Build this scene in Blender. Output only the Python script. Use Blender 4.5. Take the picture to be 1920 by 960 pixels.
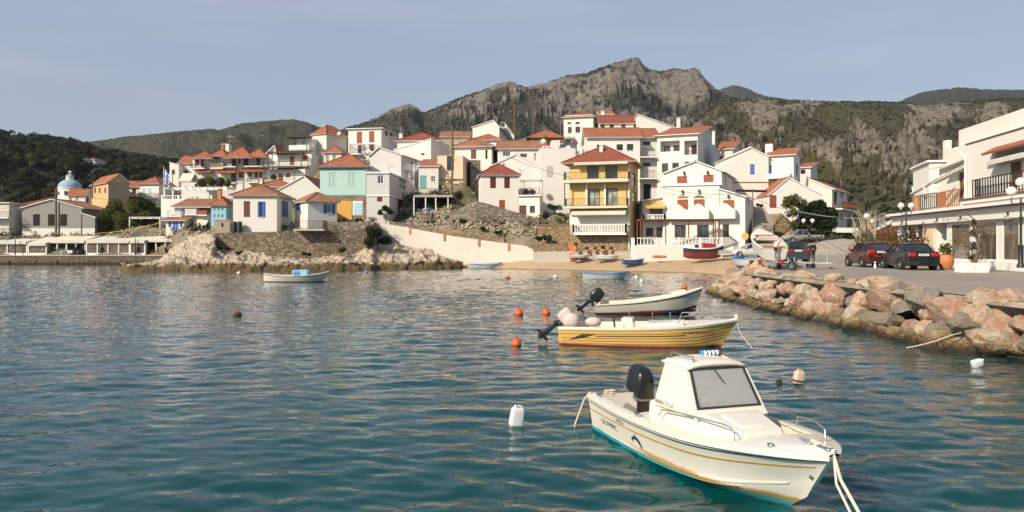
import bpy, bmesh, math, random
import numpy as np
from math import radians, sin, cos, pi, atan2, sqrt
from mathutils import Vector, Matrix

random.seed(7)
for o in list(bpy.data.objects): bpy.data.objects.remove(o)
scn = bpy.context.scene
# ---------------------------------------------------------------- camera
F = 1390.0; CX = 960.0; HY = 457.0; CH = 3.4       # focal length and horizon in photograph pixels, eye height in metres
cam_d = bpy.data.cameras.new('camera'); cam = bpy.data.objects.new('camera', cam_d)
scn.collection.objects.link(cam); scn.camera = cam
cam.location = (0, 0, CH); cam.rotation_euler = (pi/2, 0, 0)
cam_d.sensor_width = 36; cam_d.lens = 36*F/1920; cam_d.shift_y = -(480-HY)/1920
cam_d.clip_start = 0.1; cam_d.clip_end = 20000
# ---------------------------------------------------------------- world and sun
SUN_AZ = radians(228)      # compass-like, clockwise from +Y : the sun stands behind the camera to the left
SUN_EL = radians(33)
w = bpy.data.worlds.new('World'); scn.world = w; w.use_nodes = True
nt = w.node_tree; nt.nodes.clear()
sky = nt.nodes.new('ShaderNodeTexSky'); sky.sky_type = 'NISHITA'; sky.sun_disc = False
sky.sun_elevation = SUN_EL; sky.sun_rotation = SUN_AZ; sky.air_density = 1.0; sky.dust_density = 2.2; sky.ozone_density = 1.6
tc = nt.nodes.new('ShaderNodeTexCoord'); mp = nt.nodes.new('ShaderNodeMapping'); mp.inputs['Scale'].default_value = (1.0, 1.6, 9)
nz = nt.nodes.new('ShaderNodeTexNoise'); nz.inputs['Scale'].default_value = 2.2; nz.inputs['Detail'].default_value = 7; nz.inputs['Roughness'].default_value = .55
cr = nt.nodes.new('ShaderNodeValToRGB'); cr.color_ramp.elements[0].position = .47; cr.color_ramp.elements[1].position = .85
cr.color_ramp.elements[1].color = (.42, .42, .42, 1)
mix = nt.nodes.new('ShaderNodeMixRGB'); mix.inputs[2].default_value = (4.6, 4.9, 5.4, 1)
hs = nt.nodes.new('ShaderNodeHueSaturation'); hs.inputs['Saturation'].default_value = .66; hs.inputs['Value'].default_value = 1.0
bg = nt.nodes.new('ShaderNodeBackground'); bg.inputs[1].default_value = .115
ow = nt.nodes.new('ShaderNodeOutputWorld')
L = nt.links.new
L(tc.outputs['Generated'], mp.inputs[0]); L(mp.outputs[0], nz.inputs[0]); L(nz.outputs[0], cr.inputs[0])
L(cr.outputs[0], mix.inputs[0]); L(sky.outputs[0], hs.inputs['Color']); fl = nt.nodes.new('ShaderNodeMixRGB'); fl.inputs[0].default_value = .5; fl.inputs[2].default_value = (2.75, 3.5, 4.75, 1); L(hs.outputs[0], fl.inputs[1]); L(fl.outputs[0], mix.inputs[1]); L(mix.outputs[0], bg.inputs[0]); L(bg.outputs[0], ow.inputs[0])
sd = bpy.data.lights.new('sun', 'SUN'); sd.energy = 4.9; sd.angle = radians(.53); sd.color = (1, .885, .72)
so = bpy.data.objects.new('sun', sd); scn.collection.objects.link(so)
SD = Vector((sin(SUN_AZ)*cos(SUN_EL), cos(SUN_AZ)*cos(SUN_EL), sin(SUN_EL)))
so.rotation_euler = SD.to_track_quat('Z', 'Y').to_euler(); so.location = SD*200
scn.view_settings.view_transform = 'Standard'; scn.view_settings.look = 'None'
scn.view_settings.exposure = 0.20; scn.view_settings.gamma = 1
scn.cycles.max_bounces = 6; scn.cycles.diffuse_bounces = 2; scn.cycles.glossy_bounces = 3; scn.cycles.transmission_bounces = 4
scn.cycles.transparent_max_bounces = 8; scn.cycles.volume_bounces = 0
scn.cycles.caustics_reflective = False; scn.cycles.caustics_refractive = False
try: scn.cycles.use_denoising = True
except Exception: pass

# ---------------------------------------------------------------- helpers
COL = scn.collection
ORG = {}
def W(px, py, d):
    "world point that stands d metres out along the view and projects to photo pixel px,py"
    return Vector(((px-CX)/F*d, d, CH+(HY-py)/F*d))
def Xp(px, d): return (px-CX)/F*d
def Zp(py, d): return CH+(HY-py)/F*d
def WD(py, z=0.0): return (CH-z)*F/(py-HY)      # distance of a point of height z seen at row py

def tag(o, label=None, cat=None, group=None, kind=None):
    if label: o['label'] = label
    if cat: o['category'] = cat
    if group: o['group'] = group
    if kind: o['kind'] = kind
    return o
def empty(name, loc, label=None, cat=None, group=None, rz=0.0):
    o = bpy.data.objects.new(name, None); COL.objects.link(o); o.location = loc; o.rotation_euler = (0, 0, rz)
    o.empty_display_size = .2
    ORG[o.name] = Vector(loc) if rz == 0.0 else Vector((0, 0, 0))
    return tag(o, label, cat, group)
def children(o): return [c for c in bpy.data.objects if c.parent == o]
def copy_tree(o, parent=None):
    c = o.copy(); COL.objects.link(c)
    if parent is not None: c.parent = parent
    for ch in children(o): copy_tree(ch, c)
    return c

class MB:
    "mesh builder"
    def __init__(s): s.v = []; s.f = []; s.m = []; s.uv = []
    def add(s, vs, fs, mi=0, uvs=None):
        b = len(s.v); s.v.extend([tuple(p) for p in vs])
        for k, f in enumerate(fs):
            s.f.append([b+i for i in f]); s.m.append(mi)
            s.uv.append(uvs[k] if uvs else None)
        return s
    def quad(s, a, b, c, d, mi=0, uv=None): return s.add([a, b, c, d], [(0, 1, 2, 3)], mi, [uv] if uv else None)
    def box(s, lo, hi, mi=0, M=None):
        x0, y0, z0 = lo; x1, y1, z1 = hi
        vs = [(x0,y0,z0),(x1,y0,z0),(x1,y1,z0),(x0,y1,z0),(x0,y0,z1),(x1,y0,z1),(x1,y1,z1),(x0,y1,z1)]
        if M is not None: vs = [M @ Vector(p) for p in vs]
        return s.add(vs, [(0,3,2,1),(4,5,6,7),(0,1,5,4),(1,2,6,5),(2,3,7,6),(3,0,4,7)], mi)
    def bar(s, a, b, w, h=None, mi=0, up=(0,0,1)):
        a = Vector(a); b = Vector(b); h = h or w; t = (b-a)
        if t.length < 1e-6: return s
        t.normalize(); u = Vector(up)
        if abs(t.dot(u)) > .98: u = Vector((1,0,0))
        r = t.cross(u).normalized(); q = r.cross(t).normalized(); r *= w/2; q *= h/2
        vs = [a-r-q, a+r-q, a+r+q, a-r+q, b-r-q, b+r-q, b+r+q, b-r+q]
        return s.add(vs, [(0,3,2,1),(4,5,6,7),(0,1,5,4),(1,2,6,5),(2,3,7,6),(3,0,4,7)], mi)
    def tube(s, pts, r, n=8, mi=0, caps=True):
        pts = [Vector(p) for p in pts]; rs = r if isinstance(r, (list, tuple)) else [r]*len(pts)
        rings = []; pu = None
        for i, p in enumerate(pts):
            t = (pts[min(i+1, len(pts)-1)]-pts[max(i-1, 0)])
            if t.length < 1e-7: t = Vector((0,0,1))
            t.normalize()
            if pu is None:
                pu = Vector((0,0,1)) if abs(t.z) < .9 else Vector((1,0,0))
            u = (pu-t*pu.dot(t)).normalized(); pu = u; v = t.cross(u)
            rings.append([p+(u*cos(2*pi*k/n)+v*sin(2*pi*k/n))*rs[i] for k in range(n)])
        vs = [q for r_ in rings for q in r_]; fs = []
        for i in range(len(pts)-1):
            for k in range(n):
                k2 = (k+1) % n; fs.append((i*n+k, i*n+k2, (i+1)*n+k2, (i+1)*n+k))
        if caps: fs.append(tuple(range(n-1, -1, -1))); fs.append(tuple((len(pts)-1)*n+k for k in range(n)))
        return s.add(vs, fs, mi)
    def lathe(s, prof, c=(0,0,0), n=16, mi=0, M=None, sx=1, sy=1, cap=True):
        vs = []; fs = []
        for (r, z) in prof:
            for k in range(n): vs.append(Vector((r*cos(2*pi*k/n)*sx+c[0], r*sin(2*pi*k/n)*sy+c[1], z+c[2])))
        for i in range(len(prof)-1):
            for k in range(n):
                k2 = (k+1) % n; fs.append((i*n+k, i*n+k2, (i+1)*n+k2, (i+1)*n+k))
        if cap and prof[0][0] > 1e-4: fs.append(tuple(range(n-1, -1, -1)))
        if cap and prof[-1][0] > 1e-4: fs.append(tuple((len(prof)-1)*n+k for k in range(n)))
        if M is not None: vs = [M @ p for p in vs]
        return s.add(vs, fs, mi)
    def prism(s, poly, ext, mi=0):
        "polygon (3d points) extruded by vector ext"
        n = len(poly); e = Vector(ext); vs = [Vector(p) for p in poly]+[Vector(p)+e for p in poly]
        fs = [tuple(range(n-1, -1, -1)), tuple(range(n, 2*n))]+[(i, (i+1) % n, n+(i+1) % n, n+i) for i in range(n)]
        return s.add(vs, fs, mi)
    def grid(s, P, mi=0, close_u=False):
        "P[i][j] points"
        nu = len(P); nv = len(P[0]); vs = [p for r in P for p in r]; fs = []
        for i in range(nu if close_u else nu-1):
            i2 = (i+1) % nu
            for j in range(nv-1): fs.append((i*nv+j, i2*nv+j, i2*nv+j+1, i*nv+j+1))
        return s.add(vs, fs, mi)
    def build(s, name, mats, parent=None, smooth=False, bevel=0, world=True, label=None, sub=0, fix=True, angle=35):
        me = bpy.data.meshes.new(name); off = Vector((0,0,0))
        if parent is not None and world: off = ORG.get(parent.name, off)
        me.from_pydata([tuple(Vector(p)-off) for p in s.v], [], s.f)
        if not isinstance(mats, (list, tuple)): mats = [mats]
        for m in mats: me.materials.append(m)
        me.polygons.foreach_set('material_index', s.m)
        if any(u is not None for u in s.uv):
            ul = me.uv_layers.new(name='UVMap'); k = 0; dat = []
            for f, u in zip(s.f, s.uv):
                if u is None: u = [(0, 0)]*len(f)
                for q in u: dat.extend(q)
            ul.data.foreach_set('uv', dat)
        if fix:
            bm = bmesh.new(); bm.from_mesh(me)
            if smooth: bmesh.ops.remove_doubles(bm, verts=bm.verts, dist=1e-4)
            bmesh.ops.recalc_face_normals(bm, faces=bm.faces); bm.to_mesh(me); bm.free()
        if smooth:
            me.polygons.foreach_set('use_smooth', [True]*len(me.polygons))
        o = bpy.data.objects.new(name, me); COL.objects.link(o)
        if smooth and smooth != 'full':
            try: me.set_sharp_from_angle(angle=radians(angle))
            except Exception: pass
        if bevel:
            b = o.modifiers.new('bevel', 'BEVEL'); b.width = bevel; b.segments = 2; b.limit_method = 'ANGLE'
        if sub:
            b = o.modifiers.new('sub', 'SUBSURF'); b.levels = sub; b.render_levels = sub
        if parent is not None:
            o.parent = parent; ORG[o.name] = off
        else: ORG[o.name] = Vector((0,0,0))
        if label: o['label'] = label
        return o

def np_mesh(name, V, Fq, mat, smooth=True, parent=None, attrs=None):
    "V (n,3) array, Fq (m,4) array of quads (or (m,3))"
    me = bpy.data.meshes.new(name); n = len(V); m = len(Fq); k = Fq.shape[1]
    me.vertices.add(n); me.vertices.foreach_set('co', np.asarray(V, dtype=np.float32).ravel())
    me.loops.add(m*k); me.loops.foreach_set('vertex_index', np.asarray(Fq, dtype=np.int32).ravel())
    me.polygons.add(m); me.polygons.foreach_set('loop_start', np.arange(0, m*k, k, dtype=np.int32))
    try: me.polygons.foreach_set('loop_total', np.full(m, k, dtype=np.int32))
    except Exception: pass
    if smooth: me.polygons.foreach_set('use_smooth', np.ones(m, dtype=bool))
    me.update(calc_edges=True); me.validate()
    if attrs:
        for an, av in attrs.items():
            a = me.attributes.new(an, 'FLOAT', 'POINT'); a.data.foreach_set('value', np.asarray(av, dtype=np.float32).ravel())
    mats = mat if isinstance(mat, (list, tuple)) else [mat]
    for q in mats: me.materials.append(q)
    o = bpy.data.objects.new(name, me); COL.objects.link(o)
    if parent is not None: o.parent = parent
    ORG[o.name] = Vector((0,0,0))
    return o
def grid_faces(nu, nv):
    i, j = np.meshgrid(np.arange(nu-1), np.arange(nv-1), indexing='ij'); a = (i*nv+j).ravel()
    return np.stack([a, a+nv, a+nv+1, a+1], 1)

# numpy gradient noise
_rs = np.random.RandomState(11); _perm = _rs.permutation(512); _perm = np.concatenate([_perm, _perm, _perm])
_g3 = _rs.randn(512, 3); _g3 /= np.linalg.norm(_g3, axis=1)[:, None]
def pn(x, y, z=0.0):
    x, y, z = np.broadcast_arrays(np.asarray(x, float), np.asarray(y, float), np.asarray(z, float))
    xi = np.floor(x).astype(int); yi = np.floor(y).astype(int); zi = np.floor(z).astype(int)
    xf = x-xi; yf = y-yi; zf = z-zi
    def fade(t): return t*t*t*(t*(t*6-15)+10)
    u, v, w_ = fade(xf), fade(yf), fade(zf)
    def g(a, b, c):
        h = _perm[(_perm[(_perm[(xi+a) & 511]+yi+b) & 511]+zi+c) & 511] & 511
        gv = _g3[h]; return gv[..., 0]*(xf-a)+gv[..., 1]*(yf-b)+gv[..., 2]*(zf-c)
    def lp(a, b, t): return a+(b-a)*t
    return lp(lp(lp(g(0,0,0), g(1,0,0), u), lp(g(0,1,0), g(1,1,0), u), v), lp(lp(g(0,0,1), g(1,0,1), u), lp(g(0,1,1), g(1,1,1), u), v), w_)*1.5
def fbm(x, y, z=0.0, o=4, g=.5, l=2.03):
    s = 0; a = 1; t = 0
    for i in range(o): s = s+a*pn(x*l**i, y*l**i, z*l**i+i*7.3); t += a; a *= g
    return s/t
def ridged(x, y, z=0.0, o=4, g=.5, l=2.1):
    s = 0; a = 1; t = 0
    for i in range(o): s = s+a*(1-2*np.abs(pn(x*l**i, y*l**i, z*l**i+i*3.1))); t += a; a *= g
    return s/t
def sstep(a, b, x):
    t = np.clip((x-a)/(b-a), 0, 1); return t*t*(3-2*t)
def interp(pts, x):
    return np.interp(x, [p[0] for p in pts], [p[1] for p in pts])
# ---------------------------------------------------------------- materials
class N:
    "little node-tree helper"
    def __init__(s, name):
        s.m = bpy.data.materials.new(name); s.m.use_nodes = True; s.t = s.m.node_tree; s.t.nodes.clear()
        s.out = s.t.nodes.new('ShaderNodeOutputMaterial')
    def n(s, typ, **kw):
        d = s.t.nodes.new('ShaderNode'+typ)
        for k, v in kw.items():
            if k.startswith('_'): setattr(d, k[1:], v)
            else: s.set(d, k.replace('__', ' '), v)
        return d
    def set(s, d, key, v):
        i = d.inputs[int(key[1:])] if key[0] == 'i' and key[1:].isdigit() else d.inputs[key]
        if hasattr(v, 'links') or isinstance(v, bpy.types.NodeSocket): s.t.links.new(v, i)
        elif isinstance(v, bpy.types.Node): s.t.links.new(v.outputs[0], i)
        else:
            if isinstance(v, (tuple, list)) and len(v) == 3 and i.type == 'RGBA': v = (*v, 1)
            if isinstance(v, (int, float)) and i.type == 'RGBA': v = (v, v, v, 1)
            if isinstance(v, (int, float)) and i.type == 'VECTOR': v = (v, v, v)
            i.default_value = v
    def math(s, op, a, b=0.0, clamp=False):
        d = s.t.nodes.new('ShaderNodeMath'); d.operation = op; d.use_clamp = clamp
        s.set(d, 'i0', a); s.set(d, 'i1', b); return d
    def mix(s, f, a, b, blend='MIX'):
        d = s.t.nodes.new('ShaderNodeMixRGB'); d.blend_type = blend; s.set(d, 'i0', f); s.set(d, 'i1', a); s.set(d, 'i2', b); return d
    def ramp(s, f, stops):
        d = s.t.nodes.new('ShaderNodeValToRGB'); r = d.color_ramp
        while len(r.elements) < len(stops): r.elements.new(.5)
        for e, (p, c) in zip(r.elements, stops):
            e.position = p; e.color = (c, c, c, 1) if isinstance(c, (int, float)) else (*c, 1)
        s.set(d, 'i0', f); return d
    def noise(s, scale, detail=4, rough=.5, vec=None, dist=0.0):
        d = s.n('TexNoise', Scale=scale, Detail=detail, Roughness=rough, Distortion=dist)
        if vec is not None: s.set(d, 'Vector', vec)
        return d
    def pos(s, scale=(1,1,1), kind='world', rot=(0,0,0)):
        if kind == 'world': g = s.t.nodes.new('ShaderNodeNewGeometry'); o = g.outputs['Position']
        else: g = s.t.nodes.new('ShaderNodeTexCoord'); o = g.outputs[{'object': 'Object', 'uv': 'UV'}[kind]]
        m = s.t.nodes.new('ShaderNodeMapping'); m.inputs['Scale'].default_value = scale; m.inputs['Rotation'].default_value = rot
        s.t.links.new(o, m.inputs[0]); return m.outputs[0]
    def bump(s, h, strength=.5, dist=.02, normal=None):
        d = s.n('Bump', Height=h, Strength=strength, Distance=dist)
        if normal is not None: s.set(d, 'Normal', normal)
        return d
    def bsdf(s, color, rough=.6, metal=0.0, normal=None, **kw):
        d = s.t.nodes.new('ShaderNodeBsdfPrincipled')
        s.set(d, 'Base Color', color); s.set(d, 'Roughness', rough); s.set(d, 'Metallic', metal)
        if normal is not None: s.set(d, 'Normal', normal)
        for k, v in kw.items(): s.set(d, k.replace('__', ' '), v)
        s.t.links.new(d.outputs[0], s.out.inputs[0]); return d
_mc = {}
def plain(name, c, rough=.5, metal=0.0, var=.12, scale=3.0, bump=.0, spec=None):
    key = (name,)
    if key in _mc: return _mc[key]
    n = N(name); v = n.pos(kind='object'); no = n.noise(scale, 5, .6, v)
    dark = tuple(q*(1-var) for q in c); lite = tuple(min(1, q*(1+var)) for q in c)
    col = n.ramp(no, [(.3, dark), (.7, lite)])
    nm = n.bump(n.noise(scale*8, 3, .6, v), bump, .01) if bump else None
    b = n.bsdf(col, rough, metal, nm)
    if spec is not None: b.inputs['Specular IOR Level'].default_value = spec
    _mc[key] = n.m; return n.m
def plaster(name, c, dirt=.5, stain=(.32, .27, .2)):
    "painted render: slight mottling, water streaks under edges, patches of grime"
    n = N(name); v = n.pos(); a = n.noise(.35, 6, .65, v); b = n.noise(2.2, 5, .7, n.pos((1, 1, .25))); e = n.noise(9, 3, .6, v)
    col = n.mix(n.ramp(a, [(.35, .0), (.8, .35*dirt)]), c, tuple(q*.78 for q in c))
    col = n.mix(n.ramp(b, [(.55, .0), (.8, .5*dirt)]), col, tuple(q*.55+s*.3 for q, s in zip(c, stain)))
    n.bsdf(col, .85, 0, n.bump(e, .25, .02)); return n.m
def tiles(name, c1, c2, old=.5):
    n = N(name); uv = n.pos(kind='uv'); sp = n.n('SeparateXYZ', Vector=uv)
    u = n.math('MULTIPLY', sp.outputs[0], 2*pi/.34); v = n.math('MULTIPLY', sp.outputs[1], 1/.38)
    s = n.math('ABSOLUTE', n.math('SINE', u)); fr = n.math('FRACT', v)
    h = n.math('ADD', s, n.math('MULTIPLY', fr, .35))
    cell = n.n('TexWhiteNoise', _noise_dimensions='2D', Vector=n.n('CombineXYZ', X=n.math('FLOOR', n.math('MULTIPLY', sp.outputs[0], 1/.17)), Y=n.math('FLOOR', v)))
    big = n.noise(.5, 5, .7, n.pos()); col = n.mix(cell.outputs[0], c1, c2)
    col = n.mix(n.ramp(big, [(.42, 0.0), (.7, old)]), col, (.16, .10, .07))
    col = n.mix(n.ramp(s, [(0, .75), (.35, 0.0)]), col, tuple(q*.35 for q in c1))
    n.bsdf(col, .8, 0, n.bump(h, 1.0, .06)); return n.m
def stonewall(name, c1, c2, mortar, scale=2.2, flat=.5):
    n = N(name); v = n.pos((1, 1, 1.7)); w_ = n.noise(1.5, 3, .6, v)
    vv = n.mix(.30, v, w_.outputs['Color'])
    vo = n.n('TexVoronoi', _feature='DISTANCE_TO_EDGE', Scale=scale, Vector=vv); vc = n.n('TexVoronoi', Scale=scale, Vector=vv)
    col = n.mix(n.n('SeparateColor', Color=vc.outputs['Color']).outputs[0], c1, c2)
    col = n.mix(n.ramp(vo, [(.0, .9), (.12, 0.0)]), col, mortar)
    col = n.mix(n.ramp(n.noise(.3, 5, .7, v), [(.45, 0.0), (.75, .6)]), col, tuple(q*.55 for q in c2))
    h = n.ramp(vo, [(0, 0.0), (.12, 1.0)]); n.bsdf(col, .92, 0, n.bump(h, .8, .12)); return n.m
def glassm(name, c=(.02, .025, .03), rough=.06):
    n = N(name); v = n.pos((.8, .8, .8)); a = n.noise(1.3, 2, .5, v)
    n.bsdf(n.ramp(a, [(.35, c), (.7, tuple(q*2.5+.01 for q in c))]), rough, 0, n.bump(a, .05, .02)); return n.m

M_white = plaster('white_plaster', (.73, .69, .62), .6)
M_white2 = plaster('aged_white_plaster', (.64, .60, .54), 1.0)
M_white3 = plaster('grey_white_plaster', (.56, .54, .52), .6)
M_cream = plaster('cream_plaster', (.70, .58, .40), .5)
M_peach = plaster('peach_plaster', (.70, .52, .36), .3)
M_orange = plaster('orange_plaster', (.62, .36, .18), .4)
M_yellow = plaster('yellow_plaster', (.66, .44, .17), .5)
M_yellowp = plaster('pale_yellow_plaster', (.60, .47, .25), .5)
M_grey = plaster('grey_plaster', (.27, .26, .24), .6)
M_tan = plaster('tan_plaster', (.36, .29, .21), .7)
M_tan2 = plaster('brown_render', (.24, .195, .145), 1.0)
M_teal = plaster('turquoise_plaster', (.42, .58, .53), .5)
M_tealtrim = plaster('deep_turquoise_paint', (.16, .40, .38), .3)
M_lblue = plaster('light_blue_plaster', (.28, .52, .62), .3)
M_seawall = plaster('sea_wall_render', (.60, .55, .48), 1.1)
M_conc = plaster('concrete', (.42, .38, .32), .8)
M_dome = plaster('dome_blue_paint', (.25, .38, .44), .4)
M_garage = plaster('yellow_orange_boards', (.66, .36, .08), .3)
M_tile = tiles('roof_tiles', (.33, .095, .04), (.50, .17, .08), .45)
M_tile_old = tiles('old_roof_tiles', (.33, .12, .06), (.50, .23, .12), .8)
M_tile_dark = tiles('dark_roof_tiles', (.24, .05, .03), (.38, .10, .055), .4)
M_glass = glassm('window_glass')
M_glass_l = glassm('curtained_glass', (.16, .17, .15), .1)
M_brown = plain('brown_wood', (.16, .06, .03), .6)
M_redbrown = plain('red_brown_shutter', (.30, .075, .03), .55)
M_darkred = plain('dark_red_shutter', (.12, .025, .018), .55)
M_woodlt = plain('varnished_wood', (.36, .15, .05), .5)
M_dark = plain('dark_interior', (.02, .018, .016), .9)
M_blue = plain('blue_paint', (.035, .09, .33), .5)
M_blue2 = plain('mid_blue_paint', (.08, .22, .52), .5)
M_paleblue = plain('pale_blue_paint', (.40, .60, .68), .5)
M_wpaint = plain('white_paint', (.78, .76, .72), .5, var=.05)
M_black = plain('black_iron', (.02, .02, .022), .5)
M_metal = plain('galvanised_metal', (.36, .36, .35), .55, .3)
M_steel = plain('stainless_steel', (.62, .60, .57), .22, 1.0, var=.05)
M_canvas = plain('cream_canvas', (.66, .58, .44), .85, scale=1.2)
M_canvas_o = plain('orange_canvas', (.74, .42, .12), .85, scale=1.2)
M_canvas_w = plain('white_canvas', (.60, .56, .48), .85, scale=1.2)
M_stone = stonewall('rubble_stone', (.42, .36, .27), (.16, .13, .095), (.11, .09, .065), 3.6)
M_stone_d = stonewall('dark_rubble_stone', (.38, .30, .20), (.13, .10, .065), (.08, .06, .04), 3.9)
M_stone_y = stonewall('yellow_stone', (.46, .34, .20), (.27, .185, .10), (.22, .16, .095), 3.6)
def quaym():
    n = N('quay_blocks'); v = n.pos(); sp = n.n('SeparateXYZ', Vector=v); uv = n.n('CombineXYZ', X=sp.outputs[0], Y=sp.outputs[2]); b = n.n('TexBrick', Vector=uv, Scale=1.0, Mortar__Size=.03, Brick__Width=1.5, Row__Height=.72, Color1=(.20, .145, .09), Color2=(.13, .095, .06), Mortar=(.035, .028, .02)); a = n.noise(1.2, 6, .7, v)
    col = n.mix(n.ramp(a, [(.4, 0.0), (.7, .7)]), b, (.07, .05, .03)); col = n.mix(n.ramp(sp.outputs[2], [(.25, 1.0), (.5, 0.0)]), col, (.03, .022, .012)); n.bsdf(col, .9, 0, n.bump(n.mix(.5, b.outputs['Fac'], a), .6, .1)); return n.m
M_stone_q = quaym()
M_pole = plain('weathered_timber', (.13, .09, .065), .85, bump=.4)
M_terra = plain('terracotta', (.52, .19, .08), .8)
def plasticm():
    n = N('clear_plastic_screen'); v = n.pos((1, 1, .6)); a = n.noise(1.6, 4, .6, v)
    n.bsdf(n.ramp(a, [(.3, (.07, .052, .04)), (.7, (.20, .15, .11))]), .25); return n.m
M_plastic = plasticm()
def shopm():
    n = N('shop_glass'); v = n.pos((1, 1, .5)); a = n.noise(.5, 3, .5, v); b = n.noise(2.5, 3, .5, n.pos((1, 1, .2)))
    n.bsdf(n.mix(n.ramp(b, [(.45, 0.0), (.7, .6)]), n.ramp(a, [(.3, (.055, .045, .035)), (.7, (.17, .135, .10))]), (.24, .20, .15)), .06); return n.m
M_shop = shopm()

def leafmat(name, c1, c2, c3):
    n = N(name); g = n.t.nodes.new('ShaderNodeNewGeometry'); r = g.outputs['Random Per Island']
    col = n.ramp(r, [(0, c1), (.55, c2), (1, c3)])
    b = n.bsdf(col, .8); b.inputs['Specular IOR Level'].default_value = .15; tr = n.n('BsdfTranslucent', Color=n.mix(1.0, col, (.9, 1, .5), 'MULTIPLY')); ms = n.n('MixShader', i0=.25)
    n.t.links.new(b.outputs[0], ms.inputs[1]); n.t.links.new(tr.outputs[0], ms.inputs[2]); n.t.links.new(ms.outputs[0], n.out.inputs[0]); return n.m
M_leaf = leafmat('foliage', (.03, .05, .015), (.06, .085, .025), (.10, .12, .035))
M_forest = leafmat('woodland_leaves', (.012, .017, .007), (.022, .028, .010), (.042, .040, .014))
M_leaf_d = leafmat('dark_foliage', (.014, .025, .01), (.028, .042, .016), (.05, .06, .02))
M_leaf_y = leafmat('olive_foliage', (.06, .07, .02), (.10, .11, .03), (.16, .15, .05))
M_flower = leafmat('red_leaves', (.30, .06, .03), (.35, .12, .05), (.22, .16, .06))
M_rust = leafmat('rusty_leaves', (.10, .035, .02), (.16, .08, .03), (.12, .11, .035))
M_bark = plain('bark', (.11, .08, .055), .9, bump=.6)

def sandm():
    n = N('sand'); v = n.pos(); a = n.noise(.6, 5, .65, v); b = n.noise(14, 4, .7, v); sp = n.n('SeparateXYZ', Vector=v)
    wet = n.ramp(sp.outputs[2], [(.02, 1.0), (.16, 0.0)])
    col = n.mix(a, (.46, .33, .20), (.36, .25, .15)); col = n.mix(n.ramp(b, [(.55, 0.0), (.75, .5)]), col, (.22, .15, .09)); col = n.mix(wet, col, (.17, .115, .065))
    n.bsdf(col, .9, 0, n.bump(n.mix(.5, a, b), .7, .12)); return n.m
M_sand = sandm()
def roadm():
    n = N('worn_asphalt'); v = n.pos(); a = n.noise(.25, 5, .6, v); b = n.noise(40, 3, .7, v); c = n.noise(1.4, 6, .7, v, 1.5)
    col = n.mix(n.ramp(n.noise(.12, 4, .6, n.pos((1, .35, 1))), [(.35, 0.0), (.65, 1.0)]), n.mix(a, (.29, .25, .205), (.37, .32, .265)), (.22, .19, .155)); col = n.mix(n.ramp(b, [(.4, 0.0), (.8, .45)]), col, (.15, .13, .105))
    col = n.mix(n.ramp(c, [(.49, 0.0), (.505, .6), (.52, 0.0)]), col, (.10, .09, .08))
    n.bsdf(col, .9, 0, n.bump(b, .3, .01)); return n.m
M_road = roadm()
def earthm():
    n = N('stony_earth'); v = n.pos(); a = n.noise(.4, 6, .7, v); b = n.noise(3.5, 5, .7, v)
    col = n.mix(n.ramp(a, [(.35, 0.0), (.6, 1.0)]), (.27, .21, .15), (.10, .10, .045)); col = n.mix(n.ramp(b, [(.5, 0.0), (.7, .7)]), col, (.40, .34, .27))
    n.bsdf(col, .95, 0, n.bump(b, .8, .25)); return n.m
M_earth = earthm()
def shorerock():
    n = N('limestone_shore'); v = n.pos(); a = n.noise(.5, 7, .7, v, .6); b = n.noise(3, 6, .7, n.pos((1, 1, 2))); sp = n.n('SeparateXYZ', Vector=v)
    zz = n.math('ADD', sp.outputs[2], n.math('MULTIPLY', n.math('SUBTRACT', a.outputs[0], .5), 1.6))
    col = n.mix(n.ramp(b, [(.35, 0.0), (.65, 1.0)]), (.30, .235, .17), (.56, .47, .36)); col = n.mix(n.ramp(a, [(.3, .7), (.45, 0.0)]), col, (.14, .11, .075))
    col = n.mix(n.ramp(zz, [(.70, 1.0), (.95, 0.0)]), col, (.032, .023, .014)); col = n.mix(n.ramp(zz, [(.95, 1.0), (1.25, 0.0)]), col, n.mix(.5, col, (.20, .125, .05)))
    n.bsdf(col, .9, 0, n.bump(n.mix(.5, a, b), 1.0, .3)); return n.m
M_shore = shorerock()
def boulderm(name, c1, c2, c3):
    n = N(name); v = n.pos(kind='object'); r = n.n('ObjectInfo').outputs['Random']; vv = n.n('VectorMath', _operation='ADD', i0=v, i1=n.n('CombineXYZ', X=n.math('MULTIPLY', r, 50), Y=r, Z=r))
    a = n.noise(2.2, 7, .72, vv, 1.6); b = n.noise(9, 5, .78, vv); e = n.noise(1.3, 5, .65, vv, 3.0)
    col = n.mix(n.ramp(a, [(.38, 0.0), (.6, 1.0)]), c1, c2); col = n.mix(n.ramp(e, [(.5, 0.0), (.62, .85)]), col, c3); col = n.mix(n.ramp(b, [(.6, 0.0), (.78, .6)]), col, tuple(q*.45 for q in c1))
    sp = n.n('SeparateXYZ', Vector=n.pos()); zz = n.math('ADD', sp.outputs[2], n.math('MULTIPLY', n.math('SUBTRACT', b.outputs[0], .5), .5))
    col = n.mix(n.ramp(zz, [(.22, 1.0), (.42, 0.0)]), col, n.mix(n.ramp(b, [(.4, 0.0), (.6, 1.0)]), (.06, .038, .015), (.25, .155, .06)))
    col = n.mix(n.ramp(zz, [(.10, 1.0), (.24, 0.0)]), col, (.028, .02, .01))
    n.bsdf(col, .88, 0, n.bump(n.mix(.4, a, b), 1.0, .2)); return n.m
M_bpink = boulderm('pink_limestone', (.34, .165, .10), (.43, .28, .19), (.48, .42, .34))
M_bgrey = boulderm('grey_limestone', (.19, .17, .14), (.28, .26, .22), (.34, .22, .14))
M_bwhite = boulderm('pale_limestone', (.43, .32, .215), (.54, .45, .34), (.44, .22, .12))
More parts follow.
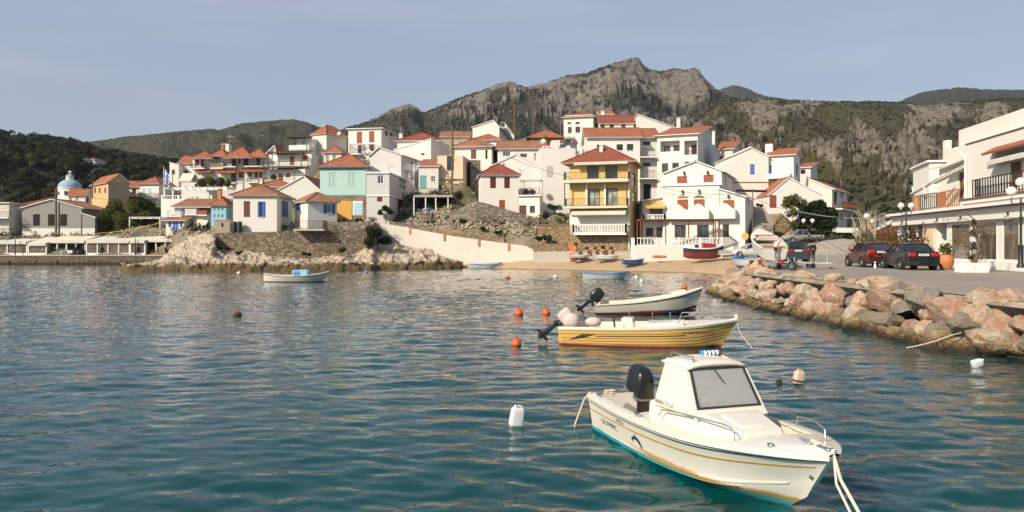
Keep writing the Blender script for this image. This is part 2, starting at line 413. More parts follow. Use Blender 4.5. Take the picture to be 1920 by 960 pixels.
M_byel = boulderm('ochre_ledge_rock', (.24, .15, .055), (.36, .26, .12), (.42, .36, .26))
M_bolive = boulderm('brown_rock', (.16, .125, .075), (.22, .18, .11), (.30, .24, .15))

M_bank2 = plain('crumbled_verge', (.24, .195, .145), .95, var=.5, scale=1.5, bump=.8)
M_bank = plain('cavity_shade_rubble', (.05, .038, .026), .95, var=.5, scale=2.5, bump=.8)  # near-black colour paints in the shade of the cavity under the road edge
# ---------------------------------------------------------------- water
def waterm():
    n = N('sea_water'); geo = n.t.nodes.new('ShaderNodeNewGeometry'); P = geo.outputs['Position']
    def mp(sc, rz=0.0):
        m = n.t.nodes.new('ShaderNodeMapping'); m.inputs['Scale'].default_value = sc; m.inputs['Rotation'].default_value = (0, 0, rz)
        n.t.links.new(P, m.inputs[0]); return m.outputs[0]
    a = n.noise(1.0, 2, .45, mp((.95, 1.75, 1), radians(-8)), .9)         # wavelets a little under a metre long
    b = n.noise(1.0, 3, .55, mp((2.8, 4.6, 1), radians(14)), .6)
    brz = n.ramp(n.math('DIVIDE', n.n('SeparateXYZ', Vector=P).outputs[1], 60.0), [(.12, .09), (.7, 1.0)])
    c = n.noise(1.0, 1, .4, mp((.26, .50, 1), radians(6)), .3)
    calm = n.ramp(n.noise(1.0, 2, .5, mp((.03, .05, 1))), [(.38, .6), (.62, 1.0)])
    h = n.math('MULTIPLY', n.math('MULTIPLY', b, brz), B_A)
    nm = n.bump(h, 1.0, 1.0)
    fr = n.math('MULTIPLY', n.math('POWER', n.n('Fresnel', IOR=1.36, Normal=nm), 1.5), 2.0, True)
    gl = n.n('BsdfGlossy', Color=(1, 1, 1), Roughness=.012, Normal=nm)
    tr = n.n('BsdfTransparent', Color=(.30, .62, .62))
    di = n.n('BsdfDiffuse', Color=(.003, .088, .094))
    body = n.n('MixShader', i0=.45); n.t.links.new(tr.outputs[0], body.inputs[1]); n.t.links.new(di.outputs[0], body.inputs[2])
    ms = n.n('MixShader', i0=fr); n.t.links.new(body.outputs[0], ms.inputs[1]); n.t.links.new(gl.outputs[0], ms.inputs[2])
    n.t.links.new(ms.outputs[0], n.out.inputs[0])
    return n.m
W_A, W_B, W_C = .086, .021, .038
B_A = .048
M_water = waterm()
def bedm():
    n = N('seabed_sand'); v = n.pos(); a = n.noise(.22, 5, .6, v, .8); col = n.ramp(a, [(.38, (.015, .15, .13)), (.62, (.06, .42, .36))]); n.bsdf(col, 1.0); return n.m
M_bed = bedm()
nc_, nr_ = 1080, 720
_px = np.concatenate([np.linspace(-1600, -60, 140), np.linspace(-52, 1980, 800), np.linspace(1990, 3000, 140)])[:, None]; _d = np.exp(np.linspace(math.log(3.2), math.log(150.0), nr_))[None, :]
_X = (_px-CX)/F*_d; _Y = _d+0*_X
def wave(x, y):
    r1, r2 = radians(-8), radians(14); c1, s1, c2, s2 = cos(r1), sin(r1), cos(r2), sin(r2)
    x1, y1 = x*c1-y*s1, x*s1+y*c1; x2, y2 = x*c2-y*s2, x*s2+y*c2
    lull = .55+.45*sstep(-.25, .25, fbm(x*.035, y*.06, 4, o=2)+.1)
    near = .75+.25*sstep(14, 40, y)
    h = W_C*fbm(x1*.24, y1*.46, 0, o=2)+W_A*near*fbm(x1*.80+.6*pn(x*.4, y*.4), y1*1.55, 1, o=2, g=.42)+W_B*pn(x2*2.1, y2*3.6, 2)*(1-sstep(16, 45, y))+.5*W_A*pn(x2*.5, y2*.95, 7)*near
    return h*lull
_Z = wave(_X, _Y)
sea = np_mesh('water', np.stack([_X, _Y, _Z], -1).reshape(-1, 3), grid_faces(nc_, nr_), M_water); sea['kind'] = 'structure'
bed = MB().quad((-900, -80, -5), (900, -80, -5), (900, 420, -5), (-900, 420, -5)).build('seabed', M_bed, fix=False); bed['kind'] = 'structure'

# ---------------------------------------------------------------- mountains and hills
def hillmat(name, green1, green2, rock1, rock2, brown, vs=1.0):
    n = N(name); v = n.pos(); at = n.n('Attribute', _attribute_name='rock').outputs['Fac']
    a = n.noise(.012*vs, 8, .7, v); b = n.noise(.09*vs, 6, .75, n.pos((1, 1, 1.8))); c = n.noise(.35*vs, 4, .7, v)
    g = n.mix(n.ramp(a, [(.38, 0.0), (.62, 1.0)]), green1, green2)
    g = n.mix(n.ramp(b, [(.45, 0.0), (.65, .75)]), g, brown); g = n.mix(n.ramp(c, [(.45, 0.0), (.6, .7)]), g, tuple(q*.45 for q in green1))
    r = n.mix(n.ramp(b, [(.35, 0.0), (.7, 1.0)]), rock1, rock2); r = n.mix(n.ramp(c, [(.52, 0.0), (.66, .7)]), r, tuple(q*.35 for q in rock1))
    m = n.math('ADD', n.math('MULTIPLY', at, .85), n.math('MULTIPLY', n.math('SUBTRACT', b.outputs[0], .5), 1.6)); m = n.math('ADD', m, n.math('MULTIPLY', n.math('SUBTRACT', c.outputs[0], .5), 1.5))
    geo = n.t.nodes.new('ShaderNodeNewGeometry')
    col = n.mix(n.ramp(m, [(.46, 0.0), (.56, 1.0)]), g, r)
    n.bsdf(col, .95, 0, n.bump(n.mix(.6, b, c), 1.0, 6.0/vs)); return n.m
M_hA = hillmat('mountain_rock', (.038, .042, .024), (.068, .062, .034), (.12, .102, .082), (.30, .26, .21), (.085, .062, .036), .6)
M_hD = hillmat('maquis_slope', (.045, .048, .018), (.085, .07, .025), (.13, .108, .082), (.31, .26, .20), (.08, .058, .026), 1.2)
M_hB = hillmat('far_hill_scrub', (.045, .052, .028), (.065, .065, .03), (.13, .12, .09), (.2, .18, .14), (.08, .07, .035), .8)
M_hE = hillmat('wooded_far_hill', (.030, .038, .026), (.045, .05, .03), (.12, .11, .09), (.2, .18, .14), (.05, .05, .03), .8)
M_hC = hillmat('forest_floor', (.020, .024, .012), (.035, .038, .016), (.12, .10, .07), (.2, .17, .12), (.05, .045, .02), 1.0)

def hill(name, mat, ridge, px0, px1, d_foot, d_ridge, base, nx, nt_, disp, rockf, fpow=1.15, rockh=0.0, seed=0.0, back=1.25, sil=1.0, freq=1.0):
    px = np.linspace(px0, px1, nx)[:, None]; t = np.linspace(0, back, nt_)[None, :]
    d = d_foot+(d_ridge-d_foot)*t; zr = CH+(HY-interp(ridge, px))/F*d_ridge
    zr = zr+sil*fbm(px/14+seed, seed*1.7, o=4)*d_ridge*.0035
    tt = np.minimum(t, 1.0)
    X = (px-CX)/F*d; Y = d+0*px
    rpy = HY-(zr-CH)/d_ridge*F; fpy = HY-(base-CH)/d_foot*F; gg = (1-(1-tt)**fpow)*.5+.5*tt
    z = CH+(HY-(fpy+(rpy-fpy)*gg))/F*Y; z = z-np.maximum(t-1, 0)*(d_ridge-d_foot)*.45
    S = disp; k = freq/(d_ridge*.13)
    env = (tt*(1-tt)*4)**.7*np.clip((zr-base)/S/3, 0, 1)
    big = ridged(X*k+seed, Y*k*.7, 0, 4, .5); z = z+env*S*(big-.35)
    rk = rockf(px, t, X, Y, z) if rockf else 0*z
    if rockh:
        f1 = 10.0; rr = ridged(X*k*f1+seed, Y*k*f1*.55, z*k*f1, 5, .58); med = fbm(X*k*4+seed, Y*k*2.5, z*k*4, o=3); edge = 1-sstep(.82, .98, tt)
        rg = sstep(.42, .72, rk+1.05*(rr-.42)+.5*med); rk = rg
        z = z+rg*rockh*(.25+.75*rr)*(.25+.75*edge)*sstep(0, .05, tt); X = X+rg*rockh*.30*pn(X*k*14, Y*k*14, z*k*14)*edge
    lim = CH+(HY-(interp(ridge, px)+(1-tt)*45))/F*Y
    z = np.where(t <= 1, np.minimum(z, np.maximum(lim, base+2)), z)
    z = z+disp*.07*fbm(X*k*12, Y*k*12, 3.3, o=3)*(1-sstep(.93, 1, tt))
    V = np.stack([X, Y, z], -1).reshape(-1, 3)
    o = np_mesh(name, V, grid_faces(nx, nt_), mat, True, attrs={'rock': rk}); o['kind'] = 'structure'
    return o, np.stack([X, Y, z], -1), rk

ridgeA = [(560,262),(600,250),(640,243),(690,228),(720,214),(735,205),(752,200),(765,196),(780,202),(790,209),(797,211),(840,193),(865,182),(900,172),(930,160),(950,154),(965,157),(985,165),(1010,160),(1040,150),(1060,143),(1100,138),(1130,126),(1160,116),(1190,109),(1199,112),(1205,122),(1218,131),(1235,134),(1255,131),(1270,128),(1285,131),(1300,128),(1312,134),(1322,150),(1335,162),(1350,174),(1420,200),(1520,235)]
def spot(px, py, cx, cy, rx, ry): return np.exp(-(((px-cx)/rx)**2+((py-cy)/ry)**2))
def rockA(px, t, X, Y, z):
    py = HY-(z-CH)/Y*F
    m = .20+.75*fbm(X/120, Y/200, z/90, o=4)
    for c in [(765,205,35,14,.5),(950,165,60,12,.4),(880,215,60,28,.3),(1190,118,50,14,.6),(1110,185,60,40,.45),(1060,215,50,30,.3),(1300,150,28,30,.6),(1260,185,60,30,.4),(1010,160,90,10,.2),(1200,165,60,20,.35),(1150,225,50,30,.3)]:
        m = m+c[4]*spot(px, py, *c[:4])
    for c in [(1180,205,60,22,.7),(880,268,200,22,.6),(990,190,30,25,.4),(700,262,150,25,.5)]: m = m-c[4]*spot(px, py, *c[:4])
    return np.clip(m, 0, 1)
hA, GA, RA = hill('rocky_mountain', M_hA, ridgeA, 540, 1540, 520, 1500, 12, 620, 240, 85, rockA, 1.15, 22, 3.1, sil=.35)
ridgeF = [(1280,200),(1345,168),(1375,159),(1395,162),(1410,169),(1440,180),(1500,189),(1560,198),(1640,215)]
hF, _, _ = hill('far_hill', M_hE, ridgeF, 1270, 1650, 1500, 2300, 60, 120, 40, 40, None, 1.2, 0, 9.0)
ridgeE = [(1600,215),(1650,197),(1690,189),(1705,180),(1730,172),(1765,167),(1800,163),(1850,167),(1920,168),(2100,172),(2400,180)]
hE, _, _ = hill('wooded_ridge', M_hE, ridgeE, 1580, 2400, 900, 1500, 60, 260, 60, 40, None, 1.2, 0, 5.0, sil=1.2)
ridgeD = [(1150,345),(1230,300),(1270,262),(1310,222),(1345,190),(1370,184),(1440,186),(1500,188),(1560,189),(1630,190),(1690,191),(1740,199),(1790,192),(1850,187),(1920,184),(2100,180),(2500,190)]
def rockD(px, t, X, Y, z):
    py = HY-(z-CH)/Y*F
    m = .03+.8*fbm(X/45+7, Y/70, z/35, o=4)
    for c in [(1440,215,38,34,.62),(1515,205,26,24,.5),(1420,238,40,22,.3),(1325,250,50,30,.35),(1760,215,45,26,1.0),(1735,265,32,45,.75),(1700,290,30,40,.5),(1615,250,22,22,.45),(1640,290,32,32,.6),(1560,305,40,35,.5),(1590,330,40,30,.45),(1860,222,26,20,.7),(1500,290,30,25,.35),(1675,330,35,25,.4),(1745,330,30,30,.4),(1900,250,30,20,.3)]:
        m = m+c[4]*spot(px, py, *c[:4])
    for c in [(1650,215,60,16,.4),(1580,355,120,30,.6),(1660,240,30,14,.3),(1500,250,40,20,.3)]: m = m-c[4]*spot(px, py, *c[:4])
    return np.clip(m, 0, 1)
hD, GD, RD = hill('cliff_slope', M_hD, ridgeD, 1140, 2500, 175, 820, 3, 640, 260, 40, rockD, 1.15, 9, 1.7, sil=.9)
ridgeB = [(60,290),(150,268),(200,262),(235,256),(300,250),(400,241),(408,244),(420,242),(450,232),(500,226),(550,223),(575,229),(610,243),(660,262),(760,300),(900,330)]
def rockB(px, t, X, Y, z): return np.clip(.05+.3*fbm(X/100, Y/160, 0, o=4), 0, 1)
hB, GB, RB = hill('green_hill', M_hB, ridgeB, 40, 900, 520, 1250, 12, 420, 120, 60, rockB, 1.25, 0, 2.2, sil=.5)
ridgeC = [(-500,215),(-200,235),(0,256),(40,259),(75,264),(130,271),(180,284),(230,294),(280,302),(330,308),(420,322),(520,335),(640,352),(760,366)]
hC, GC, RC = hill('forest_hill', M_hC, ridgeC, -500, 760, 178, 440, 4, 300, 110, 22, None, 1.25, 0, 6.1)

# flat land that carries the mountains out to the horizon
def flat(name, pts, z, mat):
    o = MB().add([(x, y, z) for x, y in pts], [tuple(range(len(pts)))]).build(name, mat, fix=False); o['kind'] = 'structure'; return o
flat('ground', [(-6000, 300), (6000, 300), (6000, 9000), (-6000, 9000)], 1.2, M_hC)

# ---------------------------------------------------------------- vegetation helpers
def leaf_cloud(centers, radii, n, size, rs, flat_=.75, keep=.35):
    "n leaf-sized quads spread through the volume of lumps"
    centers = np.asarray(centers, float); radii = np.asarray(radii, float)
    p = radii**2; idx = rs.choice(len(centers), n, p=p/p.sum()); u = rs.randn(n, 3); u /= np.linalg.norm(u, axis=1)[:, None]
    r = radii[idx]*(keep+(1-keep)*rs.rand(n)**.6); C = centers[idx]+u*r[:, None]*np.array([1, 1, flat_])
    a = rs.randn(n, 3)+u*.8; a /= np.linalg.norm(a, axis=1)[:, None]; b = np.cross(a, rs.randn(n, 3)); b /= np.linalg.norm(b, axis=1)[:, None]; c = np.cross(a, b)
    s = (size*(.55+.9*rs.rand(n)))[:, None]
    V = np.stack([C-b*s, C-c*s*.55, C+b*s, C+c*s*.55], 1).reshape(-1, 3); return V
def quads(n): return np.arange(n*4).reshape(-1, 4)
_ib = bmesh.new(); bmesh.ops.create_icosphere(_ib, subdivisions=1, radius=1); _iv = np.array([v.co[:] for v in _ib.verts]); _if = np.array([[v.index for v in f.verts] for f in _ib.faces]); _ib.free()
def scatter_blobs(pts, sizes, rs, squash=.8, rough=.35):
    n = len(pts); nv = len(_iv); d = 1+rough*(rs.rand(n, nv, 1)-.5)*2
    a = rs.rand(n)*6.28; c, s = np.cos(a), np.sin(a)
    B = np.broadcast_to(_iv, (n, nv, 3))*d; X = B[..., 0]*c[:, None]-B[..., 1]*s[:, None]; Y = B[..., 0]*s[:, None]+B[..., 1]*c[:, None]
    V = np.stack([X, Y, B[..., 2]*squash], -1)*sizes[:, None, None]+pts[:, None, :]
    Fc = (_if[None]+(np.arange(n)*nv)[:, None, None]).reshape(-1, 3); return V.reshape(-1, 3), Fc
def sample_hill(G, R, n, rs, cond=None, tmax=.8):
    nx, nt_ = G.shape[:2]; i = rs.rand(n)*(nx-1.01); j = rs.rand(n)**.7*(nt_-1.01)*tmax; i0 = i.astype(int); j0 = j.astype(int); fi = (i-i0)[:, None]; fj = (j-j0)[:, None]
    P = G[i0, j0]*(1-fi)*(1-fj)+G[i0+1, j0]*fi*(1-fj)+G[i0, j0+1]*(1-fi)*fj+G[i0+1, j0+1]*fi*fj
    r = R[i0, j0]; k = np.ones(n, bool) if cond is None else cond(P, r); return P[k]
def hill_patch(name, G, R, n, size, mat, seed, cond=None, leafs=0, ls=.5, tmax=.8):
    rs = np.random.RandomState(seed); P = sample_hill(G, R, n, rs, cond, tmax); s = size*(.5+rs.rand(len(P))); P = P+np.array([0, 0, 1])*(s*.35)[:, None]
    V, Fc = scatter_blobs(P, s, rs)
    o = np_mesh(name, V, Fc, mat, True)
    return P, s, o
rsV = np.random.RandomState(5)
# forest on the near left hill: rounded crowns made of a lumpy core and leaf clumps
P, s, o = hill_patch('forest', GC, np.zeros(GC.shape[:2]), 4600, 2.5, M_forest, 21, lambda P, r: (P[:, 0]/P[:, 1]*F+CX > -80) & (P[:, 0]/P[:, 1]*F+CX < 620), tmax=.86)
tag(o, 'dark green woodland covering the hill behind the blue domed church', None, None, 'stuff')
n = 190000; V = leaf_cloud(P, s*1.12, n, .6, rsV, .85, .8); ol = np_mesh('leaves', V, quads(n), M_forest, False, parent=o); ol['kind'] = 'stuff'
# maquis bushes on the slopes
inview = lambda P: (P[:, 0]/P[:, 1]*F+CX < 1990)
_, _, o = hill_patch('maquis', GD, RD, 30000, .75, M_forest, 22, lambda P, r: (r < .45) & inview(P), tmax=.82)
tag(o, 'dark scrub dotted over the rocky slope on the right', None, None, 'stuff')
_, _, o = hill_patch('scrub', GA, RA, 22000, 1.5, M_forest, 23, lambda P, r: (r < .5), tmax=.8)
tag(o, 'dark scrub between the crags of the high mountain', None, None, 'stuff')
_, _, o = hill_patch('bushes', GB, RB, 12000, .75, M_forest, 24, lambda P, r: r < 2, tmax=.8)
tag(o, 'low bushes speckling the smooth green hill', None, None, 'stuff')
# ---------------------------------------------------------------- house builder
ANCH = []      # points the village ground has to pass through
class House:
    """rectangular body: A = front left corner (photo px, distance), front runs to px xr, heading yaw (radians, + turns the front's right end away);
    side = px where the visible side ends (right side when > xr, left side when < A px)."""
    def __init__(s, name, label, cat, ax, d, xr, yb, yt, yaw=0.0, side=None, depth=None, wall=None, group=None, anchor=True, sink=3.0, root=None, dr=None):
        s.A = Vector((Xp(ax, d), d, 0)); s.zb = Zp(yb, d); s.zt = Zp(yt, d); s.wall = wall or M_white
        k = (xr-CX)/F
        if dr is not None: yaw = atan2(dr-d, Xp(xr, dr)-s.A.x)
        s.u = Vector((cos(yaw), sin(yaw), 0)); s.n = Vector((sin(yaw), -cos(yaw), 0)); s.b = -s.n
        s.w = (k*s.A.y-s.A.x)/(s.u.x-k*s.u.y); s.d = d
        s.B = s.A+s.u*s.w
        if side is not None and depth is None:
            k2 = (side-CX)/F; P = s.B if side > xr else s.A
            depth = (k2*P.y-P.x)/(s.b.x-k2*s.b.y)
            if not (1 < depth < 30): print('HOUSE depth odd', name, label, depth); depth = 8
        s.L = depth or 7.0
        if root is None: s.root = empty(name, (s.A.x, s.A.y, s.zb), label, cat, group)
        else: s.root = root
        s.op = {'f': [], 'r': [], 'l': []}; s.h = s.zt-s.zb; s.sink = sink
        if anchor:
            for a in (0, .5, 1):
                for b in (0, 1): ANCH.append(tuple(s.A+s.u*s.w*a+s.b*s.L*b)[:2]+(s.zb,))
    # local frames of the faces: origin, right direction (as seen), outward normal, width
    def fr(s, f):
        if f == 'f': return s.A, s.u, s.n, s.w
        if f == 'r': return s.B, s.b, s.u, s.L
        return s.A+s.b*s.L, -s.b, -s.u, s.L
    def hit(s, f, px, py):
        "photo pixel -> (along, z) on a face plane"
        O, r, n, w_ = s.fr(f); k = (px-CX)/F
        den = r.x-k*r.y; a = (k*O.y-O.x)/den; P = O+r*a; return a, CH+(HY-py)/F*P.y
    def pt(s, f, a, z, out=0.0):
        O, r, n, w_ = s.fr(f); P = O+r*a+n*out; return Vector((P.x, P.y, z))
    def rect(s, f, x0, y0, x1, y1):
        a0, za = s.hit(f, x0, y0); a1, zb = s.hit(f, x1, y1); _, zc = s.hit(f, (x0+x1)/2, y0); _, ze = s.hit(f, (x0+x1)/2, y1)
        w_ = s.fr(f)[3]; lo, hi = sorted((a0, a1)); return max(.06, lo), min(w_-.06, hi), min(zc, ze), max(zc, ze)
    def opening(s, f, r, depth=.16, back=False): s.op[f].append((r, depth, back))
    def win(s, f, x0, y0, x1, y1, frame=None, glass=None, kind='window', bars=(1, 1), depth=.16, shutter=None, label=None, sw=None):
        "a window or door: hole in the wall, frame round it and pane"
        a0, a1, z0, z1 = r = s.rect(f, x0, y0, x1, y1)
        if a1-a0 < .15 or z1-z0 < .15: return None
        frame = frame or M_brown; glass = glass or M_glass; s.opening(f, r, depth)
        m = MB(); t = min(.09, (a1-a0)*.14); o = -depth+.015
        def B(p, q, zz0, zz1, o0, o1, mb=m, mi=0):
            P = [s.pt(f, p, zz0, o0), s.pt(f, q, zz0, o0), s.pt(f, q, zz1, o0), s.pt(f, p, zz1, o0)]
            mb.prism(P, s.fr(f)[2]*(o1-o0), mi)
        e = .004
        B(a0+e, a0+t, z0+e, z1-e, o, o+.07); B(a1-t, a1-e, z0+e, z1-e, o, o+.07); B(a0+t, a1-t, z1-t, z1-e, o, o+.07); B(a0+t, a1-t, z0+e, z0+t, o, o+.07)
        for k in range(1, bars[0]+1):
            c = a0+(a1-a0)*k/(bars[0]+1); B(c-t*.35, c+t*.35, z0+t, z1-t, o, o+.06)
        for k in range(1, bars[1]+1):
            c = z0+(z1-z0)*k/(bars[1]+1); B(a0+t, a1-t, c-t*.3, c+t*.3, o, o+.055)
        fo = m.build(kind, frame, s.root, label=label)
        g = MB(); B(a0+t*.6, a1-t*.6, z0+t*.6, z1-t*.6, o+.012, o+.03, g); g.build('pane' if kind != 'door' else 'door_panel', glass, fo)
        if kind == 'window' and y1-y0 > 8:
            sl = MB(); B(a0-.06, a1+.06, z0-.09, z0-.006, -.02, .07, sl); sl.build('sill', M_wpaint, fo)
        if shutter is not None:
            for sd_ in (-1, 1):
                h = MB(); sw_ = sw or (a1-a0)*.5
                p = (a0-sw_-.02, a0-.02) if sd_ < 0 else (a1+.02, a1+sw_+.02); B(p[0], p[1], z0, z1, .01, .05, h)
                for q in range(4): B(p[0]+.05, p[1]-.05, z0+(z1-z0)*(q+.15)/4, z0+(z1-z0)*(q+.85)/4, .05, .065, h)
                h.build('shutter', shutter, s.root)
        return fo
    def shut(s, f, x0, y0, x1, y1, mat=None, kind='shutter', label=None, depth=.12, leaves=2, lid=None):
        "closed shutters or a plank door filling an opening"
        a0, a1, z0, z1 = r = s.rect(f, x0, y0, x1, y1)
        if a1-a0 < .15: return None
        s.opening(f, r, depth); m = MB(); nrm = s.fr(f)[2]
        def B(p, q, zz0, zz1, o0, o1, mi=0): m.prism([s.pt(f, p, zz0, o0), s.pt(f, q, zz0, o0), s.pt(f, q, zz1, o0), s.pt(f, p, zz1, o0)], nrm*(o1-o0), mi)
        for k in range(leaves):
            p = a0+.01+(a1-a0-.02)*k/leaves; q = a0+.01+(a1-a0-.02)*(k+1)/leaves-.015; o = -depth+.02
            B(p, q, z0+.01, z1-.01, o, o+.04); t = min(.1, (q-p)*.16)
            B(p, p+t, z0+.01, z1-.01, o+.04, o+.08); B(q-t, q, z0+.01, z1-.01, o+.04, o+.08)
            for zc in (z0+.01, (z0+z1)/2-t/2, z1-.01-t): B(p+t, q-t, zc, zc+t, o+.04, o+.078)
            nz_ = 9
            for j in range(nz_):
                zc = z0+.1+(z1-z0-.2)*(j+.5)/nz_; B(p+t, q-t, zc-.02, zc+.02, o+.04, o+.06)
        return m.build(kind, mat or M_brown, s.root, label=label)
    def loggia(s, f, x0, y0, x1, y1, depth=1.4):
        r = s.rect(f, x0, y0, x1, y1); s.opening(f, r, depth, True); return r
    def inner(s, f, x0, y0, x1, y1, depth, mat=None, frame=None, bars=(1, 0), kind='door'):
        "door or window standing on the back wall of a loggia; pixels are read on the outer wall plane"
        a0, a1, z0, z1 = s.rect(f, x0, y0, x1, y1); nrm = s.fr(f)[2]; m = MB(); o = -depth+.01
        def B(p, q, zz0, zz1, o0, o1, mb, mi=0): mb.prism([s.pt(f, p, zz0, o0), s.pt(f, q, zz0, o0), s.pt(f, q, zz1, o0), s.pt(f, p, zz1, o0)], nrm*(o1-o0), mi)
        t = .07
        B(a0, a0+t, z0, z1, o, o+.08, m); B(a1-t, a1, z0, z1, o, o+.08, m); B(a0+t, a1-t, z1-t, z1, o, o+.08, m)
        for k in range(1, bars[0]+1):
            c = a0+(a1-a0)*k/(bars[0]+1); B(c-t*.4, c+t*.4, z0, z1-t, o, o+.07, m)
        for k in range(1, bars[1]+1):
            c = z0+(z1-z0)*k/(bars[1]+1); B(a0+t, a1-t, c-t*.3, c+t*.3, o, o+.065, m)
        fo = m.build(kind, frame or M_brown, s.root); g = MB(); B(a0+t*.5, a1-t*.5, z0+.02, z1-t*.5, o, o+.04, g); g.build('pane', mat or M_glass, fo)
    def box(s, name, f, x0, y0, x1, y1, out, mat, inn=.02, label=None, bevel=0, parent=None):
        "box standing out of a face; pixels on face plane"
        a0, za = s.hit(f, x0, y0); a1, zb = s.hit(f, x1, y1); a0, a1 = sorted((a0, a1)); z0, z1 = sorted((za, zb))
        return s.boxm(name, f, a0, a1, z0, z1, -inn, out, mat, label, parent)
    def boxm(s, name, f, a0, a1, z0, z1, o0, o1, mat, label=None, parent=None):
        m = MB(); m.prism([s.pt(f, a0, z0, o0), s.pt(f, a1, z0, o0), s.pt(f, a1, z1, o0), s.pt(f, a0, z1, o0)], s.fr(f)[2]*(o1-o0))
        return m.build(name, mat, parent or s.root, label=label)
    def balcony(s, f, x0, x1, yfloor, yrail, out=1.2, style='bars', mat=None, slab=None, thick=.18, sides=True, label=None, z_from=None, gap=None):
        "slab with a railing: pixels of floor edge and rail top on the face plane"
        a0, z = s.hit(f, x0, yfloor); a1, z = s.hit(f, x1, yfloor); _, zf = s.hit(f, (x0+x1)/2, yfloor); _, zr = s.hit(f, (x0+x1)/2, yrail); a0, a1 = sorted((a0, a1))
        P = lambda a, o, zz: s.pt(f, a, zz, o)
        m = MB(); m.prism([P(a0, -.02, zf-thick), P(a1, -.02, zf-thick), P(a1, -.02, zf), P(a0, -.02, zf)], s.fr(f)[2]*(out+.02)); sl = m.build('balcony', slab or M_wpaint, s.root, label=label)
        path = [P(a0+.04, 0, 0), P(a0+.04, out-.05, 0), P(a1-.04, out-.05, 0), P(a1-.04, 0, 0)] if sides else [P(a0+.04, out-.05, 0), P(a1-.04, out-.05, 0)]
        railing([Vector((p.x, p.y, zf)) for p in path], zr-zf, style, mat or M_black, sl, gap)
        return sl
    def rail(s, f, x0, x1, yfloor, yrail, out=0.0, style='bars', mat=None, gap=None):
        _, zf = s.hit(f, (x0+x1)/2, yfloor); _, zr = s.hit(f, (x0+x1)/2, yrail); a0, _ = s.hit(f, x0, yfloor); a1, _ = s.hit(f, x1, yfloor)
        return railing([s.pt(f, a0, zf, out), s.pt(f, a1, zf, out)], zr-zf, style, mat or M_black, s.root, gap)
    def awning(s, f, x0, x1, ytop, ybot, out, mat, valance=.22, label=None, name='awning'):
        a0, zt = s.hit(f, x0, ytop); a1, _ = s.hit(f, x1, ytop); _, zb = s.hit(f, (x0+x1)/2, ybot); a0, a1 = sorted((a0, a1)); P = lambda a, o, zz: s.pt(f, a, zz, o)
        m = MB(); m.prism([P(a0, .01, zt-.05), P(a0, .01, zt), P(a0, out, zb+.04), P(a0, out, zb-.01)], s.u*0+(P(a1, 0, 0)-P(a0, 0, 0)))
        n = max(2, int((a1-a0)/.3))
        for k in range(n):
            q0 = a0+(a1-a0)*k/n; q1 = a0+(a1-a0)*(k+1)/n; m.prism([P(q0, out, zb), P(q1-.01, out, zb), P(q1-.04, out, zb-valance), P(q0+.04, out, zb-valance)], s.fr(f)[2]*.02)
        return m.build(name, mat, s.root, label=label)
    def chimney(s, px, ybase, ytop, wpx, back, mat=None, cap=None, label=None):
        "on the roof, back metres behind the front plane"
        O = s.A+s.b*back; k = (px-CX)/F; a = (k*O.y-O.x)/(s.u.x-k*s.u.y); c = O+s.u*a; z0 = CH+(HY-ybase)/F*c.y-.6; z1 = CH+(HY-ytop)/F*c.y; w_ = wpx/F*c.y/2
        m = MB(); M = Matrix.Translation((c.x, c.y, 0)) @ Matrix.Rotation(atan2(s.u.y, s.u.x), 4, 'Z')
        m.box((-w_, -w_, z0), (w_, w_, z1-.25), 0, M); ch = m.build('chimney', mat or M_white, s.root, label=label)
        m = MB(); m.box((-w_-.06, -w_-.06, z1-.25), (w_+.06, w_+.06, z1-.16), 0, M); m.box((-w_*.8, -w_*.8, z1-.16), (w_*.8, w_*.8, z1-.07), 0, M); m.box((-w_-.04, -w_-.04, z1-.07), (w_+.04, w_+.04, z1), 0, M)
        m.build('chimney_cap', cap or mat or M_white, ch); return ch
    def walls(s, gable=None, apex=None, apos=.5, fronty=None):
        """body mesh. gable: 'f' apex over the front (ridge runs back), 's' gables on the sides, 'flat', 'hip', 'shedf' (high at back) ; apex z in metres"""
        m = MB(); zb = s.zb-s.sink; zt = s.zt
        s.gable = gable; s.apex = apex; s.apos = apos
        for f in ('f', 'r', 'l'):
            O, r, n, w_ = s.fr(f); ops = s.op[f]
            us = sorted(set([0, w_]+[v for (q, _, _) in ops for v in q[:2]])); zs = sorted(set([zb, zt]+[v for (q, _, _) in ops for v in q[2:]]))
            us = [v for v in us if 0 <= v <= w_]; zs = [v for v in zs if zb <= v <= zt]
            for i in range(len(us)-1):
                for j in range(len(zs)-1):
                    cu = (us[i]+us[i+1])/2; cz = (zs[j]+zs[j+1])/2
                    if us[i+1]-us[i] < 1e-4 or zs[j+1]-zs[j] < 1e-4 or any(q[0] < cu < q[1] and q[2] < cz < q[3] for (q, _, _) in ops): continue
                    m.quad(s.pt(f, us[i], zs[j]), s.pt(f, us[i+1], zs[j]), s.pt(f, us[i+1], zs[j+1]), s.pt(f, us[i], zs[j+1]))
            for (q, dp, back) in ops:
                a0, a1, z0, z1 = q; z1 = min(z1, zt); c = [(a0, z0), (a1, z0), (a1, z1), (a0, z1)]
                for k in range(4):
                    p, g = c[k], c[(k+1) % 4]; m.quad(s.pt(f, *p), s.pt(f, *g), s.pt(f, *g, -dp), s.pt(f, *p, -dp))
                m.quad(*[s.pt(f, *p, -dp) for p in c])
        bk0 = s.A+s.b*s.L; bk1 = s.B+s.b*s.L; V3 = lambda p, z: Vector((p.x, p.y, z))
        m.quad(V3(bk0, zb), V3(bk1, zb), V3(bk1, zt), V3(bk0, zt))
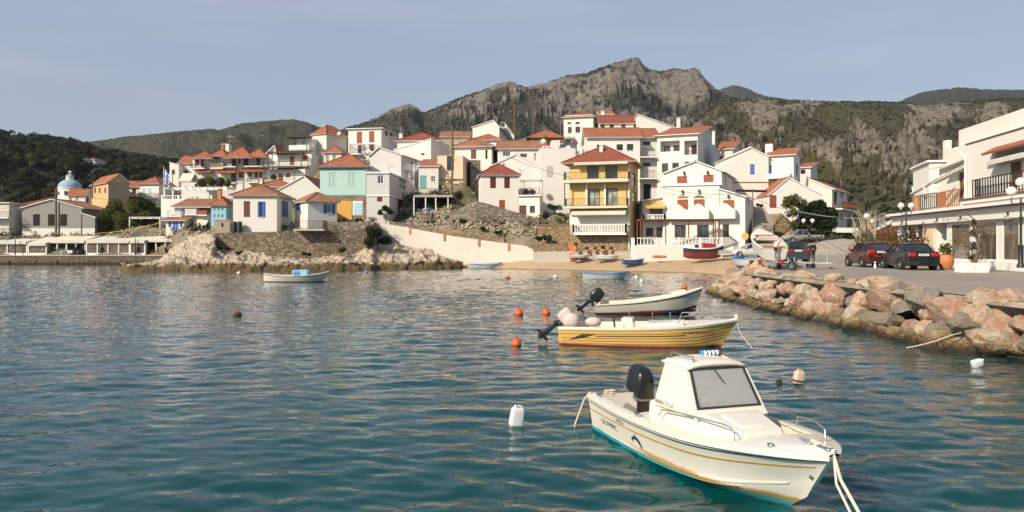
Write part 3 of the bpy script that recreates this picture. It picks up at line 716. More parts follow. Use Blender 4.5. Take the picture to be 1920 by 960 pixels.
        if gable == 'f':
            for P, Q in ((s.A, s.B), (bk0, bk1)):
                c = P+(Q-P)*apos; m.add([V3(P, zt), V3(Q, zt), V3(c, apex)], [(0, 1, 2)])
        if gable == 's':
            for P, Q in ((s.A, bk0), (s.B, bk1)):
                c = P+(Q-P)*apos; m.add([V3(P, zt), V3(Q, zt), V3(c, apex)], [(0, 1, 2)])
        if gable == 'shedf':
            for P, Q in ((s.A, bk0), (s.B, bk1)): m.add([V3(P, zt), V3(Q, zt), V3(Q, apex)], [(0, 1, 2)])
            m.quad(V3(bk0, zt), V3(bk1, zt), V3(bk1, apex), V3(bk0, apex))
        if gable == 'flat': m.quad(V3(s.A, zt-.02), V3(s.B, zt-.02), V3(bk1, zt-.02), V3(bk0, zt-.02))
        o = m.build('wall', s.wall, s.root, fix=False)
        bm = bmesh.new(); bm.from_mesh(o.data); bmesh.ops.remove_doubles(bm, verts=bm.verts, dist=1e-4); bmesh.ops.recalc_face_normals(bm, faces=bm.faces); bm.to_mesh(o.data); bm.free()
        return o
    def roof(s, kind, yapex=None, zapex=None, ov=.35, mat=None, th=.13, apos=.5, eave=None, ovs=None, ridge_inset=None, verge=None, label=None):
        """tiled roof. kind: hip, f (gable over the front), s (ridge parallel to the front), shedf (rises to the back), shedr / shedl (rises to right / left), flat"""
        mat = mat or M_tile; zt = s.zt
        if zapex is None and yapex is not None: zapex = CH+(HY-yapex)/F*(s.d+(s.L*apos if kind in ('hip', 's', 'shedf') else 0)) if kind != 'shedf' else CH+(HY-yapex)/F*(s.d+s.L)
        ovs = ov if ovs is None else ovs; W_ = s.w; L_ = s.L
        P = lambda a, b, z: Vector((s.A.x+s.u.x*a+s.b.x*b, s.A.y+s.u.y*a+s.b.y*b, z))
        m = MB()
        def slab(pts, uvd, mi=0):
            "pts corner loop, uvd = eave direction; uv in metres along and down the slope"
            pts = [Vector(p) for p in pts]; n = (pts[1]-pts[0]).cross(pts[2]-pts[0]).normalized()
            if n.z < 0: pts = pts[::-1]; n = -n
            e = Vector(uvd).normalized(); dn = n.cross(e); uv = [(p.dot(e), p.dot(dn)) for p in pts]
            top = [p+n*th for p in pts]; k = len(pts)
            m.add(top, [tuple(range(k))], mi, [uv]); m.add(pts, [tuple(range(k-1, -1, -1))], 1, None)
            for i in range(k):
                j = (i+1) % k; m.add([pts[i], pts[j], top[j], top[i]], [(0, 1, 2, 3)], 1, None)
        lift = .02
        if kind == 'hip':
            sl = (zapex-zt)/(L_*.5); ze = zt-sl*ov*0+lift-sl*ov
            ins = min(W_/2, L_/2) if ridge_inset is None else ridge_inset
            c = [P(-ov, -ov, ze), P(W_+ov, -ov, ze), P(W_+ov, L_+ov, ze), P(-ov, L_+ov, ze)]
            if W_ >= L_: r0 = P(ins, L_/2, zapex); r1 = P(W_-ins, L_/2, zapex)
            else: r0 = r1 = P(W_/2, L_/2, zapex)
            if W_ < L_:
                r0 = P(W_/2, W_/2, zapex); r1 = P(W_/2, L_-W_/2, zapex)
                slab([c[0], c[1], r0], s.u); slab([c[1], c[2], r1, r0], s.b); slab([c[2], c[3], r1], -s.u); slab([c[3], c[0], r0, r1], -s.b)
            elif (r1-r0).length < .05:
                slab([c[0], c[1], r0], s.u); slab([c[1], c[2], r0], s.b); slab([c[2], c[3], r0], -s.u); slab([c[3], c[0], r0], -s.b)
            else:
                slab([c[0], c[1], r1, r0], s.u); slab([c[1], c[2], r1], s.b); slab([c[2], c[3], r0, r1], -s.u); slab([c[3], c[0], r0], -s.b)
            up = Vector((0, 0, th)); edges = [(c[0], r0), (c[1], r1 if W_ >= L_ else r0), (r0, r1), (c[2], r1), (c[3], r0 if W_ >= L_ else r1)]
            for a, b in edges:
                if (a-b).length > .1: m.tube([a+up, b+up], .11, 6, 0)
        elif kind == 'f':
            c = apos*W_; s1 = (zapex-zt)/c; s2 = (zapex-zt)/(W_-c)
            a0, a1, b0, b1, r0, r1 = P(-ovs, -ov, zt-s1*ovs+lift), P(-ovs, L_+ov, zt-s1*ovs+lift), P(W_+ovs, -ov, zt-s2*ovs+lift), P(W_+ovs, L_+ov, zt-s2*ovs+lift), P(c, -ov, zapex+lift), P(c, L_+ov, zapex+lift)
            slab([a0, r0, r1, a1], s.b); slab([b0, b1, r1, r0], s.b)
            m.tube([r0+Vector((0,0,th)), r1+Vector((0,0,th))], .11, 6, 0)
        elif kind == 's':
            c = apos*L_; s1 = (zapex-zt)/c; s2 = (zapex-zt)/(L_-c)
            a0, a1, b0, b1, r0, r1 = P(-ovs, -ov, zt-s1*ov+lift), P(W_+ovs, -ov, zt-s1*ov+lift), P(-ovs, L_+ov, zt-s2*ov+lift), P(W_+ovs, L_+ov, zt-s2*ov+lift), P(-ovs, c, zapex+lift), P(W_+ovs, c, zapex+lift)
            slab([a0, a1, r1, r0], s.u); slab([b0, r0, r1, b1], s.u)
            m.tube([r0+Vector((0,0,th)), r1+Vector((0,0,th))], .11, 6, 0)
        elif kind == 'shedf':
            s1 = (zapex-zt)/L_; slab([P(-ovs, -ov, zt-s1*ov+lift), P(W_+ovs, -ov, zt-s1*ov+lift), P(W_+ovs, L_+.05, zapex+lift), P(-ovs, L_+.05, zapex+lift)], s.u)
        elif kind in ('shedr', 'shedl'):
            z0, z1 = (zt, zapex) if kind == 'shedr' else (zapex, zt); slab([P(-ovs, -ov, z0+lift), P(W_+ovs, -ov, z1+lift), P(W_+ovs, L_, z1+lift), P(-ovs, L_, z0+lift)], s.b)
        elif kind == 'flat':
            slab([P(-ov, -ov, zt+lift), P(W_+ov, -ov, zt+lift), P(W_+ov, L_+ov, zt+lift), P(-ov, L_+ov, zt+lift)], s.u)
        return m.build('roof', [mat, eave or M_wpaint], s.root, label=label)
    def done(s, roof=None, yapex=None, **kw):
        """walls and roof in one go"""
        ap = kw.get('apos', .5); za = kw.get('zapex')
        if roof in ('f',) and za is None: za = CH+(HY-yapex)/F*(s.d+s.u.y*s.w*ap)
        if roof == 's' and za is None: za = CH+(HY-yapex)/F*(s.d+s.b.y*s.L*ap)
        if roof == 'hip' and za is None: za = CH+(HY-yapex)/F*(s.d+min(s.L, s.w)*.5)
        if roof == 'shedf' and za is None: za = CH+(HY-yapex)/F*(s.d+s.b.y*s.L)
        if roof in ('shedr', 'shedl'):
            za = CH+(HY-yapex)/F*(s.d+(s.u.y*s.w if roof == 'shedr' else 0)); s.walls('flat')
            m = MB(); c = (s.A, s.B); lo, hi = (s.A, s.B) if roof == 'shedr' else (s.B, s.A); V3 = lambda p, z: Vector((p.x, p.y, z))
            m.add([V3(lo, s.zt), V3(hi, s.zt), V3(hi, za)], [(0, 1, 2)]); m.add([V3(lo+s.b*s.L, s.zt), V3(hi+s.b*s.L, s.zt), V3(hi+s.b*s.L, za)], [(0, 1, 2)])
            m.quad(V3(hi, s.zt), V3(hi+s.b*s.L, s.zt), V3(hi+s.b*s.L, za), V3(hi, za)); m.build('gable_wall', s.wall, s.root)
        else: s.walls({'f': 'f', 's': 's', 'shedf': 'shedf'}.get(roof, 'flat'), za, ap)
        if roof:
            kw.pop('zapex', None); s.roof(roof, zapex=za, **kw)
        return s
    def parapet(s, h=.5, t=.18, mat=None, cope=None):
        m = MB(); z0 = s.zt-.02; P = lambda a, b, z: Vector((s.A.x+s.u.x*a+s.b.x*b, s.A.y+s.u.y*a+s.b.y*b, z))
        for (a, b, c, d_) in ((0, 0, s.w, t), (0, s.L-t, s.w, s.L), (0, t, t, s.L-t), (s.w-t, t, s.w, s.L-t)):
            m.prism([P(a, b, z0), P(c, b, z0), P(c, d_, z0), P(a, d_, z0)], (0, 0, h))
        return m.build('parapet', mat or s.wall, s.root)

def railing(path, h, style, mat, parent, gap=None, name='railing'):
    m = MB(); up = Vector((0, 0, 1)); path = [Vector(p) for p in path]
    if style == 'solid':
        for a, b in zip(path[:-1], path[1:]): m.bar(a+up*h/2, b+up*h/2, .1, h)
        return m.build(name, mat, parent)
    for a, b in zip(path[:-1], path[1:]):
        Ld = (b-a).length
        if Ld < .1: continue
        if style == 'balusters':
            m.bar(a+up*(h-.06), b+up*(h-.06), .2, .12); m.bar(a+up*.05, b+up*.05, .2, .1); g = gap or .36; n = max(2, int(Ld/g))
            for k in range(n):
                c = a+(b-a)*(k+.5)/n; m.lathe([(.05, .1), (.085, .1+.22*h), (.045, .5*h), (.07, .72*h), (.05, h-.12)], c, 6)
            npost = max(1, int(Ld/2.6))
            for k in range(npost+1):
                c = a+(b-a)*k/npost; m.box((c.x-.11, c.y-.11, c.z), (c.x+.11, c.y+.11, c.z+h+.04))
        else:
            m.bar(a+up*h, b+up*h, .06, .05); m.bar(a+up*.1, b+up*.1, .04, .04)
            if style == 'cross': m.bar(a+up*(h-.16), b+up*(h-.16), .03, .03)
            g = gap or .2; n = max(2, int(Ld/g))
            if style in ('bars', 'wood'):
                wd = .03 if style == 'bars' else .045
                for k in range(n+1):
                    c = a+(b-a)*k/n; m.bar(c+up*.02, c+up*h, wd, wd)
            elif style == 'cross':
                n = max(2, int(Ld/.5))
                for k in range(n):
                    c = a+(b-a)*k/n; e = a+(b-a)*(k+1)/n; m.bar(c+up*.1, e+up*(h-.16), .03, .03); m.bar(e+up*.1, c+up*(h-.16), .03, .03); m.bar(c, c+up*h, .035, .035)
            elif style == 'tube':
                m.bar(a+up*h*.5, b+up*h*.5, .04, .04)
                for k in range(max(1, int(Ld/1.2))+1):
                    c = a+(b-a)*k/max(1, int(Ld/1.2)); m.bar(c, c+up*h, .04, .04)
    return m.build(name, mat, parent)

def pergola(name, label, corners, zt, mat, n=6, beam=.14, cat='pergola', zb=None, cover=None, group=None, posts=True):
    "corners: four ground points (front left, front right, back right, back left)"
    c = [Vector(p) for p in corners]; r = empty(name, c[0], label, cat, group); T = lambda p: Vector((p.x, p.y, zt))
    if posts:
        for p in c: 
            m = MB(); m.bar(p, T(p), beam, beam); m.build('post', mat, r)
    m = MB()
    for a, b in ((0, 1), (1, 2), (2, 3), (3, 0)): m.bar(T(c[a]), T(c[b]), beam, beam*1.2)
    m.build('beam', mat, r)
    m = MB(); off = Vector((0, 0, beam*.9))
    for k in range(n+1):
        a = T(c[0]+(c[1]-c[0])*k/n)+off; b = T(c[3]+(c[2]-c[3])*k/n)+off; m.bar(a+(a-b).normalized()*.3, b+(b-a).normalized()*.3, beam*.5, beam*.7)
    m.build('rafters', mat, r)
    if cover:
        m = MB(); o2 = Vector((0, 0, beam*1.4)); ps = [T(p)+o2 for p in c]; m.prism(ps, (0, 0, .05)); m.build('cover', cover, r)
    return r
def dish(px, py, d, r, label, group='satellite dishes', face=-.4):
    c = W(px, py, d); o = empty('satellite_dish', c, label, 'satellite dish'); m = MB(); n = 14
    R = Matrix.Translation(c+Vector((0, 0, 0))) @ Matrix.Rotation(face, 4, 'Z') @ Matrix.Rotation(radians(65), 4, 'X')
    m.lathe([(0.001, 0), (r*.5, r*.06), (r, r*.25), (r, r*.29), (r*.5, r*.1), (0.001, .03)], n=n, M=R); m.build('reflector', M_metal, o, smooth=True)
    m = MB(); m.bar(c, c+Vector((0, .1, -r*1.6)), .05); m.build('mast', M_metal, o)
    m = MB(); m.bar(R @ Vector((0, 0, 0)), R @ Vector((0, 0, r*.8)), .03); m.build('arm', M_metal, o); return o
def antenna(px, pyb, pyt, d, label):
    a = W(px, pyb, d); b = W(px, pyt, d); o = empty('tv_antenna', a, label, 'antenna'); m = MB(); m.bar(a, b, .05)
    for k in range(3):
        c = a+(b-a)*(.8+.08*k); m.bar(c-Vector((.9-.2*k, 0, 0)), c+Vector((.9-.2*k, 0, 0)), .03)
    m.build('mast', M_metal, o); return o
# ---------------------------------------------------------------- the village, seaward row first
WH = 'white house'
# --- blue-shuttered white house on the stone quay wall
h = House('white_house', 'white single storey house with blue shutters above the dark stone sea wall', 'house', 437, 102, 519, 437, 366, yaw=radians(4), side=549, wall=M_white)
h.shut('f', 457, 377, 469, 407, M_brown, 'door'); h.win('f', 487, 378, 493.5, 407, M_blue, M_blue, bars=(1, 0), shutter=M_blue, sw=.24); h.shut('r', 528, 377, 540, 407, M_blue, 'shutter')
h.done('hip', 348, mat=M_tile_old, ov=.4, eave=M_cream); h.chimney(452, 372, 340, 9, 2.0)
bx = h.B
h2 = House('white_house', 'low white annex with a small blue window and blue shuttered long side', 'house', 577, 101.9, 632, 420, 377, yaw=radians(33), side=553, wall=M_white)
h2.shut('l', 555.5, 381, 563.5, 394, M_blue, 'shutter'); h2.win('f', 613, 383, 622, 400, M_wpaint, M_glass, bars=(1, 0), shutter=M_blue, sw=.45)
h2.done('hip', 362, mat=M_tile_old, ov=.35, eave=M_cream)
# --- turquoise house
h = House('turquoise_house', 'turquoise plaster house over an orange ground floor with red hipped roof', 'house', 600, 111, 686, 412, 312, yaw=radians(-3), depth=7.5, wall=M_teal)
h.shut('f', 617, 323, 630, 351, M_teal, 'shutter'); h.shut('f', 654, 323, 667, 351, M_teal, 'shutter')
h.boxm('cornice', 'f', -.08, h.w+.08, h.zt-.45, h.zt-.01, -.02, .14, M_tealtrim); h.boxm('floor_band', 'f', -.05, h.w+.05, Zp(367.5, 111), Zp(365, 111), -.02, .1, M_tealtrim)
h.boxm('ground_floor', 'f', .02, h.w-.02, h.zb-.5, Zp(367.6, 111), -.01, .035, M_stone_y)
h.boxm('garage_door', 'f', *sorted((h.hit('f', 632, 1)[0], h.hit('f', 660, 1)[0])), h.zb, Zp(377, 111), .02, .09, M_garage, 'orange painted boarded arch')
h.box('door', 'f', 664, 380, 677.5, 404, .13, M_paleblue, 0); h.box('door_surround', 'f', 661.5, 377, 680, 404, .08, M_wpaint, 0)
h.done('hip', 291, ov=.45, eave=M_tealtrim)
h = House('white_house', 'white two storey house with roof terrace beside the turquoise house', 'house', 687, 110.5, 730, 420, 324, yaw=radians(-4), side=775, wall=M_white3)
h.win('f', 708, 329, 719, 345, M_wpaint, bars=(1, 0)); h.shut('f', 707, 369, 717, 378, M_darkred, 'shutter'); h.win('r', 746, 334, 762, 355, M_wpaint, M_glass_l, bars=(1, 1)); h.shut('r', 746, 374, 757, 400, M_darkred, 'door', leaves=1)
h.walls('flat'); h.boxm('floor_band', 'f', -.06, h.w+.06, Zp(368, 110), Zp(366, 110), -.02, .12, M_wpaint); h.boxm('floor_band', 'r', 0, h.L, Zp(368, 110), Zp(366, 110), -.02, .12, M_wpaint)
h.boxm('cornice', 'f', -.1, h.w+.1, h.zt-.12, h.zt+.05, -.02, .2, M_wpaint); h.boxm('cornice', 'r', 0, h.L, h.zt-.12, h.zt+.05, -.02, .2, M_wpaint)
railing([h.pt('f', .1, h.zt+.05, -.1), h.pt('f', h.w-.1, h.zt+.05, -.1), h.pt('r', 3.0, h.zt+.05, -.1)], 1.05, 'bars', M_wpaint, h.root, .3)
h = House('white_house', 'white gabled house with red roof behind the roof terrace railing', 'house', 694, 125, 752, 330, 292, yaw=radians(-12), side=792, wall=M_white3, anchor=False, sink=4)
h.shut('r', 770, 305, 776, 322, M_dark, 'door', leaves=1); h.done('f', 277, ov=.3, apos=.3)
h.box('balcony_wall', 'r', 757, 306, 770, 322, .8, M_wpaint)
# --- dark red shuttered house on the slope
h = House('white_house', 'white house with three dark red openings above the rubble slope', 'house', 901, 110, 972, 408, 327, yaw=radians(5), depth=6.5, wall=M_white)
h.shut('f', 919, 332, 930, 353, M_darkred); h.shut('f', 945.5, 332, 956, 353, M_darkred); h.shut('f', 936, 375, 947, 396, M_redbrown, 'door', leaves=1)
h.done('hip', 308, mat=M_tile_dark, ov=.35)
h = House('white_annex', 'low white annex with roof terrace and dark climbing plants', 'house', 972.5, 110.4, 1012, 410, 367, yaw=radians(-14), side=1018, wall=M_white)
h.shut('f', 973.5, 385, 987, 407, M_darkred, 'door', leaves=1); h.win('f', 993.5, 386, 1003, 399, M_dark, bars=(0, 0)); h.walls('flat'); h.boxm('cornice', 'f', -.1, h.w+.3, h.zt-.1, h.zt+.08, -.02, .3, M_wpaint)
h.rail('f', 973, 1012, 366, 353, 0.0, 'bars'); TER = h
# --- yellow balcony building
h = House('yellow_building', 'yellow building with stacked balconies above a stone ground floor', 'building', 1068, 100.5, 1181, 470, 301, yaw=radians(-17), side=1196, wall=M_yellow)
Z = lambda py: Zp(py, 100.5)
for (x0, x1, y0, y1) in ((1101, 1123, 311, 335), (1135, 1158, 311, 335)): h.win('f', x0, y0, x1, y1, M_black, M_glass, 'door', bars=(1, 0), depth=.2)
for (x0, x1, y0, y1) in ((1103.5, 1125, 354, 386), (1137, 1158, 353, 386)): h.win('f', x0, y0, x1, y1, M_dark, M_glass_l, 'door', bars=(1, 0), depth=.2)
for (x0, x1) in ((1090, 1126), (1130, 1150), (1152, 1171)): pass
h.win('f', 1090, 407, 1125, 420, M_wpaint, M_glass, bars=(2, 0)); h.win('f', 1151, 407, 1171, 420, M_wpaint, M_glass, bars=(1, 0))
h.shut('f', 1069, 441, 1080, 466, M_redbrown, 'door', leaves=1); h.shut('f', 1155, 440, 1168, 468, M_redbrown, 'door', leaves=1)
for (x0, y0, x1, y1) in ((1185, 325, 1191, 350), (1186, 360, 1192, 380)): h.win('r', x0, y0, x1, y1, M_dark)
h.done('hip', 277, mat=M_tile_dark, ov=.95, eave=M_cream)
h.boxm('ground_floor', 'f', .0, h.w, h.zb-.5, Z(438), -.01, .05, M_stone_y); h.boxm('upper_band', 'f', 0, h.w, Z(421), Z(405), .0, .03, M_white); h.boxm('baluster_shade_panel', 'f', 0, h.w, Z(438)+.01, Z(421)-.003, .0, .03, M_conc)  # the concrete-coloured panel is added to paint shade behind the balusters
h.boxm('middle_band', 'f', 0, h.w, Z(405), Z(391), .0, .035, M_cream)
h.boxm('lintel_band', 'f', 0, h.w, Z(311), Z(301.5), .0, .05, M_cream)
h.balcony('f', 1061, 1181, 337.5, 323.5, 1.5, 'bars', M_black, M_cream, .40, gap=.16); h.balcony('f', 1062, 1179, 387, 373, 1.5, 'bars', M_black, M_cream, .30, gap=.16)
h.balcony('f', 1079, 1177, 437, 421, 1.5, 'balusters', M_wpaint, M_wpaint, .25)
h.awning('f', 1075, 1176, 391, 401, 1.6, M_canvas, label='cream canvas awning over the lowest balcony'); h.awning('f', 1079, 1179, 303, 307, 1.2, M_canvas_w)
for px in (1063, 1178): h.boxm('post', 'f', *(lambda a: (a-.06, a+.06))(h.hit('f', px, 350)[0]), Z(387), Z(343), 1.35, 1.45, M_black)
h.boxm('screen', 'f', *sorted((h.hit('f', 1101, 1)[0], h.hit('f', 1137, 1)[0])), Z(345), Z(343.5), .05, .5, M_wpaint)
for px in (1100.5, 1135): h.boxm('pilaster', 'f', *(lambda a: (a-.12, a+.12))(h.hit('f', px, 350)[0]), Z(387), Z(343), .0, .35, M_wpaint)
h.boxm('downpipe', 'f', h.w-.16, h.w-.04, h.zb, h.zt, .04, .16, M_wpaint)
h.chimney(1089.5, 290, 272, 5, 2.2); h.chimney(1127.5, 288, 272, 6, 2.2)
YB = h
# --- white villa with arched gables and baluster terrace
dv = 100.5
h = House('white_villa', 'white villa with orange brown shutters behind a white baluster terrace', 'villa', 1243, dv, 1349, 472, 349, yaw=radians(-22), depth=8, wall=M_white)
Z = lambda py: Zp(py, dv)
for (x0, y0, x1, y1) in ((1270, 374, 1290.5, 398), (1301, 373.5, 1321.5, 397.5)): h.shut('f', x0, y0, x1, y1, M_redbrown, leaves=2)
for (x0, x1) in ((1265, 1286), (1307, 1329)): h.win('f', x0, 422, x1, 449, M_brown, M_glass, 'door', bars=(1, 0), depth=.22)
h.walls('flat')
for (x0, y0, x1, y1) in ((1270, 363, 1290, 371), (1301, 363, 1321, 371)):
    a0 = h.hit('f', x0, 1)[0]; a1 = h.hit('f', x1, 1)[0]; m = MB(); m.prism([h.pt('f', a0, Z(371), 0), h.pt('f', a1, Z(371), 0), h.pt('f', (a0+a1)/2, Z(365), 0)], h.n*.18); m.build('window_hood', M_tan, h.root)
V1 = h
t = House('x', None, None, 1247, dv+.8, 1353, 350, 325, yaw=radians(-24), side=1377, wall=M_white, anchor=False, sink=.5, root=h.root)
t.shut('f', 1269.5, 330, 1288.5, 344, M_redbrown); t.shut('f', 1319, 327.5, 1338, 342, M_redbrown); t.win('r', 1356, 332, 1362, 341, M_wpaint)
t.done('f', 303, ov=.3, ovs=.35, mat=M_tile_dark, th=.12, apos=.55); t.boxm('cornice', 'f', -.3, t.w+.1, Z(349), Z(345), -.02, .25, M_wpaint)
h.boxm('cornice', 'f', -.2, h.w, h.zt-.05, h.zt+.12, -.02, .2, M_wpaint)
r = House('x', None, None, 1349.5, V1.B.y+.1, 1397, 474, 372, yaw=radians(-26), side=1413, wall=M_white, anchor=False, root=h.root)
r.shut('f', 1356, 375, 1377, 397, M_redbrown); r.win('f', 1355, 421, 1367, 445, M_brown, M_glass, 'door', bars=(0, 0), depth=.2)
r.win('r', 1402, 376, 1405, 388, M_wpaint); r.done('shedl', 354, ov=.3, mat=M_tile_dark)
for (x0, x1, hh) in ((1253, 1331, h), (1343, 1381, r)):
    a0, a1 = (hh.hit('f', q, 400)[0] for q in (x0, x1)); n = 26; m = MB(); out = 1.1; prof = []
    for k in range(n+1):
        q = k/n; a = a0+(a1-a0)*q; sc = .5+.5*cos(q*2*pi*(2 if hh is h else 1)); prof.append((a, Z(402)+.25+1.05*(1-sc*.75)))
    pts = [hh.pt('f', a0, Z(410), out)]+[hh.pt('f', a1, Z(410), out)]+[hh.pt('f', a, z, out) for a, z in prof[::-1]]
    for k in range(n):
        m.prism([hh.pt('f', prof[k][0], Z(410), out), hh.pt('f', prof[k+1][0], Z(410), out), hh.pt('f', prof[k+1][0], prof[k+1][1], out), hh.pt('f', prof[k][0], prof[k][1], out)], -hh.n*.14)
    for a, z in (prof[0], prof[-1]): m.prism([hh.pt('f', a-.07, Z(410), -.01), hh.pt('f', a+.07, Z(410), -.01), hh.pt('f', a+.07, z-.1, -.01), hh.pt('f', a-.07, z-.1, -.01)], hh.n*(out-.13))
    bw = m.build('balcony', M_white, h.root); hh.boxm('balcony_floor', 'f', a0, a1, Z(410)-.12, Z(410)-.005, -.02, out, M_wpaint, parent=bw)
for px, py in ((1280, 360), (1311, 359), (1283, 325), (1327, 324), (1366, 369)):
    hh = t if py < 330 else (r if px > 1350 else h); a, z = hh.hit('f', px, py); hh.boxm('wall_lamp', 'f', a-.1, a+.1, z-.15, z+.25, .02, .35, M_black)
l = House('white_annex', 'low white annex with an orange canvas awning left of the villa', 'house', 1205, dv+.5, 1243, 474, 378, yaw=0, depth=5, wall=M_white, anchor=False)
l.win('f', 1218, 391, 1242, 403, M_dark, M_glass, bars=(2, 0)); l.win('f', 1211, 427, 1225, 443, M_brown, bars=(0, 0)); l.win('f', 1231, 426, 1243, 447, M_brown, kind='door', bars=(1, 0))
l.done('shedr', 370, ov=.3, mat=M_tile_dark); l.awning('f', 1207, 1243, 378, 389, 1.5, M_canvas_o); l.balcony('f', 1203, 1243, 412, 402.5, 1.4, 'balusters', M_wpaint, M_wpaint, .15)
# terrace wall and balusters
t0 = W(1190, 475, 93.6); t1 = W(1355, 475, 93.6); zt_ = Zp(460, 93.6)
tw = empty('terrace_wall', (t0.x, t0.y, t0.z-1), 'white terrace wall with balusters in front of the villa', 'wall')
m = MB(); m.box((t0.x, t0.y, t0.z-2), (t1.x, t0.y+.3, zt_)); m.box((t0.x, t0.y+.3, t0.z-2), (t0.x+.3, t0.y+3.3, zt_)); m.build('wall', M_white, tw)
m = MB(); m.box((t0.x+.3, t0.y+.3, zt_-.25), (t1.x, t0.y+3.3, zt_-.1)); m.build('terrace_floor', M_conc, tw)
railing([Vector((t0.x+.15, t0.y+3, zt_)), Vector((t0.x+.15, t0.y+.15, zt_)), Vector((t1.x-.1, t0.y+.15, zt_))], .97, 'balusters', M_wpaint, tw, .42, 'balustrade')
pg = pergola('pergola', 'brown timber pergola with bare vines over the villa terrace', [(t0.x+.8, 93.9, zt_), (t1.x-.4, 93.9, zt_), (t1.x-.4, 96.5, zt_), (t0.x+.8, 96.5, zt_)], Zp(413, 94), M_brown, 34, .13)
for px in (1248, 1291, 1341):
    m = MB(); x = Xp(px, 94); m.bar((x, 93.95, zt_), (x, 93.95, Zp(413, 94)), .13); m.bar((x, 93.95, Zp(419, 94)), (x+.6, 93.95, Zp(414, 94)), .07); m.bar((x, 93.95, Zp(419, 94)), (x-.6, 93.95, Zp(414, 94)), .07); m.build('post', M_brown, pg)
# --- big white apartment building behind
h = House('white_apartments', 'large white apartment building with red roofs and dark balcony rails behind the yellow building', 'building', 1101, 122, 1200, 390, 257, yaw=radians(-2), depth=9, wall=M_white)
for (x0, y0, x1, y1) in ((1156, 270.5, 1168, 282), (1175.5, 270, 1187.5, 282)): h.win('f', x0, y0, x1, y1, M_dark, bars=(1, 1))
h.win('f', 1119, 271, 1127, 276, M_dark); h.done('s', 242, ov=.5, apos=.5)
o = MB(); o.prism([h.pt('f', h.hit('f', 1127, 1)[0], h.zb, .0)]*1+[h.pt('f', h.hit('f', 1160, 1)[0], h.zb, 0), h.pt('f', h.hit('f', 1160, 1)[0], Zp(284, 122), 0), h.pt('f', h.hit('f', 1127, 1)[0], Zp(271, 122), 0)], h.n*.9); o.build('stair_wall', M_white, h.root)
m_ = House('x', None, None, 1198, 123.2, 1232, 390, 257, yaw=0, depth=8, wall=M_white2, anchor=False, root=h.root)
m_.win('f', 1205, 265.5, 1220, 272, M_dark, bars=(1, 0)); m_.win('f', 1205, 305, 1220, 312, M_dark, bars=(1, 0)); m_.win('f', 1206.5, 345, 1220.5, 375, M_dark, M_dark, 'door', bars=(0, 0)); m_.done('s', 243, ov=.6)
m_.balcony('f', 1195, 1228, 295, 281, 1.4, 'cross', M_black, sides=False); m_.balcony('f', 1196, 1229, 335, 321, 1.4, 'cross', M_black, sides=False)
c = House('x', None, None, 1232, 122.5, 1308, 390, 255, yaw=radians(-23), side=1348, wall=M_white, anchor=True, root=h.root)
c.loggia('f', 1238, 264, 1274.5, 284, 1.3); c.inner('f', 1242, 272, 1254, 284, 1.3, M_glass, bars=(1, 0)); c.inner('f', 1260, 271, 1272, 283, 1.3, M_glass, bars=(1, 0))
c.loggia('f', 1283, 263.5, 1307, 290, 1.3); c.inner('f', 1294, 270, 1304, 289, 1.3, M_dark); c.rail('f', 1283, 1307, 290, 281, -.05, 'cross')
for (x0, y0, x1, y1) in ((1241, 306, 1253, 325), (1260.5, 305, 1273, 322), (1284, 303, 1294, 310)): c.win('f', x0, y0, x1, y1, M_brown, M_glass, bars=(1, 1))
c.done('s', 243, ov=.5); c.chimney(1338, 265, 246, 5, 5)
# --- tall yellowish side and top houses
h = House('white_house', 'square white house with small brown windows at the top of the village', 'house', 1057, 150, 1112, 285, 220, yaw=radians(-16), side=1124, wall=M_white, anchor=True)
for (x0, y0, x1, y1) in ((1064, 229, 1071, 233), (1079, 228.5, 1087, 233), (1065, 238, 1072, 249), (1079, 237.5, 1088, 249)): h.win('f', x0, y0, x1, y1, M_brown, bars=(1, 0))
h.done('hip', 212, mat=M_tile_dark, ov=.5); h.parapet(.35); h.chimney(1130.5, 222, 208, 6, 3)
h = House('white_house', 'white crest house with a row of four small windows under a tiled roof', 'house', 1124, 146, 1197, 262, 232, yaw=radians(-3), depth=7, wall=M_white)
for x in (1126, 1143, 1165, 1188): h.win('f', x, 232.8, x+8, 241, M_brown, bars=(0, 0))
h.done('s', 218, ov=.3, mat=M_tile_dark)
h = House('white_house', 'white crest house with one long red roof edge sloping down to the right', 'house', 1197, 143, 1278, 262, 245, yaw=0, depth=8, wall=M_white)
h.done('shedl', 215, ov=.2, mat=M_tile_dark); h.chimney(1272, 245, 220, 6, 2)
h = House('brown_house', 'old brown stone house with flat tiled roof between the crest houses', 'house', 1124, 156, 1150, 240, 215, yaw=0, depth=6, wall=M_tan, anchor=False); h.done('s', 210, ov=.3, mat=M_tile_old)
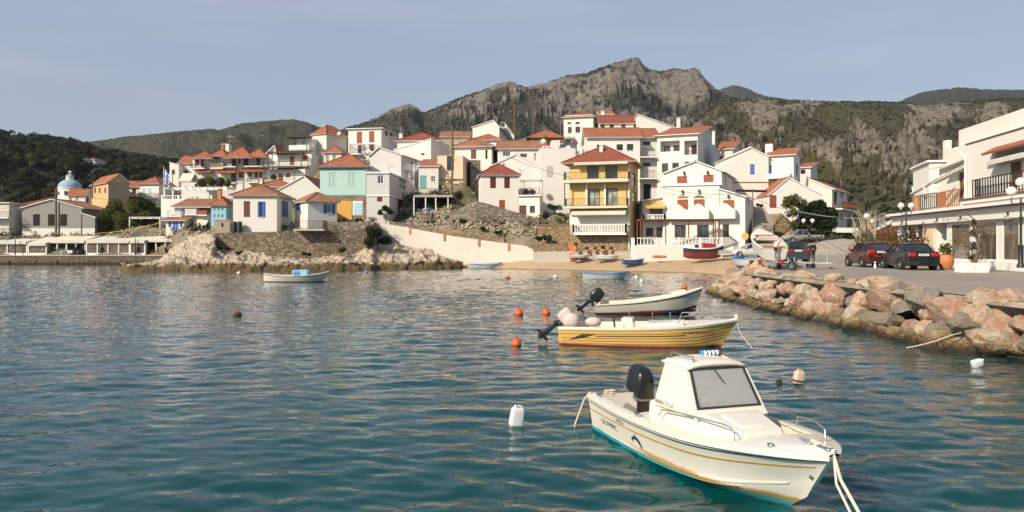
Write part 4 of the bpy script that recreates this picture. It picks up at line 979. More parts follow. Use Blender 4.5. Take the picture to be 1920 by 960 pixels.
# --- big blind white wall
h = House('white_house', 'tall blind white house with a vent block grille', 'house', 1013, 118, 1079, 400, 281, yaw=radians(3), depth=9, wall=M_white)
h.walls('flat'); h.parapet(.3)
a0, z0 = h.hit('f', 1025, 332); a1, z1 = h.hit('f', 1037, 311); vg = MB()
for i in range(3):
    for j in range(6):
        p = a0+(a1-a0)*(i+.15)/3; q = a0+(a1-a0)*(i+.85)/3; zz = z0+(z1-z0)*(j+.2)/6; zq = z0+(z1-z0)*(j+.8)/6; vg.prism([h.pt('f', p, zz, 0), h.pt('f', q, zz, 0), h.pt('f', q, zq, 0), h.pt('f', p, zq, 0)], h.n*.03)
vg.build('vent_grille', M_tan, h.root)
p = House('x', None, None, 1017, 120, 1034, 285, 274, yaw=0, depth=3, wall=M_white, anchor=False, sink=.1, root=h.root); p.win('f', 1019, 275.5, 1025, 287, M_metal, M_glass_l, bars=(0, 0)); p.win('f', 1027, 275.5, 1033, 287, M_metal, M_glass_l, bars=(0, 0)); p.walls('flat')
p = House('x', None, None, 1034, 121, 1050, 285, 263, yaw=0, depth=4, wall=M_white2, anchor=False, sink=.1, root=h.root); p.walls('flat')
p = House('x', None, None, 1052, 121, 1082, 285, 270, yaw=0, depth=4, wall=M_white, anchor=False, sink=.1, root=h.root); p.done('shedf', 263, ov=.2, mat=M_tile_dark)
# --- gable house centre
h = House('white_house', 'broad blind white gable behind the dark red shuttered house', 'house', 918, 119, 1013, 385, 313, yaw=radians(-2), depth=9, wall=M_white); h.done('f', 291, ov=.15, apos=.52, mat=M_tile_dark)
h = House('white_house', 'white house with brown shutters under a wide weathered red roof', 'house', 933, 133, 1022, 310, 279, yaw=radians(-2), depth=8, wall=M_white)
h.shut('f', 975, 288, 988, 295, M_brown, leaves=2); h.shut('f', 1002, 287, 1015, 301, M_brown, leaves=2); h.win('f', 943, 284, 957, 293, M_wpaint, bars=(2, 0)); h.done('s', 266, mat=M_tile_old, ov=.4)
h = House('cream_house', 'cream house with dark eaves and arched veranda under a red hip roof', 'house', 995, 146, 1052, 280, 257, yaw=0, depth=8, wall=M_yellowp)
h.loggia('f', 1000, 260, 1048, 272, 1.2); h.done('hip', 244, ov=.8, eave=M_dark)
h = House('white_house', 'small white gable house with a white railed balcony near the crest poles', 'house', 886, 158, 936, 275, 239, yaw=radians(-6), side=958, wall=M_white)
h.shut('r', 940, 234, 950, 242, M_dark, 'door'); h.done('f', 226, ov=.2, apos=.78, mat=M_tile_dark); h.balcony('r', 938, 958, 252, 243, 1.0, 'bars', M_wpaint, gap=.25)
h = House('white_house', 'white house with orange roof below the small gable house', 'house', 880, 147, 937, 285, 264, yaw=radians(-14), side=958, wall=M_white); h.shut('r', 946, 268, 951, 280, M_brown, leaves=1); h.win('r', 939, 266, 943, 278, M_brown); h.done('hip', 254, ov=.5)
h = House('white_house', 'white house with an old red roof and one brown door beside the utility pole', 'house', 853, 134, 922, 310, 275, yaw=radians(-8), side=938, wall=M_white)
h.shut('f', 883, 281, 893, 298, M_brown); h.shut('f', 910, 281, 914, 298, M_dark, leaves=1); h.shut('r', 926, 284, 930, 300, M_brown, leaves=1); h.done('hip', 262, ov=.6, mat=M_tile_old); h.chimney(856, 290, 268, 5, 1)
h = House('stone_house', 'old stone house with flat tiled roof at the back of the village', 'house', 826, 162, 880, 275, 257, yaw=0, depth=7, wall=M_tan); h.done('s', 248, ov=.3, mat=M_tile_old)
h = House('peach_house', 'peach box shaped house on a worn white base next to the utility pole', 'house', 820, 122, 868, 336, 292, yaw=radians(-6), side=888, wall=M_peach)
h.win('f', 838, 292.5, 851, 320, M_dark, bars=(1, 0)); h.walls('flat'); h.boxm('ledge', 'f', -.1, h.w+.1, h.zb-.1, h.zb+.08, -.05, .25, M_tan)
h = House('white_house', 'worn white base house with flaking plaster under the peach house', 'house', 826, 123.5, 868, 376, 336, yaw=radians(-6), side=887, wall=M_white2); h.walls('flat')
h = House('stone_ruin', 'crumbling stone house wall right of the peach house', 'house', 882, 124.8, 901, 385, 300, yaw=radians(8), depth=5, wall=M_stone); h.walls('flat')
# --- middle back
h = House('white_house', 'white house with three tall red brown shutters and flat roof', 'house', 653, 146, 715, 300, 243, yaw=radians(-10), side=746, wall=M_white)
h.shut('f', 669, 247, 679, 269, M_redbrown); h.shut('f', 692, 246, 702, 267, M_redbrown); h.shut('f', 671, 272, 678, 290, M_darkred, 'door'); h.shut('f', 692, 271, 701, 285, M_darkred, 'door')
h.win('r', 722, 246, 727, 255, M_brown); h.win('r', 731, 247, 736, 256, M_brown); h.done('flat', ov=.4, mat=M_conc); h.balcony('f', 658, 680, 289, 272, 1.0, 'bars', M_black); h.balcony('f', 683, 704, 285, 272, 1.0, 'bars', M_black)
h = House('white_house', 'small white house with red pyramid roof above the turquoise house', 'house', 607, 138, 640, 315, 285, yaw=radians(-6), side=652, wall=M_white2)
h.win('f', 611, 291, 617, 304, M_wpaint); h.win('f', 624, 290, 630, 303, M_wpaint); h.win('r', 640.5, 288, 643, 299, M_brown); h.win('r', 646, 288, 649, 298, M_brown); h.done('hip', 275, ov=.4)
h = House('white_house', 'large white blind gable with grey shaded side left of the utility pole', 'house', 738, 134, 808, 330, 282, yaw=radians(-14), side=842, wall=M_white)
h.win('f', 790, 287, 796, 291, M_dark, bars=(0, 0)); h.done('shedr', 261, ov=.1, mat=M_white2)
h = House('white_house', 'white house with broad red roof and white chimney behind the blind gable', 'house', 745, 142, 822, 300, 264, yaw=radians(-5), depth=9, wall=M_white); h.shut('f', 806, 265, 814, 274, M_lblue, leaves=1); h.done('hip', 250, ov=.4, mat=M_tile_dark); h.chimney(752, 264, 250, 6, 1.5)
h = House('white_house', 'white house with a blue green door and dark window behind the deck', 'house', 785, 121, 822, 360, 312, yaw=radians(-3), depth=6, wall=M_white2)
h.shut('f', 787.5, 329, 800, 354, M_tealtrim, 'door'); h.win('f', 808, 330, 817, 341, M_wpaint); h.done('shedf', 300, ov=.3)
# --- white stepped tower house
h = House('white_house', 'tall white house with three stepped pergola terraces on its left', 'house', 586, 147, 612, 345, 252, yaw=radians(-30), side=650, wall=M_white2)
h.done('hip', 238, ov=.35); h.chimney(610, 250, 234, 6, 3, M_white)
for i, (x0, x1, yt, yb, lab) in enumerate(((556, 588, 260, 282, 'x'), (521, 584, 290, 312, 'x'), (505, 572, 318, 345, 'x'))):
    q = House('x', None, None, x0, 145-2.2*i, x1, yb+30, yt, yaw=radians(-8), depth=4, wall=M_white, anchor=(i == 2), sink=4, root=h.root)
    if i == 0: q.win('f', 565, 264, 574, 279, M_wpaint, M_glass_l, 'door')
    if i == 1: q.shut('f', 543, 293, 552, 309, M_redbrown, 'door'); q.shut('f', 567, 291, 576, 301, M_redbrown)
    if i == 2: q.shut('f', 522, 326, 531, 338, M_redbrown); q.shut('f', 536, 325, 544, 333, M_redbrown)
    q.walls('flat'); q.balcony('f', x0-14 if i else x0-8, x1-2, yb, yb-8, 1.6, 'bars' if i else 'solid', M_black if i else M_white, M_conc, .2)
    zf = Zp(yb, 143-2.2*i); zz = Zp(yt-3, 144-2.2*i); a = q.A+q.n*1.6; b = q.A+q.u*q.w*.8+q.n*1.6; a0 = q.A-q.u*1.2
    pergola('pergola', ['dark timber pergola over the topmost terrace of the tall stepped house', 'dark timber pergola over the middle terrace of the tall stepped house', 'dark timber pergola over the lowest terrace of the tall stepped house'][i],
            [(a.x-1.2, a.y, zf), (b.x, b.y, zf), (b.x, b.y+2.6, zf), (a.x-1.2, a.y+2.6, zf)], zz, M_pole, 7, .13, cover=M_pole)
# --- hotel with many red roofs
dh = 150
h = House('white_hotel', 'white hotel with repeated red roofs and dark balcony doors', 'building', 361, dh, 525, 375, 296, yaw=radians(-2), depth=9, wall=M_white2)
rt = h.root; Z = lambda py: Zp(py, dh)
for (x0, y0, x1, y1) in ((365, 299, 373, 311), (377, 296.5, 382, 313), (434, 297, 443, 313), (447, 297, 451, 307), (456, 297, 466, 313), (481, 297, 488, 311), (433, 323, 443, 343), (448, 322, 459, 333), (466, 322, 471, 331), (478, 321, 483, 333), (485, 321, 491, 333)): h.shut('f', x0, y0, x1, y1, M_darkred, 'door', leaves=1)
h.walls('flat')
for (x0, x1, yf, yr) in ((361, 388, 316, 308), (422, 446, 313, 305), (462, 496, 312, 304), (430, 446, 343, 335), (466, 500, 342, 334)): h.balcony('f', x0, x1, yf, yr, 1.2, 'bars', M_black, gap=.25)
h.boxm('balcony_screen', 'f', *sorted((h.hit('f', 398, 1)[0], h.hit('f', 422, 1)[0])), Z(318), Z(307), 0, 1.0, M_cream)
for (x0, x1, ye, ya, fwd) in ((359, 398, 297, 287, 2.2), (394, 426, 293, 284, 1.2), (420, 472, 295, 279, 2.4), (464, 499, 294, 282, 1.4)):
    q = House('x', None, None, x0+2, dh-fwd, x1-2, ye+2, ye, yaw=0, depth=8, wall=M_white, anchor=False, sink=.1, root=rt); q.roof('hip', zapex=Zp(ya, dh+2), ov=.5, mat=M_tile)
q = House('x', None, None, 496, dh-.5, 520, 360, 293, yaw=radians(-4), side=535, wall=M_white, anchor=False, root=rt); q.done('f', 274, ov=.4, apos=.8, mat=M_tile)
for (x0, x1, yt, yb) in ((410, 446, 318, 325), (455, 500, 316, 323), (372, 400, 319, 324)):
    a0 = h.hit('f', x0, 1)[0]; a1 = h.hit('f', x1, 1)[0]; m = MB(); P = lambda a, o, z: h.pt('f', a, z, o)
    m.add([P(a0, 0, Z(yt)), P(a1, 0, Z(yt)), P(a1, 1.5, Z(yb)), P(a0, 1.5, Z(yb)), P(a0, 0, Z(yt)-.12), P(a1, 0, Z(yt)-.12), P(a1, 1.5, Z(yb)-.12), P(a0, 1.5, Z(yb)-.12)], [(0, 1, 2, 3), (7, 6, 5, 4), (0, 3, 7, 4), (1, 5, 6, 2), (3, 2, 6, 7)], 0, [[(a0, 0), (a1, 0), (a1, 1.7), (a0, 1.7)]]+[[(0, 0)]*4]*4); m.build('porch_roof', M_tile, rt)
h.awning('f', 343, 366, 325, 340, 1.8, M_canvas_w); h.chimney(425, 285, 268, 14, 4, M_white, M_brown); h.chimney(419, 290, 271, 5, 1, M_redbrown)
h = House('white_house', 'small white house with one dark window at the left end of the hotel', 'house', 318, 152, 335, 362, 310, yaw=0, depth=4, wall=M_white); h.win('f', 322, 318, 328, 327, M_brown); h.done('shedl', 305, ov=.1)
h = House('white_house', 'white house with two stepped red roofs squeezed left of the hotel', 'house', 336, 154, 361, 362, 306, yaw=0, depth=6, wall=M_white2); h.win('f', 345, 319, 352, 325, M_redbrown); h.done('s', 294, ov=.4)
h = House('white_house', 'low white house with an awning under the hotel terrace', 'house', 340, 141, 392, 362, 342, yaw=0, depth=5, wall=M_white2); h.win('f', 365, 344, 388, 354, M_dark, bars=(3, 0)); h.walls('flat')
# --- white gable roofs between
h = House('white_house', 'low white house with a big plain gable behind the blue shuttered house', 'house', 520, 122, 600, 380, 358, yaw=radians(-3), depth=9, wall=M_white2); h.done('f', 331, ov=.2, apos=.62)
h = House('white_house', 'white house with red roof and a tall white chimney beside the hedge', 'house', 478, 128, 545, 375, 350, yaw=0, depth=6, wall=M_white2); h.shut('f', 490, 353, 500, 366, M_darkred); h.done('hip', 339, ov=.4); h.chimney(490, 352, 335, 5, 1); h.chimney(448, 372, 346, 7, 2)
# --- light blue house and taverns
h = House('light_blue_house', 'light blue house with six small white windows', 'house', 396, 119, 424, 428, 384, yaw=radians(2), side=440, wall=M_lblue)
for x in (401, 408.5, 415.5):
    for y in (389, 402): h.win('f', x, y, x+4, y+6.5, M_wpaint, M_glass_l, bars=(0, 0))
h.done('hip', 371, ov=.35); h.chimney(412, 376, 354, 7, 1, M_terra)
h = House('white_house', 'white tavern house with a long low red roof and upper balcony', 'house', 327, 124, 410, 430, 388, yaw=radians(3), depth=7, wall=M_white2)
h.shut('f', 340, 392, 352, 404, M_blue2); h.loggia('f', 372, 389, 397, 398, 1.4); h.shut('f', 352, 416, 366, 432, M_darkred, 'door'); h.win('f', 372, 418, 392, 432, M_dark); h.done('shedf', 374, ov=.6, mat=M_tile_old)
h.balcony('f', 318, 344, 405, 395, 1.0, 'bars', M_paleblue); h.balcony('f', 350, 372, 402, 392, .8, 'solid', M_white2); h.balcony('f', 374, 392, 403, 395, 1.0, 'solid', M_redbrown, M_wpaint); h.awning('f', 368, 392, 410, 422, 1.4, M_canvas); h.awning('f', 342, 362, 411, 416, 1.4, M_canvas)
h = House('white_house', 'tiny white shop with blue door under a small red tiled hood', 'house', 311, 121.5, 345, 438, 413, yaw=0, depth=3, wall=M_white, sink=.3)
h.shut('f', 323.5, 416, 335, 438, M_blue2, 'door'); h.shut('f', 316, 416, 321, 426, M_blue); h.shut('f', 338, 414, 342, 426, M_blue); h.done('shedf', 405, ov=.5)
# --- white terrace platform with balustrade and pergola
h = House('terrace_building', 'white terrace building with a long white balustrade below the hotel', 'building', 302, 133, 398, 425, 374, yaw=radians(1), depth=8, wall=M_white); h.walls('flat'); h.rail('f', 303, 396, 374, 366, -.15, 'balusters', M_wpaint)
a = h.A; zf = h.zt; pergola('pergola', 'white pergola on the balustraded terrace', [(a.x+.3, a.y+.6, zf), (a.x+11.5, a.y+.8, zf), (a.x+11.5, a.y+4, zf), (a.x+.3, a.y+4, zf)], Zp(352, 133), M_wpaint, 9, .22)
# --- left part: orange house, church, white houses
h = House('white_house', 'white house with a long orange roof and pale blue doors beside the flag', 'house', 262, 147, 298, 382, 345, yaw=radians(-6), side=345, wall=M_white)
h.shut('f', 268, 354, 273, 368, M_paleblue, 'door', leaves=1); h.shut('f', 279, 353, 284, 367, M_paleblue, 'door', leaves=1); h.done('hip', 333, ov=.4); h.balcony('f', 263, 297, 371, 363, 1.0, 'wood', M_redbrown)
h = House('white_house', 'small white house with orange roof and one dark window right of the orange house', 'house', 228, 150, 262, 370, 350, yaw=radians(5), depth=6, wall=M_white); h.win('f', 248, 354, 255, 363, M_brown); h.done('s', 341, ov=.4); h.balcony('f', 230, 262, 368, 362, .8, 'wood', M_redbrown)
h = House('orange_house', 'orange fronted house with brown shutters and beige gable side', 'house', 172, 148, 203, 376, 347, dr=140, side=242, wall=M_orange)
for x in (176.5, 185, 195.5): h.shut('f', x, 352, x+3.5, 362, M_brown, leaves=1)
h.done('s', 334, ov=.35); h.boxm('side_render', 'r', .02, h.L-.02, h.zb-1, h.zt-.02, .01, .05, M_tan)
h = House('white_house', 'white house with orange roof and two orange shutters beside the church', 'house', 128, 152, 160, 402, 366, yaw=radians(8), side=174, wall=M_white)
h.shut('f', 130, 370, 135, 377, M_orange); h.shut('f', 142, 369, 147, 376, M_orange); h.shut('r', 162, 370, 166, 380, M_darkred, leaves=1); h.done('s', 356, ov=.3)
h = House('white_house', 'narrow white stepped house with a dark doorway behind the green tree', 'house', 152, 144, 186, 415, 384, yaw=radians(6), depth=5, wall=M_white2); h.shut('f', 163, 385, 167, 400, M_brown, leaves=1); h.win('f', 176, 388, 179, 393, M_dark, bars=(0, 0)); h.walls('flat')
h = House('grey_warehouse', 'grey gabled warehouse with three dark shutters and white base', 'warehouse', 42, 131, 153, 442, 390, yaw=radians(3), depth=11, wall=M_grey)
for (x0, x1) in ((62, 75), (90, 103), (113, 126)): h.shut('f', x0, 401.5, x1, 423.5, M_dark)
h.done('f', 374.5, ov=.25, ovs=.4, mat=M_tile_old); h.boxm('white_base', 'f', 0, h.w, h.zb-1, Zp(428, 131), 0, .04, M_white)
h.boxm('side_render', 'l', 0, h.L, h.zb-1, h.zt-.01, 0, .04, M_white2)
h = House('grey_annex', 'grey lean-to at the right end of the warehouse', 'house', 153.5, 131.6, 178, 442, 409, yaw=radians(3), depth=9, wall=M_grey); h.done('shedl', 400, ov=.2, mat=M_tile_old); h.boxm('white_base', 'f', 0, h.w, h.zb-1, Zp(428, 131), 0, .04, M_white)
h = House('white_house', 'white house with a wide low dark red roof behind the warehouse', 'house', 37, 152, 115, 400, 384, yaw=0, depth=8, wall=M_white); h.done('hip', 372, ov=.4, mat=M_tile_dark)
h = House('white_house', 'white house with brown framed side under the warehouse eaves', 'house', 14, 134, 41, 442, 393, yaw=0, depth=6, wall=M_white2); h.shut('f', 29, 405, 34, 428, M_tan); h.done('shedr', 388, ov=.2)
h = House('white_house', 'flat roofed white house with an iron balcony at the left edge', 'house', -30, 130, 17, 442, 381, yaw=0, depth=7, wall=M_white2); h.shut('f', -8, 388, -1, 407, M_brown); h.done('flat', ov=.4, mat=M_conc); h.balcony('f', -28, 24, 408, 397, 1.3, 'bars'); h.balcony('f', -28, 24, 438, 428, 1.3, 'bars')
# church
c0 = W(131, 402, 160); ch = empty('church', c0, 'white church with a pale blue dome and lantern', 'church')
def rp(pxr): return pxr/F*160
zc = lambda py: Zp(py, 160)
cc = (c0.x, c0.y, 0)
m = MB(); m.box((c0.x-rp(22), c0.y-4, zc(402)-4), (c0.x+rp(26), c0.y+5, zc(374))); m.lathe([(rp(19.5), zc(376)), (rp(19.5), zc(354)), (rp(20.5), zc(354)), (rp(20.5), zc(352.5)), (0.01, zc(352.5))], cc, 24); m.build('wall', M_white, ch, smooth=True)
for k in range(8):
    a = k*pi/4-pi/2+.2; m = MB(); q = Matrix.Translation((c0.x, c0.y, 0)) @ Matrix.Rotation(a, 4, 'Z'); m.box((rp(19.2), -.28, zc(367)), (rp(19.9), .28, zc(360)), 0, q); m.build('window', M_dark, ch)
prof = [(rp(20)*cos(t_), zc(353)+rp(17)*sin(t_)) for t_ in [i*pi/2/10 for i in range(11)]]
m = MB(); m.lathe(prof[:-1]+[(.02, zc(353)+rp(17))], cc, 28); m.build('dome', M_dome, ch, smooth=True)
m = MB(); m.lathe([(rp(6.5), zc(338)), (rp(6.5), zc(333)), (rp(7), zc(333)), (rp(7), zc(332)), (.01, zc(332))], cc, 14); m.build('lantern', M_white, ch, smooth=True)
m = MB(); m.lathe([(rp(7), zc(332.5)), (rp(6), zc(329)), (rp(3), zc(327)), (.02, zc(326))], cc, 14); m.build('lantern_dome', M_dome, ch, smooth=True)
m = MB(); m.bar((c0.x, c0.y, zc(327)), (c0.x, c0.y, zc(319.5)), .12); m.bar((c0.x-.4, c0.y, zc(322)), (c0.x+.4, c0.y, zc(322)), .12); m.build('cross', M_wpaint, ch)
c1 = W(204, 343, 165); sm = empty('chapel_dome', c1, 'small pale blue dome peeking over the orange house roof', 'chapel'); m = MB(); q = 8.5/F*165
m.lathe([(q, -3), (q, 0)]+[(q*cos(i*pi/12), q*.8*sin(i*pi/12)) for i in range(1, 6)]+[(.02, q*.8)], c1, 20); m.build('dome', M_dome, sm, smooth=True); m = MB(); m.bar(c1+Vector((0, 0, q*.75)), c1+Vector((0, 0, q*1.5)), .1); m.build('finial', M_wpaint, sm)
# --- right of the villa
h = House('white_house', 'white gabled house with a pale blue window above the outdoor stairs', 'house', 1370, 108, 1441, 415, 294, yaw=radians(-1), depth=9, wall=M_white)
h.shut('f', 1406.5, 308, 1415, 327.5, M_blue2, leaves=2); h.done('f', 278, ov=.15, apos=.52, mat=M_white); h.boxm('string_course', 'f', 0, h.w, Zp(343, 108), Zp(341, 108), -.01, .05, M_redbrown)
q = House('x', None, None, 1441, 108.6, 1488, 415, 292, yaw=radians(-30), side=1500, wall=M_white, anchor=False, root=h.root); q.shut('f', 1443, 309, 1447, 328, M_blue2, leaves=1); q.shut('r', 1493, 308, 1495.5, 328, M_dark, leaves=1); q.done('s', 282, ov=.4); q.balcony('f', 1442, 1483, 333, 326, .9, 'solid', M_white); q.chimney(1443, 286, 267, 13, 2, M_white, M_tile_dark)
h = House('white_house', 'white blind gable house behind the dark tree', 'house', 1441, 103, 1540, 430, 366, yaw=radians(-1), depth=8, wall=M_white); h.shut('f', 1443, 358+8, 1456, 390, M_redbrown, 'door'); h.done('f', 334, ov=.15, apos=.38, mat=M_tile)
h = House('white_house', 'white house with two iron balconies on its right end', 'house', 1512, 110, 1560, 436, 356, yaw=radians(-36), side=1588, wall=M_white2)
for y in (360, 400): h.shut('r', 1564, y, 1569, y+24, M_dark, 'door'); h.shut('r', 1576, y, 1580, y+12, M_tan)
h.balcony('r', 1562, 1590, 393, 381, 1.3, 'bars', M_brown); h.done('f', 335, ov=.2, ovs=.4, apos=.05, mat=M_tile)
h = House('white_house', 'small white house with red lean-to roof below the cliffs', 'house', 1499, 122, 1520, 350, 315, yaw=radians(-36), side=1532, wall=M_white3); h.shut('f', 1501, 318, 1510, 326, M_dark); h.done('shedf', 307, ov=.3)
h = House('white_house', 'white house with one brown window between the apartments and the blue window house', 'house', 1347, 126, 1374, 320, 280, yaw=radians(-28), side=1392, wall=M_white2); h.shut('f', 1349, 293, 1356, 307, M_redbrown); h.done('s', 268, ov=.4)
h = House('farm_villa', 'pair of tiny white villas with red roofs on the wooded hill', 'villa', 147, 330, 163, 305, 299, yaw=0, depth=9, wall=M_white, anchor=False, sink=12); h.done('hip', 296, ov=.4)
h = House('farm_villa', 'tiny white villa beside its twin on the wooded hill', 'villa', 164, 332, 178, 306, 300, yaw=0, depth=9, wall=M_white, anchor=False, sink=12); h.done('hip', 297, ov=.4)
# ---------------------------------------------------------------- the ground the village stands on
def anch(px, py, d): p = W(px, py, d); ANCH.append((p.x, p.y, p.z))
for a in [(750,415,112),(800,392,114),(850,380,115),(890,385,112),(820,425,108),(870,415,108),(900,412,107),(950,425,105),(900,445,104),(960,450,102.5),(1000,455,101.5),(860,440,106),(1040,430,104),
          (1040,400,112),(1200,470,98),(1400,462,97),(1420,470,90),(1470,460,95),(1520,462,95),(1600,452,100),(1640,450,105),(1440,420,104),(1440,400,107),(1540,440,108),(1600,440,112),
          (60,478,124),(160,478,124),(280,478,124),(330,474,122),(400,440,112),(460,437,112),(230,445,135),(240,405,140),(280,390,142),(700,415,112),(640,412,112),
          (1660,440,130),(1600,435,160),(1500,400,160),(100,420,160),(0,430,160),(-150,430,160),(-150,440,140)]: anch(*a)
for px in range(1700, 2700, 120):
    for dd in (90, 120, 150, 190, 230): ANCH.append((Xp(px, dd), dd, 1.9))
for px in range(-200, 1700, 60):
    yb = interp([(-200,425),(100,405),(300,360),(500,320),(700,285),(1000,260),(1200,260),(1350,300),(1500,345),(1560,400),(1640,450)], px); anch(px, yb, 190); anch(px, yb-2, 235)
AN = np.array(ANCH)
def idw(x, y, p=3.2):
    out = np.zeros(x.shape); xf, yf = x.ravel(), y.ravel(); r = np.zeros(xf.shape)
    for k in range(0, len(xf), 4000):
        D = (xf[k:k+4000, None]-AN[None, :, 0])**2+(yf[k:k+4000, None]-AN[None, :, 1])**2+.4; w_ = D**(-p/2*1.0); r[k:k+4000] = (w_*AN[None, :, 2]).sum(1)/w_.sum(1)
    return r.reshape(x.shape)
frontd = [(-300,121.3),(322,121.3),(326,112),(398,103),(402,101.6),(700,101.6),(704,109.3),(850,105.2),(1005,102.2),(1010,103.2),(1060,102.8),(1066,98.8),(1188,98.8),(1192,94),(1352,94),(1356,96),(1412,91),(1440,84),(1640,80),(2700,80)]
frontz = [(-300,1.4),(322,1.4),(326,2.0),(398,4.3),(402,4.7),(700,4.7),(704,5.7),(850,4.3),(1005,2.5),(1010,4.0),(1060,3.9),(1066,2.3),(1188,2.3),(1192,1.9),(1352,1.9),(1412,1.95),(2700,1.95)]
npx, nd_ = 700, 170
px = np.linspace(-300, 2700, npx)[:, None]; t = np.linspace(0, 1, nd_)[None, :]**1.5
d0 = interp(frontd, px); d = d0+(236-d0)*t; X = (px-CX)/F*d; Y = d+0*X; z = idw(X, Y)-.25
bl = sstep(0, 4.0, Y-d0); z = interp(frontz, px)*(1-bl)+z*bl+0*X
z = z+fbm(X/2.2, Y/2.2, 0, o=4)*.45*bl*np.clip((z-2.6)/2, 0, 1)
rub = sstep(700, 740, px)*(1-sstep(1000, 1010, px))*(Y < 125); z = z+rub*bl*(np.abs(fbm(X/1.1, Y/1.1, 2, o=4))*1.1-.1)
o = np_mesh('village_ground', np.stack([X, Y, z], -1).reshape(-1, 3), grid_faces(npx, nd_), [M_earth, M_road]); o['kind'] = 'structure'
pf = px+0*d; mi_ = ((pf > 1418) & (d < 104) & (z < 4.2))[:-1, :-1].astype(np.int32).ravel(); o.data.polygons.foreach_set('material_index', mi_)
VG = (px, d, z)
# promenade paving and quay face at the left
qy = 120.9; zq = 1.42
o = MB().box((Xp(-500, qy), qy+.5, -2), (Xp(330, qy), 127.5, zq)).build('promenade', M_conc); o['kind'] = 'structure'
qw = empty('quay_wall', (Xp(100, qy), qy, 0), 'low brown stone quay wall under the tavern awnings', 'quay wall')
MB().box((Xp(-500, qy), qy, -2), (Xp(330, qy), qy+.55, zq-.05)).build('wall', M_stone_q, qw)
MB().box((Xp(-500, qy), qy-.15, zq-.05), (Xp(330, qy), qy+.8, zq+.12)).build('coping', M_conc, qw)
rsq = np.random.RandomState(3); mb = MB()
for k in range(40):
    x = Xp(-60+k*10, qy); mb.box((x+.06, qy-.25-rsq.rand()*.25, -1), (x+.86, qy+.1, .55+rsq.rand()*.25))
mb.build('footing', M_stone_q, qw)
# rocky headland shore
npx, nv = 560, 64
px = np.linspace(228, 870, npx)[:, None]; v = np.linspace(0, 1, nv)[None, :]
dw = interp([(228,93),(245,86.5),(300,86.5),(400,89.5),(480,91),(550,92.5),(650,95),(720,97),(780,99),(845,101.5),(870,103)], px)
di = interp([(228,97),(245,99),(300,112),(330,112),(400,101.3),(700,101.2),(712,108.0),(770,106.6),(850,104.4),(870,104)], px)
yt = interp([(228,514),(240,501),(300,487),(330,462),(355,446),(385,437),(400,440),(404,464),(480,476),(560,487),(600,486),(660,476),(700,464),(712,455),(740,456),(800,470),(845,486),(870,497)], px)
d = dw-1.2+(di-dw+1.2)*v; X = (px-CX)/F*d; Y = d+0*X; zi = CH+(HY-yt)/F*di
prof = np.interp(v, [0, .10, .16, .24, .5, 1], [-1.4, -.5, .55, .95, .0, 0]) ; top = .95+(zi-.95)*np.clip((v-.24)/.76, 0, 1)**.8
z = np.where(v < .24, prof, top)+0*X
env = sstep(.05, .2, v)*(1-sstep(.9, 1, v))
z = z+env*(ridged(X/3.6, Y/3.6, z/3, 5, .55)-.5)*.85*np.clip(zi, .5, 2)*.8; Y2 = Y-env*(ridged(X/2.3, z/1.4, 4, 4)-.4)*1.3*(1-v); X2 = X+env*fbm(X/1.2, Y/1.2, z, o=4)*.7
z = z+env*fbm(X*1.6, Y*1.6, z*2, o=3)*.35
o = np_mesh('rocky_shore', np.stack([X2, Y2, z], -1).reshape(-1, 3), grid_faces(npx, nv), M_shore); o['kind'] = 'structure'
# beach
npx, nv = 260, 50
px = np.linspace(838, 1440, npx)[:, None]; v = np.linspace(0, 1, nv)[None, :]
dw = interp([(838,104.5),(880,102),(940,100.5),(1000,97.5),(1100,93),(1175,90.5),(1300,86),(1345,80),(1380,66),(1440,52)], px); db = interp([(838,107),(880,105),(1000,101.5),(1060,101.5),(1190,98),(1355,96.5),(1440,93)], px)
d = dw-2.5+(db-dw+2.5)*v; X = (px-CX)/F*d; Y = d+0*X; a = (d-dw); zb_ = interp([(838,.6),(880,.7),(1000,1.2),(1190,1.9),(1440,1.85)], px)
z = np.where(a < 0, a*.22, zb_*np.clip(a/np.maximum(db-dw, 1), 0, 1)**.75)+fbm(X/1.6, Y/1.6, 0, o=4)*.16*np.clip(a/3, 0, 1)
o = np_mesh('beach', np.stack([X, Y, z], -1).reshape(-1, 3), grid_faces(npx, nv), M_sand); o['kind'] = 'structure'
